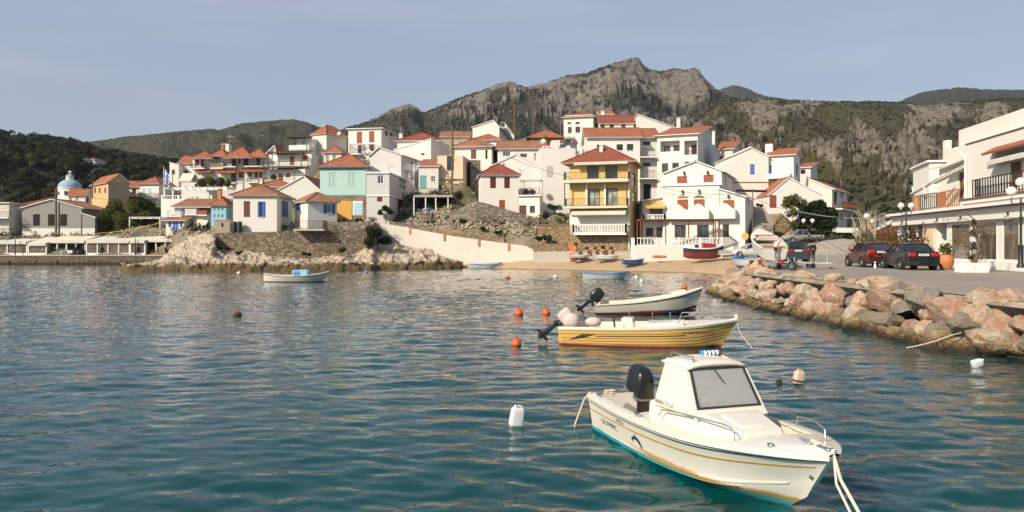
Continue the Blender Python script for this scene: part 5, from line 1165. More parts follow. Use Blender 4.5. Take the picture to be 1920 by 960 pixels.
# road along the breakwater
def xedge(y): return interp([(10,15.6),(20,15.3),(26,15.0),(35,14.7),(45,14.6),(52,15.2),(60,18.6),(75,24),(88,28),(100,30)], y)
def zroad(x, y): return 1.68+.30*sstep(0, 6.5, x-xedge(y))+.25*sstep(60, 95, y)
y = np.linspace(8, 100, 120)[:, None]; v = np.linspace(0, 1, 70)[None, :]; x = xedge(y)+(70-xedge(y))*v**1.4; z = zroad(x, y)+fbm(x/3, y/3, 5, o=3)*.04
o = np_mesh('road', np.stack([x, y+0*x, z], -1).reshape(-1, 3), grid_faces(120, 70), M_road); o['kind'] = 'structure'
mb = MB(); ys = np.linspace(8, 58, 60)
for i in range(len(ys)-1):
    a = Vector((float(xedge(ys[i])), ys[i], 1.66)); b = Vector((float(xedge(ys[i+1])), ys[i+1], 1.66)); q = Vector((0, 0, -1.2+.25*random.random())); m_ = .5*random.random(); ja = Vector((-.10-.35*((i*7919) % 10)/10, 0, -.10-.2*((i*31) % 10)/10)); jb = Vector((-.10-.35*(((i+1)*7919) % 10)/10, 0, -.10-.2*(((i+1)*31) % 10)/10))
    mb.add([a, b, b+Vector((-.22, 0, -.16)), a+Vector((-.22, 0, -.16)), b+q+Vector((-.1, 0, 0)), a+q+Vector((-.1, 0, 0))], [(0, 1, 2, 3)], 0); mb.add([a+Vector((-.22, 0, -.16)), b+Vector((-.22, 0, -.16)), b+q+Vector((.5, 0, 0)), a+q+Vector((.5, 0, 0))], [(0, 1, 2, 3)], 1)
o = mb.build('embankment', [M_bank2, M_bank]); o['kind'] = 'structure'

# ---------------------------------------------------------------- retaining walls
def band(name, label, pts, mat, thick=.5, cope=None, cat='wall'):
    "pts: (px, d, ytop, ybottom)"
    P = [(Vector((Xp(p, d), d, 0)), Zp(a, d), Zp(b, d)) for p, d, a, b in pts]; r = empty(name, (P[0][0].x, P[0][0].y, P[0][2]), label, cat); m = MB(); c = MB()
    for (p, a, b), (q, e, f) in zip(P[:-1], P[1:]):
        n = Vector((-(q-p).y, (q-p).x, 0)).normalized()*thick; V = lambda k, z: Vector((k.x, k.y, z))
        m.add([V(p, b), V(q, f), V(q, e), V(p, a), V(p+n, b), V(q+n, f), V(q+n, e), V(p+n, a)], [(0, 1, 2, 3), (5, 4, 7, 6), (3, 2, 6, 7), (0, 4, 5, 1), (1, 5, 6, 2), (4, 0, 3, 7)])
        if cope:
            s_ = -n.normalized()*.08; u = Vector((0, 0, .14)); A_ = [V(p, a)+s_, V(q, e)+s_, V(q+n, e)-s_, V(p+n, a)-s_]; c.add(A_+[k+u for k in A_], [(0, 3, 2, 1), (4, 5, 6, 7), (0, 1, 5, 4), (2, 3, 7, 6), (1, 2, 6, 5), (3, 0, 4, 7)])
    m.build('masonry', mat, r)
    if cope: c.build('coping', cope, r)
    return r
band('stone_wall', 'brown rubble sea wall left of the tall dark rubble wall', [(402,101.2,437,480),(525,101,434,490)], M_stone_d, .7)
band('stone_wall', 'tall dark rubble sea wall below the blue shuttered white house', [(525.5,100.8,433,492),(600,100.6,431,492),(688,100.6,430,485),(706,103,416,478)], M_stone_d, .7)
band('stone_wall', 'pierced stone parapet at the right end of the tall dark sea wall', [(604,101.6,415.5,432),(690,101.6,415.5,432)], M_stone, .35)
band('sea_wall', 'long pale rendered sea wall sloping down from the stone wall to the beach', [(706,109,417,500),(760,107.8,426,505),(800,106.6,434,506),(850,105,443,507),(930,103,454,508),(985,101.6,461,508),(1001,101.2,469,508)], M_seawall, .6)
band('stone_wall', 'rubble wall climbing along the slope below the dark red shuttered house', [(738,111,418,440),(800,112,405,420),(850,110,396,412),(893,107.2,377,415),(915,107.2,382,425),(985,107,403,440),(1010,106.5,408,440)], M_stone, .5)
band('stone_wall', 'yellowish squared stone wall left of the yellow building', [(1008,102.8,423,457),(1067,102.4,421,457)], M_stone_y, .5, M_stone_y)
band('stone_wall', 'low stone ledge wall at the back of the beach', [(1000,101,457,490),(1068,100.6,457,490)], M_stone_y, .5)
band('stone_wall', 'low concrete plinth wall behind the small boats on the sand', [(1000,100,472,500),(1100,97.8,471,500),(1190,97.3,471,500)], M_conc, .5)
band('stone_wall', 'short terrace of brown rubble in the middle of the slope', [(845,106.5,432,447),(880,106,435,447),(945,105,441,453)], M_stone, .5)
band('white_wall', 'white parapet and slab beside the dark tree', [(1537,103,427,436),(1610,101,427,436)], M_white2, 3.0)
band('stone_wall', 'dark stone retaining wall under the white slab on the right', [(1540,104.2,436,462),(1645,106,436,456)], M_stone_d, .5)
band('stone_wall', 'warm stone stair wall rising beside the outdoor steps', [(1449,99,401,462),(1464,98.2,400,462),(1480,97.6,414,462),(1510,97,434,462)], M_stone_y, .4)
band('stone_wall', 'low yellow stone parapet behind the pickup truck', [(1500,99.5,441,462),(1540,101,441,460)], M_stone_y, .4)
band('stone_planter', 'square rendered planter at the top of the outdoor steps', [(1415,104,388,404),(1440,104,388,404)], M_conc, 2.0)
st = empty('outdoor_stairs', W(1412, 462, 92), 'broad stone outdoor steps climbing right of the villa', 'stairs'); N_ = 18
for k in range(N_):
    f0 = k/N_; y0 = 92.5+f0*12; z0 = Zp(462, 92.5); z1 = Zp(395, 104.5); z = z0+(z1-z0)*(k+1)/N_; mb = MB(); mb.box((Xp(1414, y0), y0, z-1.2), (Xp(1450, y0), y0+1.0, z)); mb.box((Xp(1414, y0)-.02, y0-.06, z-.07), (Xp(1450, y0), y0, z+.01)); mb.build('step', M_conc, st)
# wooden ramp steps next to the yellow building
mb = MB(); sr = empty('side_stairs', W(1070, 480, 98), 'narrow terracotta steps left of the yellow building', 'stairs')
for k in range(10): yy = 98+k*.3; z = Zp(480, 98)+k*.2; mb.box((Xp(1068.5, 98), yy, z-.6), (Xp(1079, 98), yy+.32, z+.18))
mb.build('steps', M_terra, sr)

# ---------------------------------------------------------------- boulders of the breakwater
def boulder(name, c, r, seed, mat, label, group, sq=.75):
    rs = np.random.RandomState(seed); bm = bmesh.new(); bmesh.ops.create_icosphere(bm, subdivisions=4, radius=1)
    V = np.array([q.co[:] for q in bm.verts]); ax = np.array([1+.35*rs.rand(), .8+.3*rs.rand(), sq+.2*rs.rand()])
    for k in range(13):
        nn = rs.randn(3); nn /= np.linalg.norm(nn); h = .50+.30*rs.rand(); dd = V @ nn; over = np.maximum(dd-h, 0); V = V-over[:, None]*nn*.93
    s_ = seed*1.37; V = V*(1+.16*fbm(V[:, 0]*1.8+s_, V[:, 1]*1.8, V[:, 2]*1.8, o=5)+.10*ridged(V[:, 0]*2.2+s_, V[:, 1]*2.2, V[:, 2]*3.5, o=5))[:, None]
    V = V*ax*r; me = bpy.data.meshes.new(name)
    for q, co in zip(bm.verts, V): q.co = co
    bm.to_mesh(me); bm.free(); me.polygons.foreach_set('use_smooth', [True]*len(me.polygons)); me.set_sharp_from_angle(angle=radians(24)); me.materials.append(mat)
    o = bpy.data.objects.new(name, me); COL.objects.link(o); o.location = c; o.rotation_euler = (rs.rand()*.8-.4, rs.rand()*.8-.4, rs.rand()*6.28); ORG[o.name] = Vector(c)
    return tag(o, label, 'boulder', group)
rb = np.random.RandomState(42)
def xwat(y): return interp([(16,15.4),(20,15.4),(22.3,15.0),(24,13.9),(26,13.8),(31,13.55),(36,13.2),(42,13.2),(47,13.2),(51,13.6),(55,15.5)], y)
kinds = [(M_bpink, 'pinkish limestone boulder'), (M_bwhite, 'pale cream boulder veined with pink'), (M_bgrey, 'smooth grey boulder'), (M_bolive, 'dark brown angular boulder'), (M_byel, 'ochre weed stained boulder')]
rows = [(-.05, -.02, .54, 'at the waterline', [4, 4, 3, 4, 1]), (.32, .42, .58, 'in the lower row', [0, 1, 3, 0, 1, 2]), (.70, .95, .60, 'in the upper row', [0, 1, 0, 1, 2, 0]), (1.12, 1.50, .56, 'on the road edge', [0, 1, 0, 1, 2]),
        (.2, .1, .30, 'wedged low', [3, 1, 2, 0]), (.95, 1.0, .30, 'wedged high', [0, 2, 1])]
def seg(y): return 'near the right edge' if y < 24 else 'below the shop front' if y < 28 else 'below the black saloon' if y < 33 else 'below the red hatchback' if y < 38 else 'below the road bend' if y < 43 else 'below the trailers' if y < 48 else 'at the beach tip'
nb = 0
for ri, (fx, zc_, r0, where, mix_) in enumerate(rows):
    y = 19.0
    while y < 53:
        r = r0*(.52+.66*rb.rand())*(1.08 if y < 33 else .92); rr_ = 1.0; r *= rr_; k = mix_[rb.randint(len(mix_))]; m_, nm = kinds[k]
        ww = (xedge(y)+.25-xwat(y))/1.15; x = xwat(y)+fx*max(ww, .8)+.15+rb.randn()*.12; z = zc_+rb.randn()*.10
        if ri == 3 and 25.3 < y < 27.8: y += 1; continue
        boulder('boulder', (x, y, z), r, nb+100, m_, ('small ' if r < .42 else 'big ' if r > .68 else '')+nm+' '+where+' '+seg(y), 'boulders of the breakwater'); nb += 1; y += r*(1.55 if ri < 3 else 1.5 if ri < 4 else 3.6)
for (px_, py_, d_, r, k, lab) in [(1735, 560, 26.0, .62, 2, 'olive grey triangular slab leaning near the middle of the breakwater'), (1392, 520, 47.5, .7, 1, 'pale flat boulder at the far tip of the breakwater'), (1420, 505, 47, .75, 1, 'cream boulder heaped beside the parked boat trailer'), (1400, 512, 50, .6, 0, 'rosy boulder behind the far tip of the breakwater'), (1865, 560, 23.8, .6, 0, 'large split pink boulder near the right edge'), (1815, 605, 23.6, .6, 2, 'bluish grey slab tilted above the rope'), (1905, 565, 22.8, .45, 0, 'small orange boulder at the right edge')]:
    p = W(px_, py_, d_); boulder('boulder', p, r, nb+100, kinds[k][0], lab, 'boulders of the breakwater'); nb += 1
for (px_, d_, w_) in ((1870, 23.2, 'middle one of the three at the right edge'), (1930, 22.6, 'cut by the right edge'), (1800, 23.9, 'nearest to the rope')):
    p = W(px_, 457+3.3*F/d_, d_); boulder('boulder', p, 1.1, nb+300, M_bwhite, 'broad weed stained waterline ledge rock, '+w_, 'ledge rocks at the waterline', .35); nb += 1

# loose rubble on the slope above the sea wall and tufts of rock debris
def rubble(name, lab, n, region, size, mat, seed, squash=.75):
    rs = np.random.RandomState(seed); pxg, dg, zg = VG; P = []
    cols = np.where((pxg[:, 0] > region[0]) & (pxg[:, 0] < region[1]))[0]; I = rs.choice(cols, n*3); K = rs.randint(12, 90, n*3); dd = dg[I, K]; ok = (dd < region[2]) & (dd > 101); I, K, dd = I[ok][:n], K[ok][:n], dd[ok][:n]
    P = np.stack([(pxg[I, 0]-CX)/F*dd, dd, zg[I, K]+.05], 1); s = size*(.35+1.0*rs.rand(len(P))**2); V, Fc = scatter_blobs(P, s, rs, squash, .75); o = np_mesh(name, V, Fc, mat, False); tag(o, lab, None, None, 'stuff'); return o
M_rub = plain('rubble_stones', (.30, .245, .18), .92, var=.5, scale=.8, bump=.5)
rubble('rubble', 'loose pale rubble covering the slope above the rendered sea wall', 9000, (712, 1006, 112), .23, M_rub, 31)
rubble('debris', 'scattered stones between the village houses', 5000, (-200, 1640, 200), .35, M_rub, 32)

for i, (p0, p1, d, y0, y1) in enumerate(((730, 800, 108.6, 414, 428), (800, 845, 107.4, 424, 436), (846, 905, 106, 430, 446), (900, 945, 104.9, 440, 453))): band('stone_wall', 'yellowish terrace wall '+['behind the top of the rendered sea wall', 'with a bush on it above the rendered sea wall', 'in the middle of the rubble slope', 'low on the rubble slope near the beach'][i], [(p0, d, y0, y1), (p1, d-.5, y0+(p1-p0)*.16, y1+(p1-p0)*.16)], M_stone_y if i else M_stone, .4)
sw = [o for o in bpy.data.objects if o.name.startswith('sea_wall')][0]
for px_, yt_, d_ in ((769, 427, 107.5), (833, 439, 105.4), (898, 449, 103.7), (954, 457, 102.3)):
    c = W(px_, yt_, d_); m = MB(); m.box((c.x-.14, c.y-.08, c.z-.9), (c.x+.14, c.y+.25, c.z+.12)); m.build('rusty_bracket', M_terra, sw)
# ---------------------------------------------------------------- long white building on the right
g = House('white_building', 'long white two storey building with glazed shop front and wooden balconies on the right', 'building', 1683, 56, 2060, 492, 412, yaw=atan2(-1, -.16), depth=9, wall=M_white, anchor=False)
RB = g; r0 = g.root; za = 2.0
zt0 = 5.25; g.zt = zt0
def gp(px, py, f='f'): return g.hit(f, px, py)
g.win('f', 1690, 419, 1700, 450, M_wpaint, M_glass, bars=(0, 0)); g.win('f', 1701, 419, 1716, 450, M_wpaint, M_glass, bars=(0, 0)); g.win('f', 1718, 419, 1730, 450, M_wpaint, M_glass, bars=(0, 0))
g.win('f', 1755, 418, 1775, 487, M_dark, M_dark, 'door', bars=(0, 0), depth=.8)
for (x0, x1) in ((1783, 1820), (1834, 1870), (1880, 1912), (1922, 1990)): g.win('f', x0, 418-(x0-1783)*.09, x1, 488+(x0-1783)*.02, M_wpaint, M_shop, 'shop_window', bars=(0, 0), depth=.07)
g.walls('flat')
wl = g.w
# projecting roof slab and fascia
g.boxm('fascia', 'f', -.2, wl, 4.75, 5.45, -.02, .35, M_white); g.boxm('roof_slab', 'f', -.3, wl, 5.45, 5.62, -.05, .75, M_wpaint); g.boxm('tile_edge', 'f', -.3, wl, 5.40, 5.45, .35, .45, M_tile_old)
a0, _ = gp(1732, 430); a1, _ = gp(1751, 430); g.boxm('pink_panel', 'f', a0, a1, za, 4.75, 0, .04, M_peach)
g.boxm('plinth', 'f', gp(1780, 480)[0], wl, za-.5, za+.42, 0, .28, M_wpaint)
for px in (1769, 1814, 1702, 1905):
    a, z = gp(px, 405); lm = g.boxm('wall_lamp', 'f', a-.05, a+.05, 4.88, 5.08, .37, .43, M_black); g.boxm('lamp_glass', 'f', a-.10, a+.10, 4.70, 4.88, .36, .52, M_glass_l, parent=lm)
def lettering(txt, loc, rot, size, mat, parent, ext=.01, name='lettering', sx=1.0):
    cu = bpy.data.curves.new(name, 'FONT'); cu.body = txt; cu.size = size; cu.extrude = ext; o = bpy.data.objects.new(name+'_c', cu); COL.objects.link(o); dg = bpy.context.evaluated_depsgraph_get(); me = bpy.data.meshes.new_from_object(o.evaluated_get(dg)); bpy.data.objects.remove(o)
    me.materials.clear(); me.materials.append(mat); q = bpy.data.objects.new(name, me); COL.objects.link(q); q.parent = parent; q.location = Vector(loc)-(ORG.get(parent.name, Vector((0,0,0)))); q.rotation_euler = rot; q.scale = (sx, 1, 1); return q
M_relief = plain('grey_relief_paint', (.50, .48, .45), .7)
a, _ = gp(1779, 405); p = g.pt('f', a, 4.88, .365); lettering('Σ ΚΟΥΤ', p, (pi/2, 0, atan2(g.u.y, g.u.x)), .46, M_relief, r0, .012, sx=1.25)
# upper storey
u = House('x', None, None, 1812, 46.4, 2060, 375, 285, yaw=atan2(-1, -.16), depth=8, wall=M_white, anchor=False, sink=.2, root=r0)
O_ = g.A+g.u*gp(1812, 400)[0]; u.A = Vector((O_.x, O_.y, 0)); u.zb = 5.5; u.zt = 9.35; u.d = O_.y; k = (2060-CX)/F; u.w = (k*u.A.y-u.A.x)/(u.u.x-k*u.u.y); u.B = u.A+u.u*u.w; u.h = u.zt-u.zb
u.shut('f', 1895, 303, 1915, 352, M_brown, 'shutter', leaves=2)
u.walls('flat'); u.boxm('wall_coping', 'f', -.1, u.w, u.zt-.01, u.zt+.05, -.3, .06, M_tile)
a0 = u.hit('f', 1816, 370)[0]; a1 = u.w; zf = 5.98
u.boxm('balcony', 'f', .2, a1, zf-.22, zf, 0, .45, M_wpaint); u.boxm('tile_edge', 'f', .15, a1, zf-.02, zf+.08, .40, .52, M_tile); u.boxm('cove', 'f', .3, a1, zf-.42, zf-.22, 0, .3, M_cream)
a2 = u.hit('f', 1838, 360)[0]; railing([u.pt('f', a2, zf+.08, .05), u.pt('f', a2, zf+.08, .4), u.pt('f', a1, zf+.08, .4)], 1.0, 'wood', M_black, r0, .30)
a3 = u.hit('f', 1864, 285)[0]; m = MB(); P = lambda a, o_, z: u.pt('f', a, z, o_)
z1 = 8.75; z0 = 8.4
m.add([P(a3, 0, z1), P(a1, 0, z1), P(a1, .65, z0), P(a3, .65, z0), P(a3, 0, z1-.15), P(a1, 0, z1-.15), P(a1, .65, z0-.12), P(a3, .65, z0-.12)], [(0, 1, 2, 3), (7, 6, 5, 4), (0, 3, 7, 4), (1, 5, 6, 2), (3, 2, 6, 7)], 0, [[(0, 0), (a1-a3, 0), (a1-a3, 1.4), (0, 1.4)]]+[[(0, 0)]*4]*4)
m.build('porch_roof', M_tile, r0)
m = MB(); a4 = a3+.4; m.add([P(a4, .02, 8.2), P(a1, .02, 8.2), P(a1, .6, 7.9), P(a4, .6, 7.9), P(a1, .6, 7.7), P(a4, .6, 7.7), P(a4, .02, 8.15), P(a1, .02, 8.15)], [(0, 1, 2, 3), (3, 2, 4, 5), (7, 6, 5, 4)]); m.build('awning', M_canvas_w, r0)
m = MB(); dp = u.pt('f', .12, 5.6, .1); m.tube([(dp.x, dp.y, 5.65), (dp.x, dp.y, 8.6), (dp.x-.25, dp.y+.6, 9.2)], .07, 8); m.build('downpipe', M_wpaint, r0)
# recessed part with the wooden balcony and folded awnings
A2 = g.A+g.u*gp(1718, 400)[0]; wl2 = gp(1812, 400)[0]-gp(1718, 400)[0]
r = House('x', None, None, 1718, 50, 1812, 375, 285, yaw=atan2(-1, -.16), depth=8, wall=M_white, anchor=False, sink=.2, root=r0)
r.A = Vector((A2.x, A2.y, 0))-g.n*1.5; r.u = g.u; r.n = g.n; r.b = -g.n; r.w = wl2; r.B = r.A+r.u*r.w; r.zb = 5.5; r.zt = 8.7; r.L = 7
r.win('f', 1797, 322, 1806, 378, M_woodlt, M_dark, 'door', bars=(1, 0)); r.shut('f', 1806, 316, 1811, 378, M_woodlt, 'door_leaf', leaves=1); r.shut('f', 1777, 325, 1783, 340, M_canvas, leaves=1); r.win('f', 1735, 345, 1745, 378, M_woodlt, M_dark, 'door', bars=(0, 0))
r.done('shedf', None, zapex=9.9, ov=.5, mat=M_tile)
rr = [r.pt('f', .1, 5.65, .1), r.pt('f', .1, 5.65, 1.9), r.pt('f', wl2, 5.65, 1.9)]
railing([rr[0], rr[1], rr[1]+g.u*1.6], 1.05, 'wood', M_woodlt, r0, .25); railing([rr[1]+g.u*1.8, rr[1]+g.u*4.4], 1.05, 'wood', M_black, r0, .30); railing([rr[1]+g.u*5.9, rr[2]], 1.05, 'wood', M_woodlt, r0, .30)
m = MB(); q = rr[1]+g.u*4.6; m.bar(q+Vector((0, 0, .55)), q+g.u*1.2+Vector((0, 0, .55)), .08, 1.0); m.build('balcony_panel', M_woodlt, r0)
aw = MB()
for k, (s0, s1, o0, o1, z0, z1) in enumerate(((wl2*.98, wl2*.45, .3, 1.3, 8.75, 7.7), (wl2*.90, wl2*.38, .5, 1.5, 8.45, 7.4), (wl2*.45, wl2*.05, .9, 1.9, 8.0, 6.9))): aw.bar(r.pt('f', s0, z0, o0), r.pt('f', s1, z1, o1), .35, .07)
aw.build('folded_awning', M_canvas_w, r0)
m = MB(); m.prism([r.pt('f', wl2, 8.9, 0), r.pt('f', wl2*.3, 8.45, 0), r.pt('f', wl2*.3, 8.4, .9), r.pt('f', wl2, 8.75, .9)], (0, 0, .09)); m.build('canopy_slab', M_canvas_w, r0)
for s_ in (.05, .3): m = MB(); m.bar(r.pt('f', wl2*s_, 5.65, 1.6), r.pt('f', wl2*s_, 7.4, 1.9), .07); m.build('awning_post', M_wpaint, r0)
# far end wing and upper set-back block
f_ = House('white_house', 'white end house with a red tiled verge beyond the long white building', 'house', 1712, 59, 1742, 400, 318, yaw=atan2(-1, -.30), depth=8, wall=M_white, anchor=False, sink=.5); f_.done('shedr', 305, ov=.2, mat=M_tile)
t = House('white_house', 'white upper block with long sloping white parapet above the shop building', 'house', 1772, 54, 2080, 330, 252, yaw=atan2(-1, -.16), depth=7, wall=M_white, anchor=False, sink=.5)
t.zb = 6; t.zt = 10.2; t.walls('flat'); t.boxm('parapet', 'f', .8, t.w, 10.19, 11.5, -.9, -.6, M_white); t.boxm('chimney', 'f', -.9, -.4, 8.6, 11.0, -.6, -.2, M_white); t.boxm('roof_rail', 'f', -.5, .3, 10.15, 10.9, -1.0, -.9, M_brown)
# low tavern veranda left of it with dark timber
a = g.A; v = empty('veranda', (a.x-2.5, a.y+6, za), 'dark timber tavern veranda with a white metal roof edge left of the shop building', 'veranda')
B0 = Vector((Xp(1645, 64), 64, za)); B1 = Vector((Xp(1684, 56.5), 56.5, za)); dv_ = (B1-B0); out = Vector((6, 1, 0))
m = MB(); m.prism([B0+Vector((0, 0, 2.75)), B1+Vector((0, 0, 3.35)), B1+out+Vector((0, 0, 3.5)), B0+out+Vector((0, 0, 2.9))], (0, 0, .14)); m.build('roof', M_metal, v)
m = MB(); m.bar(B0+Vector((0, 0, 2.7)), B1+Vector((0, 0, 3.3)), .12, .3); m.build('fascia', M_wpaint, v)
for k in range(5):
    c = B0+dv_*(k/4); m = MB(); m.bar(c, c+Vector((0, 0, 2.7+.6*k/4)), .16); m.build('post', M_brown, v)
m = MB(); m.bar(B0+Vector((.1, 0, 2.3)), B1+Vector((.1, 0, 2.8)), .1, .3); m.prism([B0+out*.5, B1+out*.5, B1+out*.5+Vector((0, 0, 3.2)), B0+out*.5+Vector((0, 0, 2.6))], (.1, 0, 0)); m.build('back_screen', M_brown, v)
m = MB(); railing([B0+Vector((-.3, -.3, 2.9)), B0+dv_*.45+Vector((-.3, -.3, 3.1))], .8, 'tube', M_metal, v)

# ---------------------------------------------------------------- street lamps, poles, wires
def globe_lamp(name, px, ybase, ytop, d, nglobe, label, gr=.22, arm=.42):
    b = W(px, ybase, d); H_ = (ybase-ytop)/F*d; r = empty(name, b, label, 'street lamp', 'globe street lamps'); m = MB()
    m.lathe([(.16, 0), (.16, .12), (.11, .2), (.11, .9), (.13, .95), (.055, 1.05), (.05, H_*.6), (.065, H_*.62), (.042, H_*.65), (.035, H_-gr*2-.1)], b, 12); m.build('pole', M_black, r, smooth=True)
    zt2 = H_-gr*2-.12; gs = [(-arm, 0), (arm, 0)] if nglobe == 2 else ([(-arm, 0), (arm, 0), (0, 0)] if nglobe == 3 else [(0, 0)])
    for gx, gy in gs:
        c = b+Vector((gx, gy, H_-gr if gx or nglobe == 1 else H_+.2))
        if gx: m = MB(); m.tube([b+Vector((0, 0, zt2-.15)), b+Vector((gx*.5, 0, zt2-.32)), b+Vector((gx, 0, zt2-.16)), b+Vector((gx, 0, zt2+.14))], .024, 6); m.build('arm', M_black, r, smooth=True)
        m = MB(); m.lathe([(.05, -gr-.06), (.07, -gr+.01)]+[(gr*cos(t_), gr*sin(t_)) for t_ in [(-80+i*16)*pi/180 for i in range(11)]]+[(.001, gr)], c, 18); m.build('globe', M_globe, r, smooth=True)
    return r
M_globe = plain('opal_globe', (.78, .74, .66), .25, var=.03)
globe_lamp('street_lamp', 1699, 486, 380, 49, 2, 'black double globe street lamp behind the black saloon car', .20, .34)
globe_lamp('street_lamp', 1905+9, 502, 350, 33, 3, 'black ornate street lamp cut by the right edge of the picture', .21, .42)
globe_lamp('street_lamp', 1515, 468, 410, 84, 2, 'double globe street lamp in front of the dark round tree', .23, .5)
globe_lamp('street_lamp', 1625, 478, 400, 62, 1, 'single globe street lamp beside the pruned bare trees', .22)
globe_lamp('street_lamp', 1636, 470, 411, 70, 1, 'single globe street lamp just behind another by the timber veranda', .22)
def slim_lamp(px, yb_, yt_, d, lab, w_=.1, arm=0):
    a = W(px, yb_, d); b = W(px, yt_, d); r = empty('lamp_post', a, lab, 'lamp post', 'slim lamp posts'); m = MB(); m.tube([a, b], [w_, w_*.6], 8); m.build('pole', M_black, r)
    m = MB(); m.tube([b, b+Vector((arm*.6, 0, .25)), b+Vector((arm, 0, .2))] if arm else [b, b+Vector((0, 0, .3))], w_*.5, 6); m.build('head', M_metal, r)
slim_lamp(28.5, 479, 448, 121.8, 'slim black lamp post on the quay at the left tavern'); slim_lamp(253.5, 478, 447, 121.8, 'slim black lamp post on the quay beside the walker in a dark coat')
slim_lamp(315, 480, 447, 121.8, 'slim black lamp post at the right end of the quay'); slim_lamp(3, 425, 352, 138, 'grey lamp post above the flat roof at the left edge', .12); slim_lamp(173.5, 372, 322, 146, 'thin grey lamp post next to the orange house', .12)
slim_lamp(416, 357, 322, 141, 'thin grey lamp post in front of the hotel hedge', .12); slim_lamp(497, 276, 256, 156, 'thin grey lamp post rising behind the hotel roof', .10, -1.0); slim_lamp(738, 216, 235, 170, 'thin lamp post on the crest', .08)
def upole(px, yb_, yt_, d, lab, w_=.3, arms=()):
    a = W(px, yb_, d); b = W(px, yt_, d); r = empty('utility_pole', a, lab, 'utility pole', 'wooden utility poles'); m = MB(); m.tube([a-Vector((0, 0, 1)), b], [w_/2*1.1, w_/2*.7], 8); m.build('pole', M_pole, r)
    for k, y in enumerate(arms): c = W(px, y, d); m = MB(); m.bar(c-Vector((.7, .1, 0)), c+Vector((.7, -.1, 0)), .1); m.build('crossarm', M_pole, r)
    return b
P1 = upole(848, 385, 234, 116, 'tall wooden utility pole in front of the peach house', .34, (245, 300)); P2 = upole(105, 448, 352, 127, 'paired wooden utility pole in front of the grey warehouse', .4, (362,)); P3 = upole(965, 285, 192, 140, 'tall wooden utility pole on the crest left of the middle', .32, (200,)); P4 = upole(1000, 270, 192, 150, 'tall wooden utility pole on the crest behind the cream house', .3, (200,))
P5 = upole(163.5+160, 0+425, 319, 140, 'dark timber mast on the balustraded terrace', .2); P6 = upole(1411, 462, 354, 90, 'black iron mast beside the outdoor steps', .16); P7 = upole(111, 448, 380, 127.3, 'leaning timber strut of the warehouse pole', .3); P8 = upole(153, 440, 400, 129, 'short wooden pole at the corner of the grey lean-to', .25)
pergola('pergola', 'black iron pergola above the outdoor steps', [(Xp(1380, 92), 92, Zp(370, 92)), (Xp(1437, 93), 93, Zp(370, 93)), (Xp(1437, 95), 95, Zp(370, 95)), (Xp(1380, 94), 94, Zp(370, 94))], Zp(357, 92.5), M_black, 12, .11, posts=False)
def wire(a, b, sag, lab, r=.025, mat=None):
    pts = [Vector(a).lerp(Vector(b), t_)-Vector((0, 0, sag*4*t_*(1-t_))) for t_ in [i/24 for i in range(25)]]; o = MB(); o.tube(pts, r, 5); q = o.build('cable', mat or M_black, None); tag(q, lab, 'cable', 'overhead cables')
wire(P1, P3, 1.5, 'overhead cable from the front pole to the tall crest pole'); wire(P1, W(1185, 345, 100), 2.2, 'overhead cable sagging from the front pole to the yellow building', .03); wire(W(1185, 335, 101), W(1400, 362, 96), .9, 'overhead cable crossing the villa front', .03)
wire(W(1497, 396, 84), W(1960, 352, 46), 1.3, 'pale overhead cable crossing from the dark tree to the right building', .035, M_metal); wire(P2, W(-40, 395, 120), 1.0, 'overhead cable running left from the warehouse pole'); wire(P2, W(300, 365, 140), 1.5, 'overhead cable running right from the warehouse pole')
wire(W(175, 438, 122), W(300, 418, 124), .3, 'yellow cable slung over the tavern canopies', .04, M_canvas_o); wire(P3, P4, .6, 'short cable joining the two crest poles'); wire(P3, W(700, 250, 150), 2.5, 'overhead cable from the crest pole towards the brown shuttered house'); wire(W(1395, 362, 93), W(1930, 330, 52), 3.0, 'overhead cable over the road', .022)
# flag
fp = W(307, 374, 133.2); ft = W(307, 312, 133.2); r = empty('flagpole', fp, 'white flagpole on the white balustraded terrace', 'flagpole'); m = MB(); m.tube([fp, ft], .05, 6); m.build('pole', M_wpaint, r)
def flag(name, lab, top, w_, h_, hang, parent_none=True, nn=9):
    m = MB(); cols = 12; 
    for i in range(cols):
        for j in range(nn):
            x0, x1 = i/cols, (i+1)/cols; y0, y1 = j/nn, (j+1)/nn
            def Q(x, y): fold = sin(x*9+y*2)*.12*w_*(.3+y*.5); return Vector(top)+Vector((x*w_*(.45 if hang else 1)+.05, fold, -y*h_-(x*h_*.35 if hang else 0)))
            canton = x1 <= .45 and y1 <= 5/nn+.001; cx_, cy_ = (x0+x1)/2/.42, (y0+y1)/2/(5/nn); white = (j % 2 == 1) if not canton else (abs(cx_-.5) < .13 or abs(cy_-.5) < .13)
            m.add([Q(x0, y0), Q(x1, y0), Q(x1, y1), Q(x0, y1)], [(0, 1, 2, 3)], 1 if white else 0)
    o = m.build(name, [M_blue2, M_wpaint], None, fix=False); s_ = o.modifiers.new('thick', 'SOLIDIFY'); s_.thickness = .012; tag(o, lab, 'flag'); return o
flag('flag', 'blue and white striped flag hanging on the terrace flagpole', ft-Vector((0, 0, .3)), 2.2, 2.9, True)
for a in [(751, 214+62, 236, 150, 'tv antenna over the three red brown shutters'), (1240, 250, 226, 140, 'thin tv antenna on the crest gable'), (431, 270, 254, 152, 'tv antenna on the hotel roof'), (1051, 262, 225, 148, 'tall thin antenna beside the square white crest house'), (1020, 262, 236, 150, 'thin antenna between the crest poles')]: antenna(a[0], a[1], a[2], a[3], a[4])
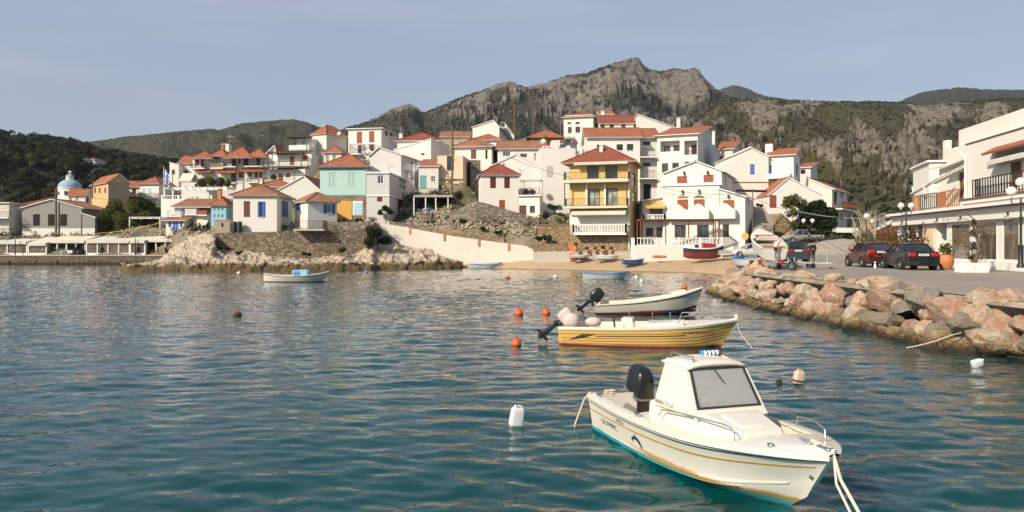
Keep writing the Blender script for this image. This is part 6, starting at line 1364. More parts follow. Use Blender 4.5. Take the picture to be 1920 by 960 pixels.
for a in [(978, 318, 114, .40, 'dark satellite dish beside the dark red pyramid roof'), (941, 307, 119, .36, 'pale satellite dish above the dark red pyramid roof'), (691, 285, 113, .45, 'satellite dish on the ridge of the turquoise house'), (1018, 266, 121, .5, 'large pale satellite dish on the blind white house'), (1070, 264, 121, .4, 'round dish beside the solar heater'), (636, 251, 146, .45, 'satellite dish on the tall stepped house')]: dish(*a)
sh = empty('solar_heater', W(1060, 275, 119), 'tilted solar water heater on the blind white house roof', 'solar heater'); m = MB(); a = W(1053, 277, 118.5); b = W(1068, 262, 119.8); m.bar(a, b, 1.4, .1); m.build('panel', M_glass, sh); m = MB(); m.tube([b-Vector((.9, 0, -.2)), b+Vector((.9, 0, .2))], .3, 12); m.build('tank', M_metal, sh)
# ---------------------------------------------------------------- boats
def gel(name, c, stain=None, rough=.28, foul=None, zf=.05, zs=.12):
    n = N(name); v = n.pos(kind='object'); a = n.noise(1.1, 5, .6, v); b = n.noise(9, 5, .7, n.pos((1, 1, .35), kind='object')); sp = n.n('SeparateXYZ', Vector=v)
    col = n.mix(n.ramp(a, [(.3, 0.0), (.8, .5)]), c, tuple(q*m_ for q, m_ in zip(c, (.86, .80, .68))))
    col = n.mix(n.ramp(n.noise(30, 3, .6, n.pos((1, 1, .1), kind='object')), [(.62, 0.0), (.8, .22)]), col, (.25, .17, .09))
    if foul:
        zz = n.math('ADD', sp.outputs[2], n.math('MULTIPLY', n.math('SUBTRACT', b.outputs[0], .5), .10))
        if stain: col = n.mix(n.math('MULTIPLY', n.ramp(zz, [(zs, 1.0), (zs+.05, 0.0)]).outputs[0], n.ramp(n.math('MULTIPLY', sp.outputs[0], .25), [(.35, .15), (.55, 1.0)]).outputs[0]), col, stain)
        col = n.mix(n.ramp(n.math('ADD', sp.outputs[2], n.math('MULTIPLY', n.math('SUBTRACT', b.outputs[0], .5), .02)), [(zf, 1.0), (zf+.012, 0.0)]), col, foul)
        if stain: col = n.mix(n.ramp(zz, [(-.01, .75), (.015, 0.0)]), col, (.09, .06, .03))
    n.bsdf(col, rough, 0, n.bump(a, .05, .02), Coat__Weight=.3); return n.m
M_hull1 = gel('white_gelcoat_hull', (.74, .71, .64), (.42, .24, .07), foul=(.03, .34, .40), zf=.075, zs=.13)
M_gel = gel('white_gelcoat', (.72, .68, .60)); M_gel2 = gel('cream_deck', (.64, .58, .46), rough=.5)
M_hully = gel('yellow_hull', (.66, .42, .13), (.3, .16, .06), foul=(.17, .02, .015), zf=.06, zs=.09); M_hullw = gel('white_wooden_hull', (.60, .565, .49), (.2, .1, .06), foul=(.10, .018, .015), zf=.08)
M_hullf = gel('white_caique_hull', (.55, .53, .48), foul=(.10, .03, .025), zf=.07); M_hullb = gel('pale_blue_white_hull', (.60, .62, .62), foul=(.25, .30, .33), zf=.03)
M_navy = plain('navy_stripe', (.03, .04, .09), .4); M_gold = plain('gold_stripe', (.48, .27, .03), .4); M_red = plain('red_paint', (.30, .02, .02), .45); M_hred = gel('red_black_hull', (.02, .022, .05), foul=(.17, .022, .02), zf=.42)
M_cowl = plain('black_cowling', (.014, .014, .016), .28, var=.2); M_alu = plain('grey_alloy', (.30, .30, .30), .4, .7); M_rubber = plain('black_rubber', (.02, .02, .02), .8)
M_rope = plain('white_rope', (.58, .54, .45), .9, scale=20); M_cover = plain('greyish_canvas_cover', (.52, .43, .38), .9, bump=.4); M_seat = plain('cream_cushion', (.55, .50, .40), .7)
M_orange_b = plain('orange_buoy', (.62, .10, .02), .5, var=.25); M_jug = plain('translucent_white_plastic', (.66, .68, .68), .45); M_algae = plain('brown_algae', (.12, .06, .02), .9)
def cur(pts, t): return float(np.interp(t, [p[0] for p in pts], [p[1] for p in pts]))
def smooth_cur(pts):
    xs = [p[0] for p in pts]; ys = [p[1] for p in pts]
    def f(t):
        t = min(max(t, xs[0]), xs[-1]); k = max(i for i in range(len(xs)) if xs[i] <= t+1e-9); k = min(k, len(xs)-2)
        def sl(i):
            if i <= 0: return (ys[1]-ys[0])/(xs[1]-xs[0])
            if i >= len(xs)-1: return (ys[-1]-ys[-2])/(xs[-1]-xs[-2])
            return (ys[i+1]-ys[i-1])/(xs[i+1]-xs[i-1])
        h_ = xs[k+1]-xs[k]; u = (t-xs[k])/h_; return (2*u**3-3*u*u+1)*ys[k]+(u**3-2*u*u+u)*h_*sl(k)+(-2*u**3+3*u*u)*ys[k+1]+(u**3-u*u)*h_*sl(k+1)
    return f
class Hull:
    def __init__(s, L, beam, sheer, keel, chb, chz, rake, round_=0.0, flare=1.25):
        s.L = L; s.b = smooth_cur(beam); s.zs = smooth_cur(sheer); s.zk = smooth_cur(keel); s.cb = smooth_cur(chb); s.cz = smooth_cur(chz); s.rake = rake; s.rd = round_; s.fl = flare
    def P(s, t, v, side=-1, off=0.0):
        b = max(s.b(t), .0); cb = min(max(s.cb(t), 0), b); zk, zc, zs = s.zk(t), s.cz(t), s.zs(t); zk = min(zk, zc-.01)
        if v < .35:
            q = v/.35; y = cb*(q**(1-.5*s.rd)); z = zk+(zc-zk)*q**(1+.6*s.rd); hh = (z-zk)/(zs-zk)
        else:
            q = (v-.35)/.65; f = q**(s.fl if t > .5 else 1+(s.fl-1)*t*2); y = cb+(b-cb)*(f*(1-s.rd)+s.rd*sin(q*pi/2)); z = zc+(zs-zc)*q
        hz = (zs-z)/(zs-s.zk(1.0)+.3); x = s.L*t-s.rake*max(0, (t-.55)/.45)**2*hz
        return Vector((x, side*(max(y, .012 if v > 0 else 0)+off), z))
    def shell(s, m, mi=0, nt_=36, vs=None):
        vs = vs or [0, .12, .25, .35, .42, .5, .6, .7, .8, .9, 1.0]; ts = [1-(1-i/nt_)**1.25 for i in range(nt_+1)]
        for side in (-1, 1): m.grid([[s.P(t, v, side) for v in vs] for t in ts], mi)
        m.add([s.P(0, v, -1) for v in vs]+[s.P(0, v, 1) for v in vs[::-1]], [tuple(range(2*len(vs)))], mi)
        m.add([s.P(1, v, -1) for v in vs]+[s.P(1, v, 1) for v in vs[::-1]], [tuple(range(2*len(vs)))], mi)
    def strip(s, v0, v1, off, t0=0.0, t1=1.0, n=40, sides=(-1, 1), th=.012):
        m = MB()
        for side in sides:
            ts = [t0+(t1-t0)*i/n for i in range(n+1)]
            m.grid([[s.P(t, v0, side, 0), s.P(t, v0, side, off), s.P(t, v1, side, off), s.P(t, v1, side, 0)] for t in ts])
        return m
    def ring(s, w_, rise=.03, lip=.03, t0=0.0, nt_=36, out=.02, drop=.25):
        "gunwale: flat rim of width w_ with an inner wall going down by drop"
        m = MB(); ts = [t0+(1-t0)*(1-(1-i/nt_)**1.25) for i in range(nt_+1)]
        for side in (-1, 1):
            rows = []
            for t in ts:
                p = s.P(t, 1, side); b = abs(p.y); ins = max(b-w_, .001)
                drop_ = drop if t < .6 else max(.04, drop*(1-(t-.6)/.15))
                rows.append([Vector((p.x, side*(b+out), p.z-lip)), Vector((p.x, side*(b+out), p.z+rise*.6)), Vector((p.x, side*(b-.02 if b > .03 else b), p.z+rise)), Vector((p.x-(0 if b > w_ else 0), side*ins, p.z+rise)), Vector((p.x, side*ins, p.z+rise-drop_))])
            m.grid(rows)
        return m
    def iw(s, t, zfl, w_):
        hz = (s.zs(t)-zfl)/(s.zs(t)-s.zk(1.0)+.3); t2 = min(1, t+s.rake*max(0, (t-.50)/.45)**2*hz/s.L+.01); return max(min(abs(s.P(t, 1, 1).y)-w_, abs(s.P(t2, .40, 1).y)-.09), .0005)
    def inner(s, w_, zfl, t0, t1, n=24):
        m = MB(); ts = [t0+(t1-t0)*i/n for i in range(n+1)]
        for side in (-1, 1): m.grid([[Vector((s.P(t, 1, side).x, side*max(abs(s.P(t, 1, side).y)-w_, .001), s.zs(t)-.02)), Vector((s.P(t, 1, side).x-.0, side*s.iw(t, zfl, w_), zfl))] for t in ts])
        m.grid([[Vector((s.P(t, 1, side).x-.0, side*s.iw(t, zfl, w_), zfl)) for side in (-1, 1)] for t in ts])
        return m
    def decal_mesh(s, o, side=-1, off=.006):
        "bend a flat mesh given in (x along, z up) onto the hull side"
        for v in o.data.vertices:
            x, z = v.co.x, v.co.y; t = x/s.L
            for _ in range(4): t = t+(x-s.P(t, .8, side).x)/s.L
            lo, hi = .35, 1.0
            for _ in range(24):
                mid = (lo+hi)/2
                if s.P(t, mid, side).z < z: lo = mid
                else: hi = mid
            p = s.P(t, lo, side); v.co = Vector((x, side*(abs(p.y)+off), z))
        return o
def text_mesh(txt, size, mat, name='lettering', x=0, y=0, sx=1.0, ext=0.0):
    cu = bpy.data.curves.new(name, 'FONT'); cu.body = txt; cu.size = size; cu.extrude = ext; o = bpy.data.objects.new(name+'_c', cu); COL.objects.link(o); dg = bpy.context.evaluated_depsgraph_get(); me = bpy.data.meshes.new_from_object(o.evaluated_get(dg)); bpy.data.objects.remove(o)
    me.materials.clear(); me.materials.append(mat)
    for v in me.vertices: v.co.x = v.co.x*sx+x; v.co.y = v.co.y+y
    q = bpy.data.objects.new(name, me); COL.objects.link(q); return q
def superbox(m, c, sx, sy, sz, p=.35, n=18, k=9, mi=0, M=None, taper=0.0, shear=0.0):
    "rounded box"
    def sg(a, e): return math.copysign(abs(a)**e, a)
    rows = []
    for i in range(k+1):
        a = -pi/2+pi*i/k; r = []
        for j in range(n):
            b = 2*pi*j/n; z = sg(sin(a), p); f = 1-taper*(z+1)/2; q = Vector((sg(cos(a), p)*sg(cos(b), p)*sx*f+shear*z, sg(cos(a), p)*sg(sin(b), p)*sy*f, z*sz))+Vector(c); r.append(M @ q if M is not None else q)
        rows.append(r+[r[0]])
    m.grid(rows, mi)
def outboard(parent, x, y, z, tilt, sc=1.0, cover=None, rot=0.0, stripe=True, lg=1.0, cs=1.0):
    "outboard motor hung on the transom; tilt in degrees raises the propeller"
    T = Matrix.Translation((x, y, z)) @ Matrix.Rotation(rot, 4, 'Z') @ Matrix.Rotation(radians(tilt), 4, 'Y') @ Matrix.Scale(sc, 4)
    e = empty('outboard_motor', (0, 0, 0)); e.parent = parent; ORG[e.name] = Vector((0, 0, 0))
    root_part = MB(); superbox(root_part, (-.12, 0, .18+.24*cs), .27*cs, .18*cs, .26*cs, .5, M=T, taper=.22, shear=-.03)
    cw = root_part.build('outboard_motor', cover or M_cowl, parent, smooth=True, world=False); bpy.data.objects.remove(e)
    if not cover and stripe:
        m = MB(); superbox(m, (-.12, 0, .25), .275*cs, .185*cs, .03, .5, M=T); m.build('cowl_band', M_alu, cw, smooth=True, world=False)
    T0 = T; T = T @ Matrix.Diagonal((1, 1, lg, 1))
    m = MB(); superbox(m, (-.14, 0, .08), .13, .09, .18, .6, M=T); superbox(m, (-.16, 0, -.35), .10, .045, .38, .6, M=T); superbox(m, (-.17, 0, -.72), .26, .012, .02, .5, M=T); superbox(m, (-.17, 0, -.66), .16, .10, .012, .5, M=T); superbox(m, (-.17, 0, -.86), .09, .015, .12, .6, M=T)
    m.lathe([(.001, -.30), (.05, -.22), (.06, -.05), (.06, .12), (.035, .26)], (0, 0, 0), 10, M=T @ Matrix.Translation((-.17, 0, -.78)) @ Matrix.Rotation(-pi/2, 4, 'Y')); m.build('leg_housing', M_cowl, cw, smooth=True, world=False)
    m = MB()
    for k in range(3):
        R_ = T @ Matrix.Translation((-.42, 0, -.78)) @ Matrix.Rotation(k*2*pi/3, 4, 'X') @ Matrix.Rotation(.5, 4, 'Z'); superbox(m, (0, 0, .09), .012, .05, .08, .7, 10, 6, M=R_)
    m.build('propeller', M_alu, cw, smooth=True, world=False)
    m = MB(); superbox(m, (.05, 0, .02), .06, .12, .16, .35, M=Matrix.Translation((x, y, z)) @ Matrix.Scale(sc, 4)); m.build('clamp_bracket', M_cowl, cw, smooth=True, world=False)
    return cw
def tubeo(name, pts, r, mat, parent, n=8, sm=True):
    m = MB(); m.tube(pts, r, n); return m.build(name, mat, parent, smooth=sm, world=False)
# ------------------------------------------------ the large white motor boat
hx = radians(-72.3); bt = empty('motor_boat', (2.25, 13.85, 0), 'large white motor boat with a small wheelhouse, black outboard and turquoise bottom', 'motor boat', None, rz=hx)
H1 = Hull(5.26, [(0, .90), (.2, .97), (.45, 1.0), (.65, .95), (.8, .76), (.9, .50), (.96, .27), (1, .06)], [(0, .63), (.3, .64), (.6, .70), (.85, .80), (1, .86)],
          [(0, -.28), (.6, -.28), (.8, -.22), (.92, -.05), (1, .22)], [(0, .80), (.4, .80), (.65, .66), (.8, .44), (.92, .16), (1, .03)], [(0, .0), (.4, .02), (.7, .10), (.9, .28), (1, .42)], .72, 0.0, 1.35)
m = MB(); H1.shell(m, nt_=44); hl = m.build('hull', M_hull1, bt, smooth=True, world=False, angle=28)
H1.strip(.885, .945, .020, n=60).build('rub_rail', M_navy, hl, world=False); H1.strip(.905, .922, .026, n=60).build('rail_insert', M_wpaint, hl, world=False); H1.strip(.74, .765, .006, .0, .985, n=60).build('gold_stripe', M_gold, hl, world=False)
H1.strip(.40, .43, .018, .0, .93, n=50).build('spray_rail', M_hull1, hl, world=False); H1.strip(.945, .955, .012, n=60).build('rail_edge', M_navy, hl, world=False)
H1.ring(.16, .035, .05, drop=.30).build('gunwale', M_gel, bt, smooth=True, world=False, angle=40)
H1.inner(.17, .22, .015, .78).build('cockpit_liner', M_gel2, bt, world=False)
# foredeck
m = MB(); rows = []
for i in range(15):
    t = .80+.20*i/14; p = H1.P(t, 1, 1); b = max(abs(p.y)-.10, .01); rows.append([Vector((p.x, b*k/6, p.z+.035+.05*(1-(k/6)**2))) for k in range(-6, 7)])
m.grid(rows); m.add([rows[0][k] for k in range(13)]+[Vector((rows[0][k].x, rows[0][k].y*.75, .62)) for k in range(12, -1, -1)], [tuple(range(26))]); m.build('foredeck', M_gel, bt, smooth=True, world=False, angle=40)
# starboard side deck that runs beside the cuddy
m = MB(); rows = []
for i in range(13):
    t = .34+.47*i/12; p = H1.P(t, 1, -1); rows.append([Vector((p.x, -(abs(p.y)-.10), p.z+.034)), Vector((p.x, -.60+.10*max(0, (t-.6)/.2), p.z+.05)), Vector((p.x, -.60+.10*max(0, (t-.6)/.2), p.z-.12))])
m.grid(rows); m.build('side_deck', M_gel, bt, smooth=True, world=False, angle=40)
# cuddy trunk: lofted box
def loft(name, secs, mat, parent, bev=.03, smooth=False):
    "secs: list of 4-corner loops"
    m = MB(); k = len(secs[0]); vs = [Vector(p) for s_ in secs for p in s_]; fs = [tuple(range(k-1, -1, -1)), tuple((len(secs)-1)*k+i for i in range(k))]
    for a in range(len(secs)-1):
        for i in range(k): j = (i+1) % k; fs.append((a*k+i, a*k+j, (a+1)*k+j, (a+1)*k+i))
    m.add(vs, fs); o = m.build(name, mat, parent, world=False)
    if bev: b = o.modifiers.new('bevel', 'BEVEL'); b.width = bev; b.segments = 3; b.limit_method = 'ANGLE'; b.angle_limit = radians(25); o.data.polygons.foreach_set('use_smooth', [True]*len(o.data.polygons)); w_ = o.modifiers.new('wn', 'WEIGHTED_NORMAL')
    return o
cud = loft('cuddy', [[(1.95, -.74, .5), (1.95, .30, .5), (1.95, .28, .93), (1.95, -.70, .93)], [(3.05, -.74, .5), (3.05, .34, .5), (3.05, .30, 1.02), (3.05, -.68, 1.02)], [(3.45, -.72, .5), (3.45, .34, .5), (3.45, .28, 1.01), (3.45, -.64, 1.01)], [(4.02, -.50, .6), (4.02, .30, .6), (4.02, .22, .90), (4.02, -.50, .90)], [(4.16, -.40, .66), (4.16, .22, .66), (4.13, .18, .84), (4.13, -.44, .84)]], M_gel, bt, .05)
loft('hatch', [[(3.52, -.42, .985), (3.52, .02, .985), (3.52, .0, 1.02), (3.52, -.40, 1.02)], [(3.95, -.38, .90), (3.95, .0, .90), (3.93, -.02, .945), (3.93, -.36, .945)]], M_gel, cud, .015)
loft('bow_seat', [[(3.3, .35, .26), (3.3, .62, .26), (3.3, .68, .50), (3.3, .35, .50)], [(4.0, .1, .28), (4.0, .40, .28), (4.0, .46, .50), (4.0, .1, .50)]], M_gel2, bt, .03)
loft('bow_cushion', [[(3.32, .38, .505), (3.32, .72, .505), (3.32, .72, .56), (3.32, .38, .56)], [(3.98, .13, .505), (3.98, .44, .505), (3.98, .44, .56), (3.98, .13, .56)]], M_seat, bt, .02)
# wheelhouse, hollow: side panels, roof, sill, pillars, glass
YL, YR = -.75, .44
def cy(y, z): c = (YL+YR)/2; return c+(y-c)*(1-.17*max(0, (z-.95))/.7)
def quadp(name, pts, off, mat, parent, bev=.012): 
    m = MB(); m.prism(pts, off); o = m.build(name, mat, parent, world=False)
    if bev: b = o.modifiers.new('bevel', 'BEVEL'); b.width = bev; b.segments = 2; b.limit_method = 'ANGLE'
    return o
sideprof = [(3.38, .96), (2.98, 1.60), (2.40, 1.66), (2.18, .90)]
wh = quadp('wheelhouse', [(x, cy(YL, z), z) for x, z in sideprof], (0, .035, 0), M_gel, bt)
quadp('side_panel', [(x, cy(YR, z)-.035, z) for x, z in sideprof], (0, .035, 0), M_gel, wh)
m = MB(); rows = []
for i in range(9):
    x = 3.05-.78*i/8; rows.append([Vector((x, cy(YL-.02, 1.62)+(cy(YR+.02, 1.62)-cy(YL-.02, 1.62))*k/10, 1.60+.075*(1-abs(k/5-1)**3.2)*(1 if 0 < i < 8 else .55)+.012*(1-abs(i/4-1)))) for k in range(11)])
m.grid(rows); ro = m.build('roof', M_gel, wh, smooth=True, world=False); so_ = ro.modifiers.new('s', 'SOLIDIFY'); so_.thickness = .045; so_.offset = -1
fr_ = lambda a, q: Vector((3.40-.42*q, cy(YL, .95+.67*q)+(cy(YR, .95+.67*q)-cy(YL, .95+.67*q))*a, .955+.655*q))
nf = Vector((.84, 0, .54))
def frame_quad(name, a0, a1, q0, q1, mat, th, parent, o0=0.0):
    m = MB(); m.prism([fr_(a0, q0)+nf*o0, fr_(a1, q0)+nf*o0, fr_(a1, q1)+nf*o0, fr_(a0, q1)+nf*o0], nf*th); return m.build(name, mat, parent, world=False)
frame_quad('front_sill', 0, 1, -.02, .17, M_gel, .03, wh, -.03); frame_quad('front_header', 0, 1, .93, 1.0, M_gel, .03, wh, -.03); frame_quad('front_pillar', 0, .06, .17, .93, M_gel, .03, wh, -.03); frame_quad('front_pillar', .94, 1, .17, .93, M_gel, .03, wh, -.03)
gk = frame_quad('window_gasket', .045, .955, .15, .185, M_rubber, .014, wh, .001)
for a in ((.045, .955, .915, .95), (.045, .075, .185, .915), (.925, .955, .185, .915)): frame_quad('window_gasket', *a, M_rubber, .014, wh, .001)
def wsm():
    n = N('windscreen'); t = n.n('BsdfTransparent', Color=(.92, .91, .88)); g = n.n('BsdfGlossy', Roughness=.05, Color=(.9, .9, .9)); d = n.n('BsdfDiffuse', Color=(.72, .70, .64)); mx = n.n('MixShader', i0=n.math('ADD', n.n('Fresnel', IOR=1.45), .08)); n.t.links.new(t.outputs[0], mx.inputs[1]); n.t.links.new(g.outputs[0], mx.inputs[2])
    m2 = n.n('MixShader', i0=.36); n.t.links.new(mx.outputs[0], m2.inputs[1]); n.t.links.new(d.outputs[0], m2.inputs[2]); n.t.links.new(m2.outputs[0], n.out.inputs[0]); return n.m  # pale diffuse share paints the brightness of the cabin interior onto the pane
M_ws = wsm(); frame_quad('windscreen', .06, .94, .17, .93, M_ws, .006, wh, -.012)
m = MB()
for i in range(12):
    for (a, q) in ((.06+.88*i/11, .167), (.06+.88*i/11, .932)): m.lathe([(.007, 0), (.006, .006), (.001, .008)], (0, 0, 0), 6, M=Matrix.Translation(fr_(a, q)+nf*.015) @ nf.to_track_quat('Z', 'Y').to_matrix().to_4x4())
m.build('screws', M_steel, wh, world=False)
m = MB(); cw_ = Vector((3.02, -.46, 1.10)); ax = Matrix.Translation(cw_) @ Matrix.Rotation(radians(-55), 4, 'Y')
m.tube([ax @ Vector((.16*cos(a), .16*sin(a), 0)) for a in [i*2*pi/20 for i in range(21)]], .014, 6)
for k in range(3): m.bar(ax @ Vector((0, 0, -.03)), ax @ Vector((.16*cos(k*2.09), .16*sin(k*2.09), 0)), .025)
m.build('steering_wheel', M_rubber, bt, world=False); loft('dashboard', [[(2.9, -.66, .95), (2.9, .32, .95), (2.9, .32, 1.06), (2.9, -.66, 1.06)], [(3.28, -.66, .95), (3.28, .32, .95), (3.28, .32, 1.0), (3.28, -.66, 1.0)]], M_gel2, bt, .02)
tubeo('wiper', [fr_(.42, .93)+nf*.03, fr_(.52, .62)+nf*.03], .008, M_rubber, wh)
# roof rail and small bundled flag
tubeo('roof_rail', [Vector((2.35, cy(YL, 1.6)+.12, 1.67)), Vector((2.35, cy(YL, 1.6)+.12, 1.73)), Vector((2.95, cy(YL, 1.6)+.15, 1.73)), Vector((2.95, cy(YL, 1.6)+.15, 1.66))], .012, M_steel, wh)
m = MB()
for k in range(9): c = Vector((2.4+.03*(k % 2), -.02+k*.035, 1.70)); superbox(m, c, .05, .019, .035, .7, 10, 6, mi=k % 2)
fb = m.build('bundled_flag', [M_blue2, M_wpaint], None, smooth=True, world=False); fb.matrix_world = bt.matrix_world
fb.location = bt.location; fb.rotation_euler = bt.rotation_euler; tag(fb, 'blue and white flag rolled up on the wheelhouse roof of the large white boat', 'flag')
# rails
st_ = .012
tubeo('grab_rail', [Vector((2.45, -.80, .78)), Vector((2.55, -.80, .90)), Vector((3.2, -.78, .97)), Vector((3.95, -.66, .99)), Vector((4.08, -.63, .97)), Vector((4.14, -.62, .90)), Vector((4.14, -.62, .80))], st_, M_steel, bt); tubeo('grab_rail', [Vector((3.5, .86, .75)), Vector((3.55, .84, .90)), Vector((4.0, .70, .97)), Vector((4.5, .46, 1.01)), Vector((4.62, .40, 1.0)), Vector((4.66, .38, .92)), Vector((4.66, .37, .82))], st_, M_steel, bt)
tubeo('side_rail', [Vector((2.3, .90, .72)), Vector((2.4, .88, .84)), Vector((3.5, .84, .92))], st_, M_steel, bt)
for (x, y, z, a) in ((4.72, .02, .885, .1), (4.9, -.03, .895, .6), (.35, -.84, .68, 0), (.35, .84, .68, 0), (2.0, -.93, .70, 0)):
    m = MB(); R_ = Matrix.Translation((x, y, z)) @ Matrix.Rotation(a, 4, 'Z'); m.box((-.09, -.015, .03), (.09, .015, .05), 0, R_); m.box((-.05, -.02, 0), (-.025, .02, .035), 0, R_); m.box((.025, -.02, 0), (.05, .02, .035), 0, R_); m.build('cleat', M_steel, bt, world=False)
m = MB(); superbox(m, (4.62, -.42, .86), .05, .035, .035, .6); m.build('navigation_light', M_steel, bt, smooth=True, world=False); m = MB(); superbox(m, (5.1, 0, .92), .12, .06, .03, .5); m.build('bow_roller', M_steel, bt, smooth=True, world=False)
m = MB(); m.lathe([(.02, 0), (.025, .03), (.001, .035)], (0, 0, 0), 8, M=Matrix.Translation(H1.P(.985, .55, -1)) @ Matrix.Rotation(pi/2, 4, 'X')); m.build('bow_eye', M_steel, bt, world=False)
outboard(bt, -.10, .22, .27, 15, 1.12, cs=1.08)
m = MB()
for k in range(7): superbox(m, (.30+.05*cos(k*2.2), -.60+.05*sin(k*2.2), .69+.012*k), .09-.005*k, .06, .018, .8, 12, 6)
m.build('wet_sponge', M_cover, bt, smooth=True, world=False)
tubeo('coiled_line', [Vector((2.6+.12*i, .90-.02*i+.02*sin(i*2.1), .74+.008*(i % 3))) for i in range(16)], .013, M_rope, bt)
# lettering and fish emblem
t1 = text_mesh('OLYMPIC', .13, M_navy, x=.50, y=.24, sx=1.25); t1.parent = bt; H1.decal_mesh(t1); t2 = text_mesh('490 Gr', .085, M_navy, x=1.25, y=.435, sx=1.15); t2.parent = bt; H1.decal_mesh(t2, off=.018)
t3 = text_mesh('ΜΑΡΙΑ Τ.Π. 37', .075, M_darkred, x=2.24, y=0.955, sx=1.1); t3.parent = bt
for v in t3.data.vertices: v.co = Vector((v.co.x, cy(YL, v.co.y)-.004, v.co.y))
fish = [(0, .0), (.03, .05), (.01, .12), (.04, .10), (.07, .13), (.14, .155), (.22, .14), (.25, .10), (.20, .10), (.12, .085), (.06, .04), (.045, -.01), (.07, -.06), (.03, -.04), (.0, -.07), (.01, -.03)]
me = bpy.data.meshes.new('emblem'); ang = radians(-52); pts = [(1.72+(x*cos(ang)-y*sin(ang))*1.15, .30+(x*sin(ang)+y*cos(ang))*1.15, 0) for x, y in fish]; me.from_pydata(pts, [], [tuple(range(len(pts)))]); me.materials.append(M_navy)
em = bpy.data.objects.new('emblem', me); COL.objects.link(em); em.parent = bt; H1.decal_mesh(em, off=.008)
def rope(name, pts, r, lab, sag=0.0, grp='mooring ropes'):
    ps = []; 
    for a, b in zip(pts[:-1], pts[1:]):
        for i in range(10): t_ = i/10; ps.append(Vector(a).lerp(Vector(b), t_)-Vector((0, 0, sag*4*t_*(1-t_))))
    ps.append(Vector(pts[-1])); m = MB(); m.tube(ps, r, 7); o = m.build(name, M_rope, None, smooth=True); tag(o, lab, 'rope', grp); return o
bow = bt.matrix_world; Rb = Matrix.Translation(bt.location) @ Matrix.Rotation(hx, 4, 'Z'); B_ = lambda x, y, z: Rb @ Vector((x, y, z))
rope('mooring_rope', [B_(4.85, 0, .94), B_(5.22, 0, .92), B_(5.34, .02, .6), (4.0, 7.6, -.15), (4.1, 7.0, -.9)], .021, 'thick white bow rope of the large white motor boat dipping into the sea'); rope('mooring_rope', [B_(4.80, .05, .94), B_(5.20, .03, .93), B_(5.31, -.02, .55), (3.90, 7.75, -.15), (3.95, 7.1, -.9)], .016, 'second thinner bow rope of the large white motor boat')
m = MB(); [superbox(m, B_(5.0+.05*k, .02*(k % 2), .93), .05, .04, .025, .8, 10, 6) for k in range(4)]; kn = m.build('rope_knot', M_rope, None, smooth=True); tag(kn, 'lumpy rope knot on the bow of the large white motor boat', 'rope', 'mooring ropes')
rope('mooring_rope', [B_(.1, -.9, .70), B_(-.05, -.95, .55), B_(-.25, -1.05, .05), B_(-.3, -1.1, -.4)], .018, 'white stern rope hanging from the corner of the large white motor boat')

# ------------------------------------------------ small open boats
def open_boat(label, loc, rz, L, B, zs, hullmat, rimmat, inmat, cat='boat', group=None, pitch=0.0, roll=0.0, stern=.82, keel=-.2, ch=.75, round_=.35, rail_stripe=None, thw=3, rake=.5, dz=0.0, double=False, floor=.12, bowdeck=.72, name='rowing_boat'):
    r = empty(name, loc, label, cat, group, rz=rz); r.rotation_euler = (roll, pitch, rz); hb = B/2
    bm_ = [(0, hb*stern), (.3, hb), (.6, hb*.95), (.8, hb*.68), (.93, hb*.30), (1, .03)] if not double else [(0, .05), (.12, hb*.5), (.3, hb*.9), (.5, hb), (.7, hb*.88), (.88, hb*.45), (1, .03)]
    cbm = [(a, b*ch*(1-.55*max(0, a-.6)/.4)) for a, b in bm_]; zk = [(0, keel), (.7, keel), (.9, keel*.6), (1, keel*.2)]; cz = [(a, keel*.3+(.2 if a > .9 else .06*a)) for a in (0, .3, .6, .8, .95, 1)]
    if double: zk = [(0, keel*.2), (.12, keel), (.8, keel), (1, keel*.2)]
    Hh = Hull(L, bm_, zs, zk, cbm, cz, rake, round_, 1.1); m = MB(); Hh.shell(m, nt_=26); hl = m.build('hull', hullmat, r, smooth=True, world=False, angle=30)
    Hh.ring(.09, .025, .035, nt_=26, drop=.05).build('gunwale', rimmat, r, world=False); Hh.inner(.10, floor, .03, .80).build('liner', inmat, r, world=False)
    Hh.strip(.93, .985, .025, n=30).build('rub_rail', rail_stripe or rimmat, hl, world=False)
    for k in range(thw):
        t = .18+.5*k/max(1, thw-1); p = Hh.P(t, 1, 1); m = MB(); m.box((p.x-.12, -abs(p.y)+.1, p.z-.16), (p.x+.12, abs(p.y)-.1, p.z-.12)); m.build('thwart', inmat, r, world=False)
    if bowdeck:
        m = MB(); rows = []
        for i in range(9): t = bowdeck+(1-bowdeck)*i/8; p = Hh.P(t, 1, 1); b = max(abs(p.y)-.05, .01); rows.append([Vector((p.x, b*k/4, p.z+.02+.03*(1-(k/4)**2))) for k in range(-4, 5)])
        m.grid(rows); m.build('bow_deck', rimmat, r, smooth=True, world=False)
    r['_h'] = 0; del r['_h']; return r, Hh
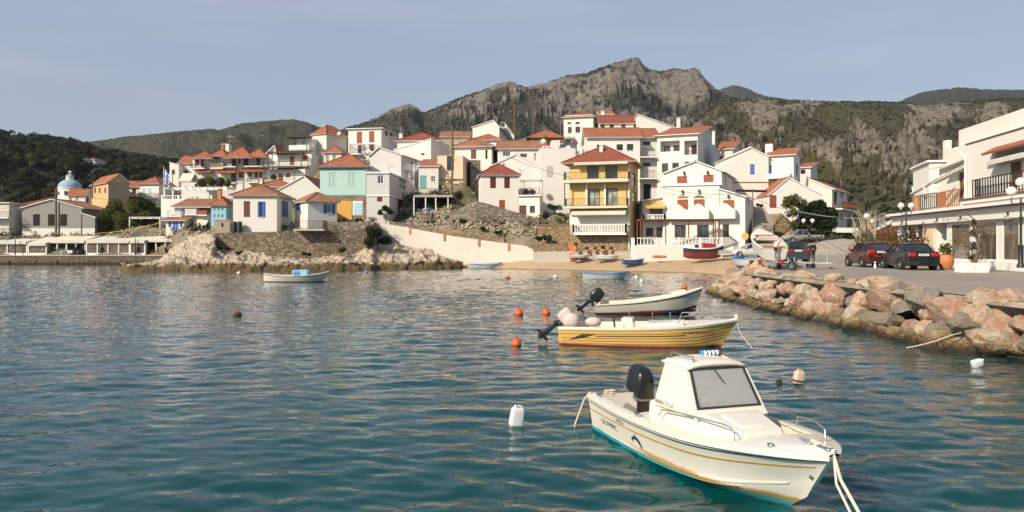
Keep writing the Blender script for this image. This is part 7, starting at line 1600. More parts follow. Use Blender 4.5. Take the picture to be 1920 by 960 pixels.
# yellow boat
y0 = Vector((1.75, 25.6, 0)); yb, HY_ = open_boat('yellow and white open motor boat with dark red waterline and covered outboard', y0, radians(-14.5), 5.8, 2.0, [(0, .60), (.4, .66), (.75, .77), (1, .93)], M_hully, M_gel, M_gel2, 'motor boat', None, rake=.75, ch=.85, round_=.1, keel=-.25, thw=2, floor=.2, name='motor_boat')
for v in (.5, .585, .67): HY_.strip(v, v+.012, .005, .02, .97, n=40).build('hull_pinstripe', M_darkred, yb, world=False)
HY_.strip(.735, .76, .006, .22, .72, n=40).build('dark_stripe', M_black, yb, world=False); HY_.strip(.80, .812, .005, .0, .98, n=40).build('upper_pinstripe', M_darkred, yb, world=False)
for k in range(3):
    me = bpy.data.meshes.new('swoosh'); x0 = .35+.17*k; pts = [(x0, .20+.03*k, 0), (x0+.16, .22+.03*k, 0), (x0+.62, .43, 0), (x0+.52, .435, 0)]; me.from_pydata(pts, [], [(0, 1, 2, 3)]); me.materials.append(M_black); q = bpy.data.objects.new('swoosh', me); COL.objects.link(q); q.parent = yb; HY_.decal_mesh(q, off=.008)
t4 = text_mesh('ΑΓ. ΝΕΚΤΑΡΙΟΣ Ν.Π. 26', .10, M_black, x=4.05, y=.50, sx=.9); t4.parent = yb; HY_.decal_mesh(t4, off=.012)
outboard(yb, -.12, 0, .55, 48, 1.0, cover=M_cover, lg=.85)
m = MB(); superbox(m, (.32, -.05, .76), .31, .26, .26, .8, taper=.1); cv = m.build('canvas_cover', M_cover, yb, smooth=True, world=False); m = MB(); superbox(m, (1.05, .1, .72), .28, .25, .16, .9); m.build('folded_tarpaulin', M_cover, yb, smooth=True, world=False)
loft('console', [[(2.0, -.4, .25), (2.0, .3, .25), (2.05, .28, .92), (2.05, -.38, .92)], [(2.55, -.4, .25), (2.55, .3, .25), (2.42, .28, .92), (2.42, -.38, .92)]], M_gel, yb, .03)
loft('foredeck_hatch', [[(2.9, -.6, .6), (2.9, .6, .6), (2.9, .55, .78), (2.9, -.55, .78)], [(4.1, -.55, .6), (4.1, .55, .6), (4.1, .5, .84), (4.1, -.5, .84)]], M_gel, yb, .03)
tubeo('bow_rail', [Vector((3.9, -.75, .80)), Vector((4.0, -.72, 1.05)), Vector((5.2, -.35, 1.14)), Vector((5.5, 0, 1.12)), Vector((5.2, .35, 1.14)), Vector((4.0, .72, 1.05)), Vector((3.9, .75, .80))], .017, M_steel, yb); tubeo('mooring_post', [Vector((1.9, -.85, .6)), Vector((1.85, -.85, 1.0))], .03, M_rubber, yb)
for x in (2.2, 3.0, 3.6): tubeo('stanchion', [Vector((x, .80, .65)), Vector((x, .80, 1.05))], .015, M_steel, yb)
ry = Matrix.Translation(y0) @ Matrix.Rotation(radians(-14.5), 4, 'Z'); rope('mooring_rope', [ry @ Vector((5.75, 0, .95)), ry @ Vector((5.85, 0, .5)), ry @ Vector((6.3, -.1, -.05)), ry @ Vector((6.9, -.2, -.4))], .014, 'pale bow rope of the yellow boat'); m = MB(); superbox(m, ry @ Vector((5.75, 0, .99)), .07, .06, .12, .8); q = m.build('rope_knot', M_rope, None, smooth=True); tag(q, 'rope wound round the bow post of the yellow boat', 'rope', 'mooring ropes')
# white boat behind it
w0 = Vector((4.05, 36.2, 0)); wb, HW_ = open_boat('white open boat with a raised black outboard beyond the yellow boat', w0, radians(-3), 5.2, 1.8, [(0, .46), (.4, .58), (.75, .82), (1, 1.12)], M_hullw, M_gel, M_gel2, 'motor boat', None, rake=.45, pitch=radians(-1.5), thw=3, floor=.18, name='motor_boat', rail_stripe=M_black)
outboard(wb, -.15, 0, .50, 50, 1.05, stripe=False, lg=.75, cs=1.2); loft('engine_box', [[(.7, -.3, .2), (.7, .3, .2), (.7, .28, .6), (.7, -.28, .6)], [(1.2, -.3, .2), (1.2, .3, .2), (1.2, .28, .6), (1.2, -.28, .6)]], M_gel, wb, .03); loft('bow_locker', [[(3.7, -.45, .75), (3.7, .45, .75), (3.7, .4, .98), (3.7, -.4, .98)], [(4.4, -.3, .8), (4.4, .3, .8), (4.4, .25, 1.06), (4.4, -.25, 1.06)]], M_gel, wb, .03)
t5 = text_mesh('Α. ΑΓΓΕΛΟΣ', .12, M_black, x=3.95, y=.70, sx=.9); t5.parent = wb; HW_.decal_mesh(t5, off=.012); HW_.strip(.36, .46, .006, .62, .99, n=20, sides=(-1,)).build('bow_patch', M_navy, wb, world=False)
# far boats
fb_, _ = open_boat('white wooden boat with a small blue cabin moored off the rocky point', Vector((-22.1, 66, 0)), radians(1), 5.8, 1.9, [(0, .78), (.25, .58), (.6, .58), (.85, .72), (1, .92)], M_hullf, M_gel, M_gel2, 'boat', None, double=True, thw=1, rake=.3, rail_stripe=M_darkred, name='fishing_boat')
loft('cabin', [[(2.6, -.5, .4), (2.6, .5, .4), (2.65, .45, 1.05), (2.65, -.45, 1.05)], [(4.0, -.5, .4), (4.0, .5, .4), (3.95, .42, 1.08), (3.95, -.42, 1.08)]], M_lblue, fb_, .03); loft('cabin_panel', [[(2.75, -.53, .6), (2.75, -.5, .6), (2.78, -.47, .95), (2.78, -.51, .95)], [(3.3, -.53, .6), (3.3, -.5, .6), (3.28, -.46, .96), (3.28, -.50, .96)]], M_blue2, fb_, .0)
open_boat('white rowing boat with a bright blue gunwale moored off the sand', Vector((6.9, 71.8, 0)), radians(-1), 4.35, 1.6, [(0, .60), (.4, .52), (.75, .60), (1, .75)], M_hullb, M_blue2, M_lblue, 'rowing boat', None, rake=.3, thw=3, rail_stripe=M_blue2)
open_boat('low white and blue rowing boat drawn up where the sea wall meets the sand', Vector((Xp(880, 101), 101.2, .05)), radians(2), 4.5, 1.5, [(0, .62), (.4, .5), (.75, .55), (1, .85)], M_hullb, M_blue2, M_lblue, 'rowing boat', None, rake=.3, thw=2)
open_boat('dark blue and white dinghy on the sand in front of the terrace wall', Vector((Xp(1168, 91.5), 91.5, 1.0)), radians(8), 2.7, 1.3, [(0, .5), (.5, .48), (1, .62)], plain('blue_dinghy', (.05, .10, .30), .4), M_wpaint, M_paleblue, 'rowing boat', 'dinghies on the sand', rake=.3, thw=2)
open_boat('white dinghy lying on the sand below the yellow building', Vector((Xp(1119, 95.5), 95.5, 1.45)), radians(-6), 2.9, 1.3, [(0, .45), (.5, .42), (1, .55)], M_hullb, M_wpaint, M_gel2, 'rowing boat', 'dinghies on the sand', rake=.3, thw=2)
open_boat('small greyish dinghy against the plinth left of the white dinghy', Vector((Xp(1071, 96.7), 96.7, 1.5)), radians(2), 2.4, 1.2, [(0, .42), (.5, .4), (1, .5)], M_hullf, M_wpaint, M_gel2, 'rowing boat', 'dinghies on the sand', rake=.3, thw=1)
cq, Hc = open_boat('red and navy wooden fishing boat hauled out on the beach under the terrace', Vector((Xp(1281, 90), 90, 1.95)), radians(-2), 4.9, 1.9, [(0, 1.10), (.25, .95), (.6, .92), (.85, 1.08), (1, 1.35)], M_hred, M_wpaint, M_redbrown, 'fishing boat', None, double=True, thw=1, rake=.35, keel=-.35, floor=.4, rail_stripe=M_wpaint, name='fishing_boat')
loft('cabin', [[(2.3, -.55, .8), (2.3, .55, .8), (2.35, .5, 1.55), (2.35, -.5, 1.55)], [(3.9, -.5, .85), (3.9, .5, .85), (3.85, .45, 1.45), (3.85, -.45, 1.45)]], M_red, cq, .03); loft('winch', [[(1.4, -.2, .8), (1.4, .2, .8), (1.4, .2, 1.3), (1.4, -.2, 1.3)], [(1.9, -.2, .8), (1.9, .2, .8), (1.8, .2, 1.35), (1.8, -.2, 1.35)]], M_black, cq, .03)
ob, _ = open_boat('overturned grey rowing boat lying on the beach beside the red fishing boat', Vector((Xp(1348, 89), 89, 2.45)), radians(2), 3.1, 1.3, [(0, .4), (.5, .38), (1, .45)], plain('grey_hull', (.30, .27, .24), .7), M_wpaint, M_gel2, 'rowing boat', None, roll=pi, rake=.3, thw=0, bowdeck=0)
# trailer boat: pale hull with red band, bow raised, seen from behind
def wheel(parent, c, r, w_, axis='y', rim=M_alu, hub=True):
    R_ = Matrix.Translation(c) @ Matrix.Rotation(pi/2, 4, 'X' if axis == 'y' else 'Y'); m = MB(); m.lathe([(r*.62, -w_/2), (r*.9, -w_/2), (r, -w_*.35), (r, w_*.35), (r*.9, w_/2), (r*.62, w_/2), (r*.62, -w_/2)], n=24, M=R_, cap=False); ty = m.build('wheel', M_rubber, parent, smooth=True, world=False)
    m = MB(); m.lathe([(.001, -w_*.32), (r*.15, -w_*.36), (r*.6, -w_*.30), (r*.64, -w_*.46), (r*.64, w_*.46), (r*.6, w_*.30), (r*.15, w_*.36), (.001, w_*.32)], n=24, M=R_, cap=False)
    m.build('rim', rim, ty, smooth=True, world=False)
    m = MB()
    for k in range(5):
        a = k*2*pi/5+.3
        for s_ in (-1, 1):
            q = [Vector((r*.2*cos(a), r*.2*sin(a), s_*w_*.38)), Vector((r*.60*cos(a+.25), r*.60*sin(a+.25), s_*w_*.40)), Vector((r*.60*cos(a+.75), r*.60*sin(a+.75), s_*w_*.40))]; m.add([R_ @ p for p in q], [(0, 1, 2)])
    m.build('rim_opening', M_dark, ty, world=False, fix=False); return ty
tz = 1.75
tr, _ = open_boat('white speedboat with a red band perched bow up on a trailer beside the road', Vector((Xp(1447, 47), 46.5, tz+.75)), radians(84), 4.6, 1.9, [(0, .62), (.4, .66), (.75, .74), (1, .92)], gel('trailer_boat_hull', (.66, .65, .62)), M_gel, M_gel, 'motor boat', None, pitch=radians(-13), rake=.8, thw=0, ch=.85, round_=0, floor=.25, bowdeck=.55, name='motor_boat')
loft('windscreen_frame', [[(1.9, -.75, .7), (1.9, .75, .7), (1.8, .6, 1.02), (1.8, -.6, 1.02)], [(2.1, -.75, .7), (2.1, .75, .7), (1.9, .6, 1.02), (1.9, -.6, 1.02)]], M_gel, tr, .03); loft('rear_bench', [[(.3, -.7, .3), (.3, .7, .3), (.3, .7, .62), (.3, -.7, .62)], [(.8, -.7, .3), (.8, .7, .3), (.8, .7, .62), (.8, -.7, .62)]], M_woodlt, tr, .03)
m = MB(); m.box((2.6, -.62, .80), (2.95, .62, .86)); m.build('red_band', M_red, tr, world=False); outboard(tr, -.1, 0, .6, 10, .7, cover=M_gel)
def trailer(label, loc, rz, L, mat=M_metal):
    r = empty('boat_trailer', loc, label, 'trailer', 'boat trailers', rz=rz); m = MB()
    m.bar((0, -.6, .5), (L*.7, -.35, .5), .08); m.bar((0, .6, .5), (L*.7, .35, .5), .08); m.bar((L*.7, -.35, .5), (L, 0, .5), .08); m.bar((L*.7, .35, .5), (L, 0, .5), .08)
    for x in (.1, L*.35, L*.68): m.bar((x, -.6, .5), (x, .6, .5), .07)
    for x in (.2, L*.6): m.bar((x, -.3, .5), (x, -.3, .8), .07); m.bar((x, .3, .5), (x, .3, .8), .07)
    m.build('frame', mat, r, world=False); m = MB(); m.bar((0, -.75, .5), (0, -.55, .5), .1, .3); m.build('light_board', M_red, r, world=False); m = MB(); m.bar((0, .55, .5), (0, .75, .5), .1, .3); m.build('light_board', M_red, r, world=False)
    wheel(r, (L*.3, -.85, .3), .3, .18); wheel(r, (L*.3, .85, .3), .3, .18); wheel(r, (L*.95, 0, .14), .13, .07); tubeo('winch_post', [Vector((L*.88, 0, .5)), Vector((L*.88, 0, 1.2))], .05, mat, r)
    return r
trailer('blue trailer carrying the white speedboat with a red band', (Xp(1445, 46), 46, tz), radians(84), 4.6, M_metal)
trailer('empty galvanised boat trailer parked in front of the dark car', (Xp(1472, 47), 46.4, tz), radians(-60), 3.2)
open_boat('small blue and white boat beside the trailer at the end of the breakwater', Vector((Xp(1420, 50), 50.5, 1.9)), radians(100), 3.0, 1.3, [(0, .5), (.5, .48), (1, .62)], M_hullb, M_blue2, M_paleblue, 'rowing boat', None, rake=.3, thw=1)

# ------------------------------------------------ floats
def buoy(px, py, r, lab, mat=None, grp='round buoys', sq=1.1, d=None):
    d = d or WD(py+2, 0); c = (Xp(px, d), d, r*.35); o = empty('mooring_buoy', c, lab, 'buoy', grp); m = MB(); m.lathe([(.001, -r*sq)]+[(r*cos(a), r*sq*sin(a)) for a in [(-75+i*15)*pi/180 for i in range(10)]]+[(r*.25, r*sq*1.0), (r*.22, r*sq*1.25), (.001, r*sq*1.3)], c, 16); m.build('float', mat or M_orange_b, o, smooth=True)
    m = MB(); m.tube([Vector(c)+Vector((r*.16*cos(a), 0, r*sq*1.3+r*.16*sin(a))) for a in [i*pi/4 for i in range(9)]], r*.05, 5); m.build('ring', M_rubber, o); m = MB(); m.lathe([(r*1.01, -.28*r), (r*1.02, -.18*r), (r*1.0, -.08*r)], c, 16); m.build('weed_band', M_algae, o, smooth=True); return o
buoy(972, 589, .22, 'orange buoy with a dark top, the leftmost of the pair off the covered outboard'); buoy(1024, 588, .20, 'orange buoy nearer to the black raised outboard'); buoy(968, 646, .17, 'largest looking orange buoy left of the yellow boat')
buoy(1230, 570, .19, 'orange buoy just behind the white open boat', d=39); buoy(1283, 539, .22, 'faint orange buoy off the beach near the breakwater tip'); buoy(952, 520, .26, 'small red buoy in front of the rendered sea wall', sq=.6)
buoy(1041, 519, .24, 'small white float left of the blue rimmed boat', M_jug, sq=.8); buoy(1193, 521, .18, 'white float right of the blue rimmed boat', M_jug, sq=1.6); buoy(1203, 528, .16, 'upright white float nearest the blue rimmed boat stern', M_jug, sq=1.8)
buoy(445, 591, .20, 'weathered brown ball float alone on the open water', M_bolive, sq=.7); buoy(448, 512, .24, 'pale yellow float off the rocky point', M_canvas, sq=.9); buoy(687, 510, .22, 'small blue float near the rocks', M_blue2, sq=1.2); buoy(1461, 716, .075, 'small dark fouled float beside the plastic jerrycan float', M_bolive, sq=.7)
def jug(px, py, w_, h_, lab, mat, tilt=(0, 0, 0), z=.0, algae=True):
    d = WD(py, 0); o = empty('jerrycan_float', (Xp(px, d), d, z), lab, 'float', None); M = Matrix.Translation(Vector((Xp(px, d), d, z))) @ Matrix.Rotation(tilt[1], 4, 'Y') @ Matrix.Rotation(tilt[0], 4, 'X') @ Matrix.Rotation(tilt[2], 4, 'Z')
    m = MB(); superbox(m, (0, 0, h_*.42), w_/2, w_*.38, h_/2, .3, 20, 10, M=M, taper=.12); m.build('body', mat, o, smooth=True)
    m = MB(); m.lathe([(w_*.12, 0), (w_*.12, .05), (.001, .055)], (-w_*.2, 0, h_*.9), 10, M=M); m.build('cap', M_canvas_o if algae else mat, o); m = MB(); m.tube([M @ Vector((-w_*.05, 0, h_*.88)), M @ Vector((0, 0, h_*1.02)), M @ Vector((w_*.25, 0, h_*1.0)), M @ Vector((w_*.33, 0, h_*.85))], .018, 6); m.build('handle', mat, o)
    if algae: m = MB(); superbox(m, (0, 0, .05), w_/2*1.02, w_*.39, .035, .3, 20, 6, M=M, taper=.0); m.build('weed_band', M_algae, o, smooth=True)
    return o
jug(967, 797, .26, .36, 'clean white jerrycan float bobbing left of the large motor boat', M_jug, (0, radians(8), .3), algae=False)
jug(1496, 718, .25, .32, 'pinkish white jerrycan float with a rusty waterline right of the wheelhouse', plain('aged_plastic', (.62, .46, .34), .5), (0, radians(10), .2)); jug(1824, 688, .22, .30, 'white plastic bottle float lying on its side below the breakwater', M_jug, (0, radians(72), .2), .06, algae=False)
rope('mooring_rope', [W(1322, 607, 27), W(1440, 562, 41), W(1500, 530, 42)], .018, 'thin grey rope stretched from the boats to the far rocks', .15); rope('mooring_rope', [W(1700, 652, 22.8), W(1785, 628, 23.3), W(1830, 610, 24)], .022, 'pale rope running from the water up the nearer boulders', .05)
# ---------------------------------------------------------------- vehicles
def paintm(name, c, rough=.3): 
    n = N(name); v = n.pos(kind='object'); a = n.noise(2, 4, .6, v); n.bsdf(n.mix(n.ramp(a, [(.4, 0.0), (.8, .25)]), c, (.12, .10, .08)), rough, .2, None, Coat__Weight=.6, Coat__Roughness=.08); return n.m
M_cblack = paintm('black_car_paint', (.004, .006, .009)); M_cred = paintm('dark_red_car_paint', (.075, .005, .007)); M_cwhite = paintm('white_car_paint', (.62, .62, .60)); M_csilver = paintm('beige_silver_paint', (.30, .29, .25)); M_tail = plain('red_tail_lens', (.42, .01, .008), .2); M_lens = plain('clear_lens', (.55, .55, .52), .15); M_plate = plain('number_plate_white', (.66, .66, .62), .5)
def car(name, label, cat, loc, rz, L, Wd, prof, gh, paint, tail_h=(.70, .95), group=None, plate=None, wr=.31, wb=(.19, .80), pick=False, tail='side'):
    """prof: [(x, zlow, zhigh, halfwidth factor)] lower body along x from tail 0 to nose L; gh: glasshouse [(x, z, halfwidth factor)] roof outline rear->front"""
    r = empty(name, loc, label, cat, group, rz=rz); hw = Wd/2; m = MB(); rows = []
    for (x, zl, zh, f) in prof:
        w_ = hw*f; h_ = zh-zl; half = [(0, zl), (w_*.86, zl), (w_*.97, zl+.10*h_+.03), (w_, zl+.35*h_), (w_*1.0, zl+.60*h_), (w_*.965, zl+.86*h_), (w_*.90, zh-.015), (w_*.5, zh+.012), (0, zh+.02)]
        rows.append([Vector((x, y, z)) for y, z in half]+[Vector((x, -y, z)) for y, z in half[::-1][1:]])
    m.grid(rows); k = len(rows[0]); m.add(rows[0], [tuple(range(k-1, -1, -1))]); m.add(rows[-1], [tuple(range(k))])
    body = m.build('body', paint, r, smooth=True, world=False, angle=40); sb = body.modifiers.new('bevel', 'BEVEL'); sb.width = .03; sb.segments = 2; sb.limit_method = 'ANGLE'; sb.angle_limit = radians(40)
    # glasshouse: belt line polygon rising to the roof
    (xr0, zr0), (xr1, zr1), (xf1, zf1), (xf0, zf0) = gh; bw, tw = hw*.88, hw*.66
    def G(x, z, s_, wf): return Vector((x, s_*wf, z))
    cor = {(a, s_): None for a in range(4) for s_ in (-1, 1)}
    for s_ in (-1, 1): cor[0, s_] = G(xr0, zr0, s_, bw*.93); cor[1, s_] = G(xr1, zr1, s_, tw); cor[2, s_] = G(xf1, zf1, s_, tw); cor[3, s_] = G(xf0, zf0, s_, bw*.95)
    m = MB(); m.add([cor[0, 1], cor[3, 1], cor[2, 1], cor[1, 1], cor[0, -1], cor[3, -1], cor[2, -1], cor[1, -1]], [(0, 1, 2, 3), (5, 4, 7, 6), (0, 3, 7, 4), (1, 5, 6, 2)]); gl = m.build('side_glass', M_cglass, r, world=False)
    m = MB(); nn = 8; rws = []
    for i in range(nn+1):
        t = i/nn; x = xr1-.06+(xf1-xr1+.12)*t; zz = zr1+(zf1-zr1)*t+.035*sin(pi*t); rws.append([Vector((x, tw*1.03*q, zz+.03*(1-q*q))) for q in (-1, -.9, -.5, 0, .5, .9, 1)])
    m.grid(rws); ro = m.build('roof', paint, r, smooth=True, world=False); so_ = ro.modifiers.new('s', 'SOLIDIFY'); so_.thickness = .05
    for s_ in (-1, 1):
        for (a, b) in ((0, 1), (3, 2)): m = MB(); m.bar(cor[a, s_], cor[b, s_], .09, .07); m.build('pillar', paint, body, world=False)
        for t in ((.42,) if pick else (.30, .60)):
            a = cor[0, s_].lerp(cor[3, s_], t+.04); b = cor[1, s_].lerp(cor[2, s_], t*1.05-.02); m = MB(); m.bar(a, b, .07, .05); m.build('pillar', paint, body, world=False)
        m = MB(); a = cor[0, s_].lerp(cor[3, s_], .0)+Vector((0, s_*.02, 0)); b = cor[3, s_]+Vector((0, s_*.02, 0)); m.bar(a, b, .03, .04); m.build('window_trim', M_black, body, world=False)
        m = MB(); superbox(m, (xf0-.35, s_*(hw+.06), zf0+.08), .06, .10, .07, .6); m.build('mirror', paint, r, smooth=True, world=False)
        for wx in wb:
            c = Vector((L*wx, s_*(hw-.09), wr)); wheel(r, c, wr, .20, rim=M_rimc); m = MB(); R_ = Matrix.Translation(c+Vector((0, s_*.02, 0))) @ Matrix.Rotation(pi/2, 4, 'X'); m.lathe([(wr*1.17, -.10), (wr*1.17, .10)], n=24, M=R_, cap=False); m.lathe([(.001, 0), (wr*1.17, 0)], n=24, M=R_ @ Matrix.Translation((0, 0, s_*.075)), cap=False); m.build('wheel_arch', M_rubber, body, world=False, fix=False)
        xs = prof[0][0]; z0, z1 = tail_h; m = MB(); superbox(m, (.045, s_*hw*.70*prof[0][3], (z0+z1)/2), .08, hw*.22, (z1-z0)/2, .4); m.build('tail_light', M_tail, r, smooth=True, world=False)
        m = MB(); superbox(m, (L-.09, s_*hw*.62, .62), .09, hw*.22, .08, .5); m.build('headlight', M_lens, r, smooth=True, world=False)
        for (xa, xb) in ((.36, .58), (.58, .76)):
            m = MB(); 
            for q in (xa, xb): m.bar((L*q, s_*(hw*1.001), .30), (L*q, s_*(hw*.985), .86), .012, .012)
            m.bar((L*(xa+.02), s_*(hw*1.012), .80), (L*(xa+.02)+.16, s_*(hw*1.012), .80), .02, .03); m.build('door_seam', M_black, body, world=False)
    m = MB(); m.box((-.05, -hw*.90, .30), (.12, hw*.90, .50)); bp = m.build('bumper', paint, r, world=False, bevel=.04)
    m = MB(); zpl = (tail_h[0]+tail_h[1])/2; m.box((-.035, -.26, zpl-.06), (-.02, .26, zpl+.055)); pl = m.build('number_plate', M_plate, r, world=False)
    if plate:
        t_ = text_mesh(plate, .10, M_black, 'lettering', sx=.95); t_.parent = pl
        for v in t_.data.vertices: v.co = Vector((-.038, .22-v.co.x, zpl-.04+v.co.y))
    # rear window panel
    a, b, c, d_ = cor[0, -1], cor[0, 1], cor[1, 1], cor[1, -1]
    return r
M_rimc = plain('car_rim_alloy', (.42, .42, .42), .35, .5)
M_cglass = glassm('car_glass', (.012, .016, .018), .04)
sed = [(0, .32, .93, .90), (.06, .26, 1.0, .95), (.35, .22, 1.02, .98), (1.0, .20, .96, 1.0), (2.2, .19, .93, 1.0), (3.2, .19, .92, 1.0), (3.6, .20, .86, .985), (4.15, .22, .74, .94), (4.38, .30, .62, .84)]
hat = [(0, .32, .92, .92), (.06, .26, .98, .96), (.4, .22, .97, .99), (1.5, .20, .94, 1.0), (2.8, .19, .93, 1.0), (3.2, .20, .86, .985), (3.7, .22, .74, .94), (3.95, .30, .62, .84)]
suv = [(0, .40, 1.0, .92), (.06, .34, 1.05, .96), (.5, .3, 1.05, .99), (2.9, .28, 1.03, 1.0), (3.3, .28, .98, .98), (4.1, .32, .86, .94), (4.25, .4, .72, .86)]
zr = lambda x, y: float(zroad(x, y))
def gz(px, d):
    i = int(np.argmin(np.abs(VG[0][:, 0]-px))); return float(np.interp(d, VG[1][i], VG[2][i]))
def carp(px, d, z=None): x = Xp(px, d); return (x, d, zr(x, d)+.01 if z is None else z)
car('saloon_car', 'black four door saloon parked nearest, tail towards the camera', 'car', carp(1732, 39.2), radians(82), 4.4, 1.76, sed, [(.62, 1.0), (1.22, 1.40), (2.45, 1.41), (3.15, .93)], M_cblack, (.72, .93), 'cars parked along the road', 'ΑΒΚ 7001', wb=(.21, .80))
car('hatchback_car', 'dark red hatchback parked just ahead of the black saloon', 'car', carp(1653, 43.6), radians(84), 4.0, 1.74, hat, [(.10, .98), (.62, 1.44), (2.0, 1.46), (2.8, .94)], M_cred, (.80, 1.06), 'cars parked along the road', 'ΜΥΒ 241')
car('off_road_car', 'dark blue grey car with its tail to the camera behind the empty trailer', 'car', carp(1497, 55), radians(88), 4.2, 1.72, suv, [(.10, 1.05), (.40, 1.60), (2.3, 1.62), (2.95, 1.04)], plain('dark_slate_paint', (.035, .05, .06), .35), (.85, 1.05), 'cars parked along the road', None, wr=.35)
car('hatchback_car', 'white car half hidden behind the boat on the trailer', 'car', carp(1438, 82, 1.95), radians(178), 4.0, 1.7, hat, [(.10, .98), (.62, 1.42), (2.0, 1.44), (2.8, .94)], M_cwhite, (.8, 1.0), 'cars parked along the road', None)
pk = [(0, .45, .98, .94), (.06, .42, 1.0, .97), (.5, .40, 1.0, .99), (3.0, .38, 1.0, 1.0), (3.6, .38, .98, .99), (4.5, .42, .92, .95), (4.7, .5, .75, .88)]
car('pickup_truck', 'beige silver pickup truck parked side on in front of the stone wall', 'pickup truck', (Xp(1541, 88), 88, max(zr(Xp(1508, 88), 88), gz(1490, 87.2), gz(1530, 88.8))), radians(180), 4.7, 1.7, pk, [(1.75, 1.0), (1.95, 1.58), (2.9, 1.6), (3.6, 1.0)], M_csilver, (.75, .95), None, None, wr=.36, pick=True)
# moped on the quay
mo = empty('moped', (Xp(149, 123), 123, zq+.12), 'dark moped standing between two people on the quay', 'moped'); o_ = mo.location; m = MB()
superbox(m, o_+Vector((0, 0, .55)), .45, .14, .16, .6); superbox(m, o_+Vector((.5, 0, .75)), .1, .1, .3, .6); m.build('body', M_black, mo, smooth=True)
for x in (-.6, .6): m = MB(); R_ = Matrix.Translation(o_+Vector((x, 0, .28))) @ Matrix.Rotation(pi/2, 4, 'X'); m.lathe([(.18, -.05), (.27, -.05), (.28, 0), (.27, .05), (.18, .05), (.18, -.05)], n=16, M=R_, cap=False); m.build('wheel', M_rubber, mo, smooth=True)
m = MB(); m.bar(o_+Vector((.45, -.3, 1.05)), o_+Vector((.45, .3, 1.05)), .04); m.build('handlebar', M_black, mo)

# ---------------------------------------------------------------- people and cat
M_skin = plain('skin', (.42, .24, .16), .6); M_navyc = plain('dark_navy_cloth', (.02, .022, .035), .9); M_blackc = plain('black_cloth', (.012, .012, .014), .9); M_hair = plain('dark_hair', (.02, .015, .012), .7); M_greyc = plain('grey_cloth', (.10, .10, .11), .9)
def person(label, loc, rz, h=1.72, top=None, bottom=None, pose='stand', group='people by the harbour'):
    r = empty('person', loc, label, 'person', group, rz=rz); s_ = h/1.75
    st = .10 if pose == 'stand' else .26
    J = {'pel': (0, 0, .95), 'chest': (0, 0, 1.28), 'neck': (0, .0, 1.47), 'head': (.015, 0, 1.60), 'crown': (.01, 0, 1.70)}
    E = [('pel', 'chest'), ('chest', 'neck'), ('neck', 'head'), ('head', 'crown')]; R = {'pel': .145, 'chest': .15, 'neck': .06, 'head': .095, 'crown': .07}
    for k, s in ((1, 'l'), (-1, 'r')):
        fx = st*k if pose != 'stand' else .0
        J.update({'hip'+s: (0, .09*k, .90), 'knee'+s: (.03+fx*.5, .10*k, .50), 'ank'+s: (-.02+fx, .10*k, .09), 'toe'+s: (.14+fx, .12*k, .04), 'sh'+s: (0, .18*k, 1.40), 'el'+s: (-.04-fx*.4, .25*k, 1.12), 'wr'+s: (.06-fx*.6, .25*k, .88), 'ha'+s: (.08-fx*.7, .24*k, .78)})
        R.update({'hip'+s: .10, 'knee'+s: .065, 'ank'+s: .045, 'toe'+s: .04, 'sh'+s: .065, 'el'+s: .045, 'wr'+s: .032, 'ha'+s: .035})
        E += [('pel', 'hip'+s), ('hip'+s, 'knee'+s), ('knee'+s, 'ank'+s), ('ank'+s, 'toe'+s), ('chest', 'sh'+s), ('sh'+s, 'el'+s), ('el'+s, 'wr'+s), ('wr'+s, 'ha'+s)]
    def skin(name, keys, mat, grow=0.0, parent=None):
        ks = [k for k in J if k in keys]; idx = {k: i for i, k in enumerate(ks)}; me = bpy.data.meshes.new(name); me.from_pydata([Vector(J[k])*s_ for k in ks], [(idx[a], idx[b]) for a, b in E if a in idx and b in idx], []); me.materials.append(mat)
        o = bpy.data.objects.new(name, me); COL.objects.link(o); o.parent = parent or r; o.modifiers.new('skin', 'SKIN'); sk = me.skin_vertices[0].data if me.skin_vertices else None
        if sk is None:
            bm = bmesh.new(); bm.from_mesh(me); bm.verts.layers.skin.verify(); bm.to_mesh(me); bm.free(); sk = me.skin_vertices[0].data
        for k, i in idx.items():
            q = (R[k]+grow)*s_; sk[i].radius = (q, q*(1.15 if k in ('pel', 'chest') else 1)); sk[i].use_root = (i == 0)
        o.modifiers.new('sub', 'SUBSURF').render_levels = 2; return o
    b = skin('body', set(J), M_skin); tp = [k for k in J if k[:-1] in ('sh', 'el', 'wr', 'hip')]+['pel', 'chest']; skin('jacket', set(tp), top or M_blackc, .018); lg = [k for k in J if k[:-1] in ('hip', 'knee', 'ank')]+['pel']; skin('trousers', set(lg), bottom or M_navyc, .014)
    m = MB(); superbox(m, (-.02*s_, 0, 1.67*s_), .105*s_, .095*s_, .085*s_, .9, 14, 8); m.build('hair', M_hair, r, smooth=True, world=False)
    for k in (1, -1): m = MB(); superbox(m, ((.05+(st*k if pose != 'stand' else 0))*s_, .11*k*s_, .045), .14, .05, .045, .7, 12, 6); m.build('shoe', M_blackc, r, smooth=True, world=False)
    return r
person('person in dark clothes standing on the road, the nearer of a pair', (Xp(1525, 63), 63, zr(Xp(1525, 63), 63)), radians(100), 1.62, M_blackc, M_navyc); person('person in dark clothes beside the nearer one, partly behind the car', (Xp(1517, 64), 64, zr(Xp(1517, 64), 64)), radians(20), 1.58, M_navyc, M_blackc)
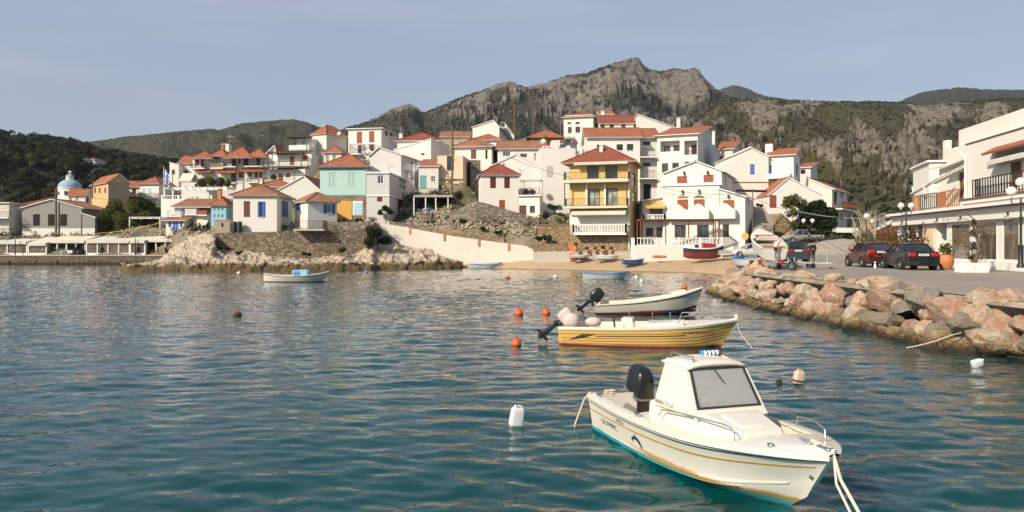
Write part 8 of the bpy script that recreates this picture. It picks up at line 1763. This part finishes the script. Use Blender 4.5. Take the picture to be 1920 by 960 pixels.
for px, lab, pose, t_, b_, rz in ((141, 'person in black leaning by the moped on the quay', 'stand', M_blackc, M_navyc, 0), (155.5, 'person in a dark jacket standing right of the moped', 'stand', M_navyc, M_blackc, pi), (190, 'person in black walking past the plastic tavern screens', 'walk', M_blackc, M_blackc, 0), (258, 'person in a long dark coat walking beside the slim lamp post', 'walk', M_blackc, M_blackc, 0), (311, 'person in dark clothes at the right end of the quay', 'stand', M_navyc, M_greyc, 0), (319, 'person in a pale hat at the far right end of the quay', 'stand', M_greyc, M_navyc, pi)):
    person(lab, (Xp(px, 122.3), 122.3, zq+.02), rz, 1.72, t_, b_, pose)
def cat_(loc, rz):
    r = empty('cat', loc, 'white cat sitting between the dark red and the black car', 'cat', None, rz=rz); m = MB(); superbox(m, (0, 0, .15), .12, .085, .16, .85, 14, 8, taper=.3); superbox(m, (.07, 0, .34), .065, .055, .055, .9, 12, 8); superbox(m, (.10, .045, .08), .03, .025, .09, .8, 8, 6); superbox(m, (.10, -.045, .08), .03, .025, .09, .8, 8, 6)
    for k in (-1, 1): m.add([(.06, .02*k, .37), (.06, .055*k, .36), (.07, .04*k, .43), (.04, .04*k, .37)], [(0, 1, 2), (1, 3, 2), (3, 0, 2), (0, 3, 1)])
    m.tube([(-.10, 0, .03), (-.2, .05, .03), (-.22, .12, .04), (-.15, .17, .04)], [.025, .022, .018, .012], 8); m.build('body', M_jug, r, smooth=True, world=False)
c_ = carp(1641, 42.0); cat_(c_, radians(240))

# ---------------------------------------------------------------- trees and plants
def tree(name, label, base, h, crowns, nleaf, ls, leaf=None, trunk_r=.18, cat='tree', group=None, limbs=5, seed=1, keep=.3):
    "crowns: [(dx, dy, dz above base, radius)]"
    rs = np.random.RandomState(seed); base = Vector(base); r = empty(name, base, label, cat, group)
    m = MB(); top = base+Vector((rs.randn()*.1*h, 0, h*.5)); m.tube([base-Vector((0, 0, .4)), base+Vector((.03*h, 0, h*.25)), top], [trunk_r*1.2, trunk_r*.9, trunk_r*.6], 8)
    for k in range(min(limbs, len(crowns))):
        c = crowns[k]; e = base+Vector(c[:3]); m.tube([base+Vector((.02*h, 0, h*(.25+.05*k))), (base+e)/2+Vector((0, 0, h*.15)), e], [trunk_r*.5, trunk_r*.3, trunk_r*.12], 6)
    m.build('trunk', M_bark, r, smooth=True)
    C_ = []; R_ = []
    for c in crowns:
        for k in range(7): u = rs.randn(3); u /= np.linalg.norm(u); q = c[3]*(.35+.35*rs.rand()); C_.append(np.array(c[:3])+u*(c[3]-q)*np.array([1, 1, .85])); R_.append(q)
    V = leaf_cloud(C_, R_, nleaf, ls, rs, .9, keep); o = np_mesh('crown', V, quads(nleaf), leaf or M_leaf, False, parent=r); return r
def plant(label, px, py, d, w_, h_, n, ls=.09, leaf=None, cat='bush', group=None, name='bush', seed=None, z=None):
    b = W(px, py, d); seed = seed or int(px*7+py) % 9999; rs = np.random.RandomState(seed); r = empty(name, b, label, cat, group); m = MB()
    for k in range(4): a = rs.rand()*6.28; m.tube([(b.x, b.y, b.z-.1), (b.x+cos(a)*w_*.3, b.y+sin(a)*w_*.3, b.z+h_*.6)], [.03+.01*w_, .01], 5)
    m.build('stem', M_bark, r); C_ = []; R_ = []
    for k in range(6): a = rs.rand()*6.28; q = (.25+.2*rs.rand())*min(w_, h_); C_.append((cos(a)*w_*.28, sin(a)*w_*.25, h_*(.3+.4*rs.rand()))); R_.append(q)
    V = leaf_cloud(C_, R_, n, ls, rs, .9, .2); np_mesh('foliage', V, quads(n), leaf or M_leaf, False, parent=r); return r
b = W(232, 445, 134); tree('broadleaf_tree', 'wide mid green tree mass left of the white terrace building', b, 7, [(-3.2, 0, 3.5, 2.2), (-1, -.5, 5.2, 2.3), (1.5, 0, 5.0, 2.2), (3.6, .3, 4.4, 2.0), (0, -.8, 2.6, 2.6), (-3.6, 0, 1.6, 1.8), (2.8, -.5, 2.4, 2.2)], 24000, .14, M_leaf_y, .25, seed=3, keep=.15)
b = W(272, 432, 136); tree('broadleaf_tree', 'darker green tree behind the right part of the wide tree mass', b, 6, [(0, 0, 4.2, 2.0), (1.8, 0, 3.2, 1.8), (-1.4, .5, 5.2, 1.4)], 6000, .16, M_leaf_d, .2, seed=4)
b = W(1528, 466, 95); tree('round_tree', 'dense dark green round tree beside the outdoor steps', b, 6.8, [(0, 0, 3.7, 2.0), (-1.4, 0, 4.4, 1.5), (1.2, 0, 3.2, 1.6), (-.3, -.3, 5.0, 1.3), (-1.6, .2, 2.8, 1.4), (.6, 0, 2.2, 1.5), (1.7, 0, 4.3, 1.3), (.6, 0, 5.2, 1.3), (-1.2, 0, 1.8, 1.2)], 34000, .14, M_leaf_d, .2, seed=5, keep=.12)
b = W(1493, 468, 94); tree('slender_tree', 'lighter feathery tree leaning left of the dense dark tree', b, 7, [(-1.0, 0, 6.0, 1.1), (-.1, 0, 6.3, 1.0), (.8, 0, 5.8, .9), (-.6, 0, 4.6, .9), (-.3, 0, 3.2, .7)], 3000, .13, M_leaf_y, .12, seed=6, keep=.1)
b = W(723, 417, 109.5); tree('potted_tree', 'small dark tree growing against the white house wall above the sea wall', b, 2.2, [(0, 0, 1.9, .75), (-.7, 0, 1.5, .55), (.7, 0, 1.6, .6)], 1800, .10, M_leaf_d, .06, seed=7)
b = W(400, 352, 140); tree('hedge_tree', 'low spreading green tree in front of the hotel', b, 2.4, [(-2, 0, 1.0, 1.1), (-.5, 0, 1.3, 1.2), (1.1, 0, 1.1, 1.2), (2.5, 0, 1.0, 1.0)], 5000, .14, M_leaf_y, .1, seed=8)
plant('dark ivy like bush filling the corner of the dark sea wall', 712, 474, 107, 3.4, 2.6, 4200, .10, M_leaf); plant('dark hanging shrub at the top corner of the dark sea wall', 700, 470, 100.2, 2.0, 4.0, 3000, .10, M_leaf_d)
for i, (px, py, d, w_, h_, lf, lab) in enumerate([(640, 474, 99, 1.6, .8, 0, 'low shrub on the rocks under the sea wall'), (780, 432, 110, 1.2, .9, 1, 'dark bush on the slope above the sea wall'), (806, 428, 110, 1.6, 1.2, 1, 'large dark bush mid slope left of the rubble wall'), (868, 420, 108.5, 1.3, .8, 0, 'green tuft on the rubble slope below the peach house'), (905, 432, 106, 1.0, .7, 0, 'small tuft on the rubble terrace'), (935, 440, 105, 1.2, .6, 1, 'dark tuft under the rubble wall'), (1025, 440+12, 101.8, 1.4, 1.0, 0, 'bush leaning over the yellowish stone wall foot'), (858, 380, 112.5, 1.4, 2.2, 1, 'dark bush at the foot of the utility pole'), (1040, 395, 111, 2.8, 1.2, 1, 'dark bush behind the yellowish stone wall'), (1012, 452, 101.5, .8, .8, 1, 'small dark shrub at the seaward end of the slope'), (340, 470, 110, 1.5, .7, 1, 'low dark shrub on the pale rocks'), (420, 470, 99.5, 2.2, .5, 1, 'flat dark shrub at the foot of the sea wall left end'), (450, 478, 98, 1.6, .5, 0, 'flat green shrub on the headland rocks'), (575, 481, 98, 1.4, .6, 1, 'dark tuft between rocks and sea wall'), (500, 350, 139, 2.0, 1.2, 1, 'dark bush under the lowest pergola terrace'), (512, 342, 139, 1.2, 1.8, 0, 'green bush beside the lowest pergola terrace'), (727, 300, 140, 2.2, 1.6, 3, 'rusty red bush beside the brown shuttered house'), (742, 292, 139, 2.6, 1.2, 3, 'second rusty red bush beside the brown shuttered house'), (1422, 388, 104.5, 1.6, .5, 1, 'low plants in the square planter'), (700, 372, 118, .8, 1.0, 0, 'small plant on the roof terrace'), (1460, 452, 96, 1.3, 1.3, 1, 'dark bush at the bottom of the stair wall'), (1560, 452, 102, 1.4, 1.6, 1, 'dark bush under the white slab')]):
    plant(lab, px, py, d, w_, h_, 1100, .09, [M_leaf, M_leaf_d, M_leaf_y, M_flower][lf], group='bushes of the village')
# dark scrub that softens the bare ground between houses
rs = np.random.RandomState(77); pxg, dg, zg = VG; n = 5200; I = rs.randint(0, pxg.shape[0], n); K = rs.randint(14, 150, n); pxs = pxg[I, 0]; dd = dg[I, K]; zz = zg[I, K]; XX = (pxs-CX)/F*dd
ok = (zz > 3.2) & (pxs > -250) & (pxs < 1700); A2_ = np.array([[h_[0], h_[1]] for h_ in ANCH]); P3_ = np.stack([XX, dd, zz], 1)[ok]; sc_ = .35+.75*rs.rand(len(P3_)); V = leaf_cloud(P3_+np.array([0, 0, .3]), sc_, 110000, .14, rs, .7, .1); o = np_mesh('undergrowth', V, quads(110000), M_leaf_d, False); tag(o, 'mixed green undergrowth between the houses', None, None, 'stuff')
# pines on the skyline of the near left hill and specks on other skylines
def ridge_tree(px, dpx, d, ridge, hgt, k, lab, grp, leaf):
    zb_ = CH+(HY-interp(ridge, px))/F*d; b = Vector((Xp(px, d), d, zb_-1)); rs_ = random.Random(k); w_ = hgt*.55; tree('pine_tree', lab, b, hgt, [(0, 0, hgt*.85, w_*.6), (-w_*.6, 0, hgt*.7, w_*.45), (w_*.6, 0, hgt*.72, w_*.5)], 500, hgt*.05, leaf, hgt*.03, group=grp, seed=k, limbs=3)
for k, px in enumerate([8, 22, 38, 55, 63, 72, 80, 88, 97, 103, 118, 131, 139, 150, 163]): ridge_tree(px, 0, 438, ridgeC, 3.2+2.6*((k*37) % 10)/10, 200+k, 'dark pine standing on the skyline of the left hill', 'pines on the left skyline', M_leaf_d)
# pruned bare trees and dry plants along the veranda
def bare_tree(px, py, d, h, k, lab):
    b = W(px, py, d); r = empty('bare_tree', b, lab, 'tree', 'pruned bare trees'); rs_ = random.Random(k); m = MB(); m.tube([b-Vector((0, 0, .2)), b+Vector((.1, 0, h*.3)), b+Vector((0, 0, h*.55))], [.22, .17, .15], 8); m.build('trunk', M_pole if k % 2 else plain('pale_bark', (.34, .27, .2), .9, bump=.5), r, smooth=True); m = MB()
    for q in range(7):
        a = rs_.random()*6.28; e = Vector((cos(a), sin(a), 0)); s0 = b+Vector((0, 0, h*(.35+.2*rs_.random()))); s1 = s0+e*h*.12+Vector((0, 0, h*.15)); s2 = s1+e*h*.10*rs_.random()+Vector((0, 0, h*(.15+.2*rs_.random()))); m.tube([s0, s1, s2], [.09, .07, .02], 6)
        for w_ in range(3): m.tube([s2, s2+Vector((rs_.uniform(-.3, .3), rs_.uniform(-.3, .3), rs_.uniform(.1, .5)))], [.02, .006], 4)
    m.build('branches', plain('pale_bark', (.34, .27, .2), .9, bump=.5), r, smooth=True)
for k, (px, py, d, h) in enumerate([(1614, 478, 68, 3.6), (1627, 476, 66, 4.0), (1640, 474, 65, 3.4), (1606, 472, 72, 2.8)]): bare_tree(px, py, d, h, k, ['pruned pale tree stump with short branches, nearest the red car', 'tallest pruned bare tree by the veranda', 'pruned bare tree under the double lamps', 'thin pruned tree furthest up the road'][k])
for k, (px, py, d, w_, h_, lf) in enumerate([(1618, 470, 60, 1.6, 1.5, 2), (1650, 474, 57, 1.6, 1.6, 2), (1666, 474, 56, 1.4, 1.8, 3), (1682, 474, 54, 1.3, 1.6, 3), (1697, 475, 53, 1.3, 1.9, 2), (1712, 476, 51, 1.3, 2.2, 1), (1726, 476, 49, 1.2, 2.3, 3), (1605, 488, 52, 1.1, 1.2, 2)]): plant(['dry olive coloured potted shrub', 'dry leafy shrub', 'reddish flowering shrub', 'reddish shrub', 'olive green shrub', 'dark climbing shrub', 'rust coloured climber', 'sprawling dry plant in a clay pot'][k]+[' by the bare trees', ' at the veranda front', ' behind the dark red car', ' beside the white pillar', ' behind the double lamp', ' by the shop windows', ' on the white pillar', ' ahead of the dark red car'][k], px, py, d, w_, h_, 240, .085, [M_leaf, M_leaf_d, M_leaf_y, M_rust][lf], 'shrub', 'shrubs along the veranda', 'shrub')
def pot(px, d, r_, h_, lab, mat=None, plantn=0, lf=None, z=None):
    x = Xp(px, d); zb_ = zr(x, d) if z is None else z; o = empty('plant_pot', (x, d, zb_), lab, 'plant pot', 'clay plant pots'); m = MB(); m.lathe([(r_*.6, 0), (r_*.95, h_*.35), (r_, h_*.7), (r_*.82, h_*.93), (r_*.9, h_), (r_*.75, h_), (r_*.7, h_*.85), (.001, h_*.85)], (x, d, zb_), 16); m.build('pot', mat or M_terra, o, smooth=True)
    rs_ = np.random.RandomState(int(px)); V = leaf_cloud([(0, 0, h_+r_*.5), (r_*.4, 0, h_+r_*.9), (-r_*.4, 0, h_+r_*.8)], [r_*.8, r_*.6, r_*.6], 260, .08, rs_, 1, .1); np_mesh('plant', V, quads(260), lf or M_leaf, False, parent=o); return o
pot(1773, 40.8, .42, .85, 'large orange clay pot with yellow green leaves right of the black saloon', None, 1, M_leaf_y)
for px, r_, h_, lab in ((1079.5, .28, .9, 'tall clay amphora pot by the narrow terracotta steps'), (1101, .25, .4, 'clay pot on the yellow building forecourt, first from the steps'), (1116, .22, .4, 'clay pot on the yellow building forecourt, second from the steps'), (1131, .35, .45, 'clay pot with the widest bush in front of the yellow building'), (1146, .24, .4, 'clay pot by the right door of the yellow building')): pot(px, 97.4, r_, h_, lab, z=2.25)
# rectangular white planter with the bare climber
x, y = Xp(1822, 36.5), 36.5; z = zr(x, y); pl = empty('white_planter', (x, y, z), 'long white planter box with a bare climbing tree in front of the shop windows', 'planter'); m = MB(); R_ = Matrix.Translation((x, y, z)) @ Matrix.Rotation(radians(2), 4, 'Z'); m.box((-.62, -.4, 0), (.62, .4, .48), 0, R_); m.build('box', M_wpaint, pl, bevel=.02)
mk = text_mesh('1', .16, M_black, 'lettering'); mk.parent = pl
for v in mk.data.vertices: v.co = Vector((-.15+v.co.x, -.425, .17+v.co.y))
ct = empty('climbing_tree', (x+.15, y, z+.45), 'bare twisted climber with rusty leaves growing from the white planter', 'tree'); m = MB(); m.tube([(x+.1, y, z+.3), (x+.35, y, z+1.1), (x+.25, y, z+1.9), (x+.4, y, z+2.6)], [.10, .08, .06, .03], 8); m.build('trunk', M_pole, ct, smooth=True); m = MB(); rs_ = random.Random(5)
for k in range(16): a = Vector((x+.28, y, z+1.0+.1*k)); e = a+Vector((rs_.uniform(-1.2, .9), rs_.uniform(-.3, .3), rs_.uniform(.1, .7))); m.tube([a, (a+e)/2+Vector((0, 0, .15)), e], [.03, .02, .008], 5)
m.build('branches', M_pole, ct); rs_ = np.random.RandomState(9); V = leaf_cloud([(-.8, 0, 1.1), (-.3, 0, .6), (0, 0, 1.6), (.5, 0, 1.4), (.1, -.1, .2)], [.5, .35, .5, .4, .4], 420, .05, rs_, 1, .1); np_mesh('leaves', V, quads(420), M_rust, False, parent=ct)
gt = W(1826, 425, 38.6); cl = empty('climber', gt, 'dark leaved climber covering the pillar between the shop windows', 'climber'); V = leaf_cloud([(0, 0, -.3), (.05, 0, -1.0), (0, 0, -1.6), (0, 0, .2)], [.25, .3, .3, .18], 700, .06, rs_, 1, .1); np_mesh('foliage', V, quads(700), M_leaf_d, False, parent=cl)

# ---------------------------------------------------------------- tavern shelters on the quay
def shelter(label, x0, x1, d, yr, yt, yb, bays, roof, screen=None, depth=4.0, slope=.5, wallm=None, low=.45):
    z0 = zq; z1 = Zp(yt, d); X0 = Xp(x0, d); X1 = Xp(x1, d); r = empty('tavern_shelter', (X0, d, z0), label, 'tavern shelter', 'tavern shelters on the quay')
    m = MB(); m.prism([(X0-.1, d-.3, z1), (X1+.1, d-.3, z1), (X1+.1, d+depth, z1+slope), (X0-.1, d+depth, z1+slope)], (0, 0, .12)); m.build('roof', roof, r)
    m = MB(); m.box((X0, d-.32, z1-.35), (X1, d-.24, z1+.05)); m.build('valance', M_canvas_w, r)
    for k in range(bays+1): x = X0+(X1-X0)*k/bays; m = MB(); m.bar((x, d, z0), (x, d, z1), .2, .16); m.build('post', M_wpaint, r)
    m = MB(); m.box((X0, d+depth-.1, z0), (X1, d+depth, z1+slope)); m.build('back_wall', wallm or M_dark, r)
    if screen:
        for k in range(bays): a = X0+(X1-X0)*k/bays+.14; b = X0+(X1-X0)*(k+1)/bays-.14; m = MB(); m.box((a, d+.02, z0+low), (b, d+.06, z1-.3)); m.build('plastic_screen', screen, r); m = MB(); m.box((a-.04, d-.05, z0), (b+.04, d+.1, z0+low)); m.build('low_wall', M_wpaint, r)
    return r
shelter('long white roofed shelter with grey plastic screens at the left edge', -60, 51, 122.6, 0, 454, 478, 3, M_canvas_w, M_plastic)
shelter('white kiosk shelter with one square plastic screen', 54, 87, 122.4, 0, 457, 478, 1, M_canvas_w, M_plastic, 5, 1.1)
shelter('open cream shelter with white chairs beside the kiosk', 90, 160, 123.4, 0, 452, 478, 4, M_canvas, None, 4, .8, M_dark)
shelter('white framed shelter with three brownish plastic screens', 163, 243, 122.4, 0, 452, 478, 4, M_canvas_w, M_plastic, 5, .7, M_peach)
shelter('white framed shelter behind the walker in the dark coat', 245, 272, 122.4, 0, 452, 478, 1, M_canvas_w, M_plastic, 5, .7, M_tan)
shelter('cream awning shelter with red chairs at the right end of the quay', 275, 328, 123.2, 0, 450, 478, 3, M_canvas, None, 4, .6, M_dark)
for (x0, x1, d, yy, mt, lab) in ((118, 185, 128.5, 445, M_canvas, 'cream upper awning roof behind the open shelter'), (200, 275, 128.5, 443, M_tile_old, 'patched reddish upper awning roof behind the screens'), (262, 345, 127.5, 440, M_canvas, 'cream upper awning roof below the white shop')):
    m = MB(); a = Xp(x0, d); b = Xp(x1, d); z1 = Zp(yy, d); m.prism([(a, d-2, z1-.9), (b, d-2, z1-.9), (b, d+3, z1), (a, d+3, z1)], (0, 0, .1)); o = m.build('awning_roof', mt, None); tag(o, lab, 'awning', 'awning roofs above the quay')
u_ = Vector((Xp(243, 131), 131, Zp(437, 131))); v_ = Vector((Xp(300, 131), 131, 0)); pg = pergola('roof_terrace', 'small roof terrace with a white slab, parapet and cream canopy over the quay', [(u_.x, 131, u_.z), (v_.x, 131, u_.z), (v_.x, 134, u_.z), (u_.x, 134, u_.z)], Zp(409, 131), M_wpaint, 4, .15, 'roof terrace', cover=M_canvas); m = MB(); m.box((u_.x-.3, 130.6, u_.z-.35), (v_.x+.3, 134.5, u_.z)); m.box((u_.x+1.3, 131.4, u_.z), (v_.x-.8, 131.5, u_.z+.7)); m.build('slab', M_wpaint, pg); m = MB(); m.box((u_.x, 132, zq-1), (v_.x, 134.4, u_.z-.35)); m.build('wall', M_tan, pg)
def chair(mat):
    m = MB(); m.box((-.2, -.2, .42), (.2, .2, .46)); m.box((-.2, .17, .46), (.2, .21, .88))
    for x in (-.18, .18):
        for y in (-.18, .18): m.bar((x, y, 0), (x, y, .44), .04)
    return m
cp = []
for mt, spots, lab, grp in ((M_wpaint, [(117, 122.6), (122, 123), (127, 122.6), (132, 123.1), (120, 123.8), (129, 123.9)], 'white plastic chair in front of the open cream shelter', 'white chairs on the quay'), (M_redbrown, [(284, 122.6), (289, 123), (293, 122.6), (297, 123.1), (301, 122.6), (305, 123), (309, 122.7), (287, 123.9), (299, 124)], 'red wooden chair under the cream awning shelter', 'red chairs on the quay')):
    o0 = None
    for px, d in spots:
        if o0 is None: o0 = chair(mt).build('chair', mt, None, world=False); o = o0
        else: o = o0.copy(); COL.objects.link(o)
        o.location = (Xp(px, d), d, zq+.02); o.rotation_euler = (0, 0, random.uniform(-2, 2)); tag(o, lab, 'chair', grp)
# sheds and odds
h = House('stone_shed', 'small tan rendered shed at the left end of the dark sea wall', 'shed', 402, 101.9, 431, 440, 413, yaw=radians(2), depth=3, wall=M_tan, anchor=False); h.win('f', 415, 418, 419, 427, M_dark, bars=(0, 0)); h.walls('flat'); h.boxm('coping', 'f', -.05, h.w+.1, h.zt-.02, h.zt+.1, -.3, .08, M_conc)
for px, lab in ((439, 'black upright water barrel beside the tan shed'), (449, 'black upright water barrel nearer the blue shuttered house')):
    c = W(px, 437, 101.4); o = empty('water_barrel', c, lab, 'barrel', 'water barrels'); m = MB(); m.lathe([(.34, 0), (.37, .5), (.37, 1.2), (.33, 1.5), (.15, 1.6), (.001, 1.62)], c, 14); m.build('drum', M_black, o, smooth=True); m = MB(); m.lathe([(.38, .5), (.39, .52), (.38, .55)], c, 14); m.build('hoop', M_rubber, o)
bp = W(556, 432, 100.3); o = empty('balcony_platform', bp, 'concrete platform with black railing projecting from the dark sea wall', 'platform'); x1 = Xp(612, 100.3); zt1 = Zp(429.5, 100.3); m = MB(); m.box((bp.x, 98.9, zt1-.25), (x1, 101.2, zt1)); m.build('slab', M_conc, o); railing([(bp.x+.05, 101, zt1), (bp.x+.05, 98.95, zt1), (x1-.05, 98.95, zt1), (x1-.05, 101, zt1)], 1.1, 'bars', M_black, o, .16)
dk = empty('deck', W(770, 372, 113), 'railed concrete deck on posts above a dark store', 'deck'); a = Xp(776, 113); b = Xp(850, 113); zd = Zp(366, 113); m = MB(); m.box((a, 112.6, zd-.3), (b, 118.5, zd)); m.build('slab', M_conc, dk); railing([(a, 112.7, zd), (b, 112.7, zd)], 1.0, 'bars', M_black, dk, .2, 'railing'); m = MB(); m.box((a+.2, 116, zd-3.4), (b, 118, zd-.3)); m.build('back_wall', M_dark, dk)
for px in (776, 798, 817, 840): x = Xp(px, 112.8); m = MB(); m.bar((x, 112.8, zd-3.2), (x, 112.8, zd-.3), .16); m.build('post', M_wpaint, dk)
m = MB(); superbox(m, W(803, 396, 114), 1.0, .7, .55, .7); o = m.build('tarpaulin', M_blue2, None, smooth=True); tag(o, 'bright blue tarpaulin heap under the railed deck', 'tarpaulin')
st = empty('spiral_stairs', W(774, 362, 114), 'white spiral stairs beside the roof terrace house', 'stairs'); c = W(776, 362, 114.5); z0 = c.z; m = MB(); m.tube([c, c+Vector((0, 0, 4.6))], .06, 8)
for k in range(17): a = k*.42; z = z0+.25+k*.25; e = c+Vector((cos(a)*.8, sin(a)*.8, 0)); m.prism([Vector((c.x, c.y, z)), Vector((e.x, e.y, z)), Vector((c.x+cos(a+.4)*.8, c.y+sin(a+.4)*.8, z))], (0, 0, .05)); m.bar((e.x, e.y, z), (e.x, e.y, z+.9), .025)
m.build('stairs', M_wpaint, st)
m = MB(); rs_ = random.Random(8)
for k in range(9): superbox(m, W(1236+rs_.uniform(-8, 8), 483, 92)+Vector((0, rs_.uniform(-.2, .2), .12)), .35, .25, .18, .8)
o = m.build('fishing_net', plain('faded_red_net', (.52, .16, .11), .9, bump=.8), None, smooth=True); tag(o, 'heap of faded red fishing net on the sand below the terrace', 'fishing net')
sg = empty('round_sign', W(1397, 478, 86), 'orange round sign on a thin post behind the villa corner', 'sign'); a = W(1397, 484, 86); b = W(1397, 443, 86); m = MB(); m.tube([a, b], .03, 6); m.build('post', M_metal, sg); m = MB(); R_ = Matrix.Translation(b) @ Matrix.Rotation(pi/2, 4, 'X'); m.lathe([(.001, -.02), (.42, -.02), (.42, .02), (.001, .02)], n=24, M=R_); m.build('disc', M_canvas_o, sg)
m = MB(); p_ = TER; zt9 = p_.zt+.1
pergola('pergola', 'thin grey terrace pergola beside the dark red shuttered house', [p_.pt('f', .2, zt9, -.2), p_.pt('f', p_.w-.1, zt9, -.2), p_.pt('f', p_.w-.1, zt9, -2.6), p_.pt('f', .2, zt9, -2.6)], zt9+2.2, M_metal, 4, .08); plant('dark creeper hanging on the terrace railing of the low annex', 992, 367, 110, 2.4, 1.1, 900, .08, M_leaf_d, 'climber', None, 'climber')

# ---------------------------------------------------------------- air that pales the far slopes
n = N('thin_haze'); v = n.t.nodes.new('ShaderNodeVolumePrincipled'); v.inputs['Color'].default_value = (.80, .86, .95, 1); v.inputs['Density'].default_value = .00007; v.inputs['Anisotropy'].default_value = .3
n.t.links.new(v.outputs[0], n.out.inputs['Volume'])
hz = MB().box((-3500, -120, -6.5), (3500, 3600, 640)).build('haze', n.m); hz['kind'] = 'stuff'
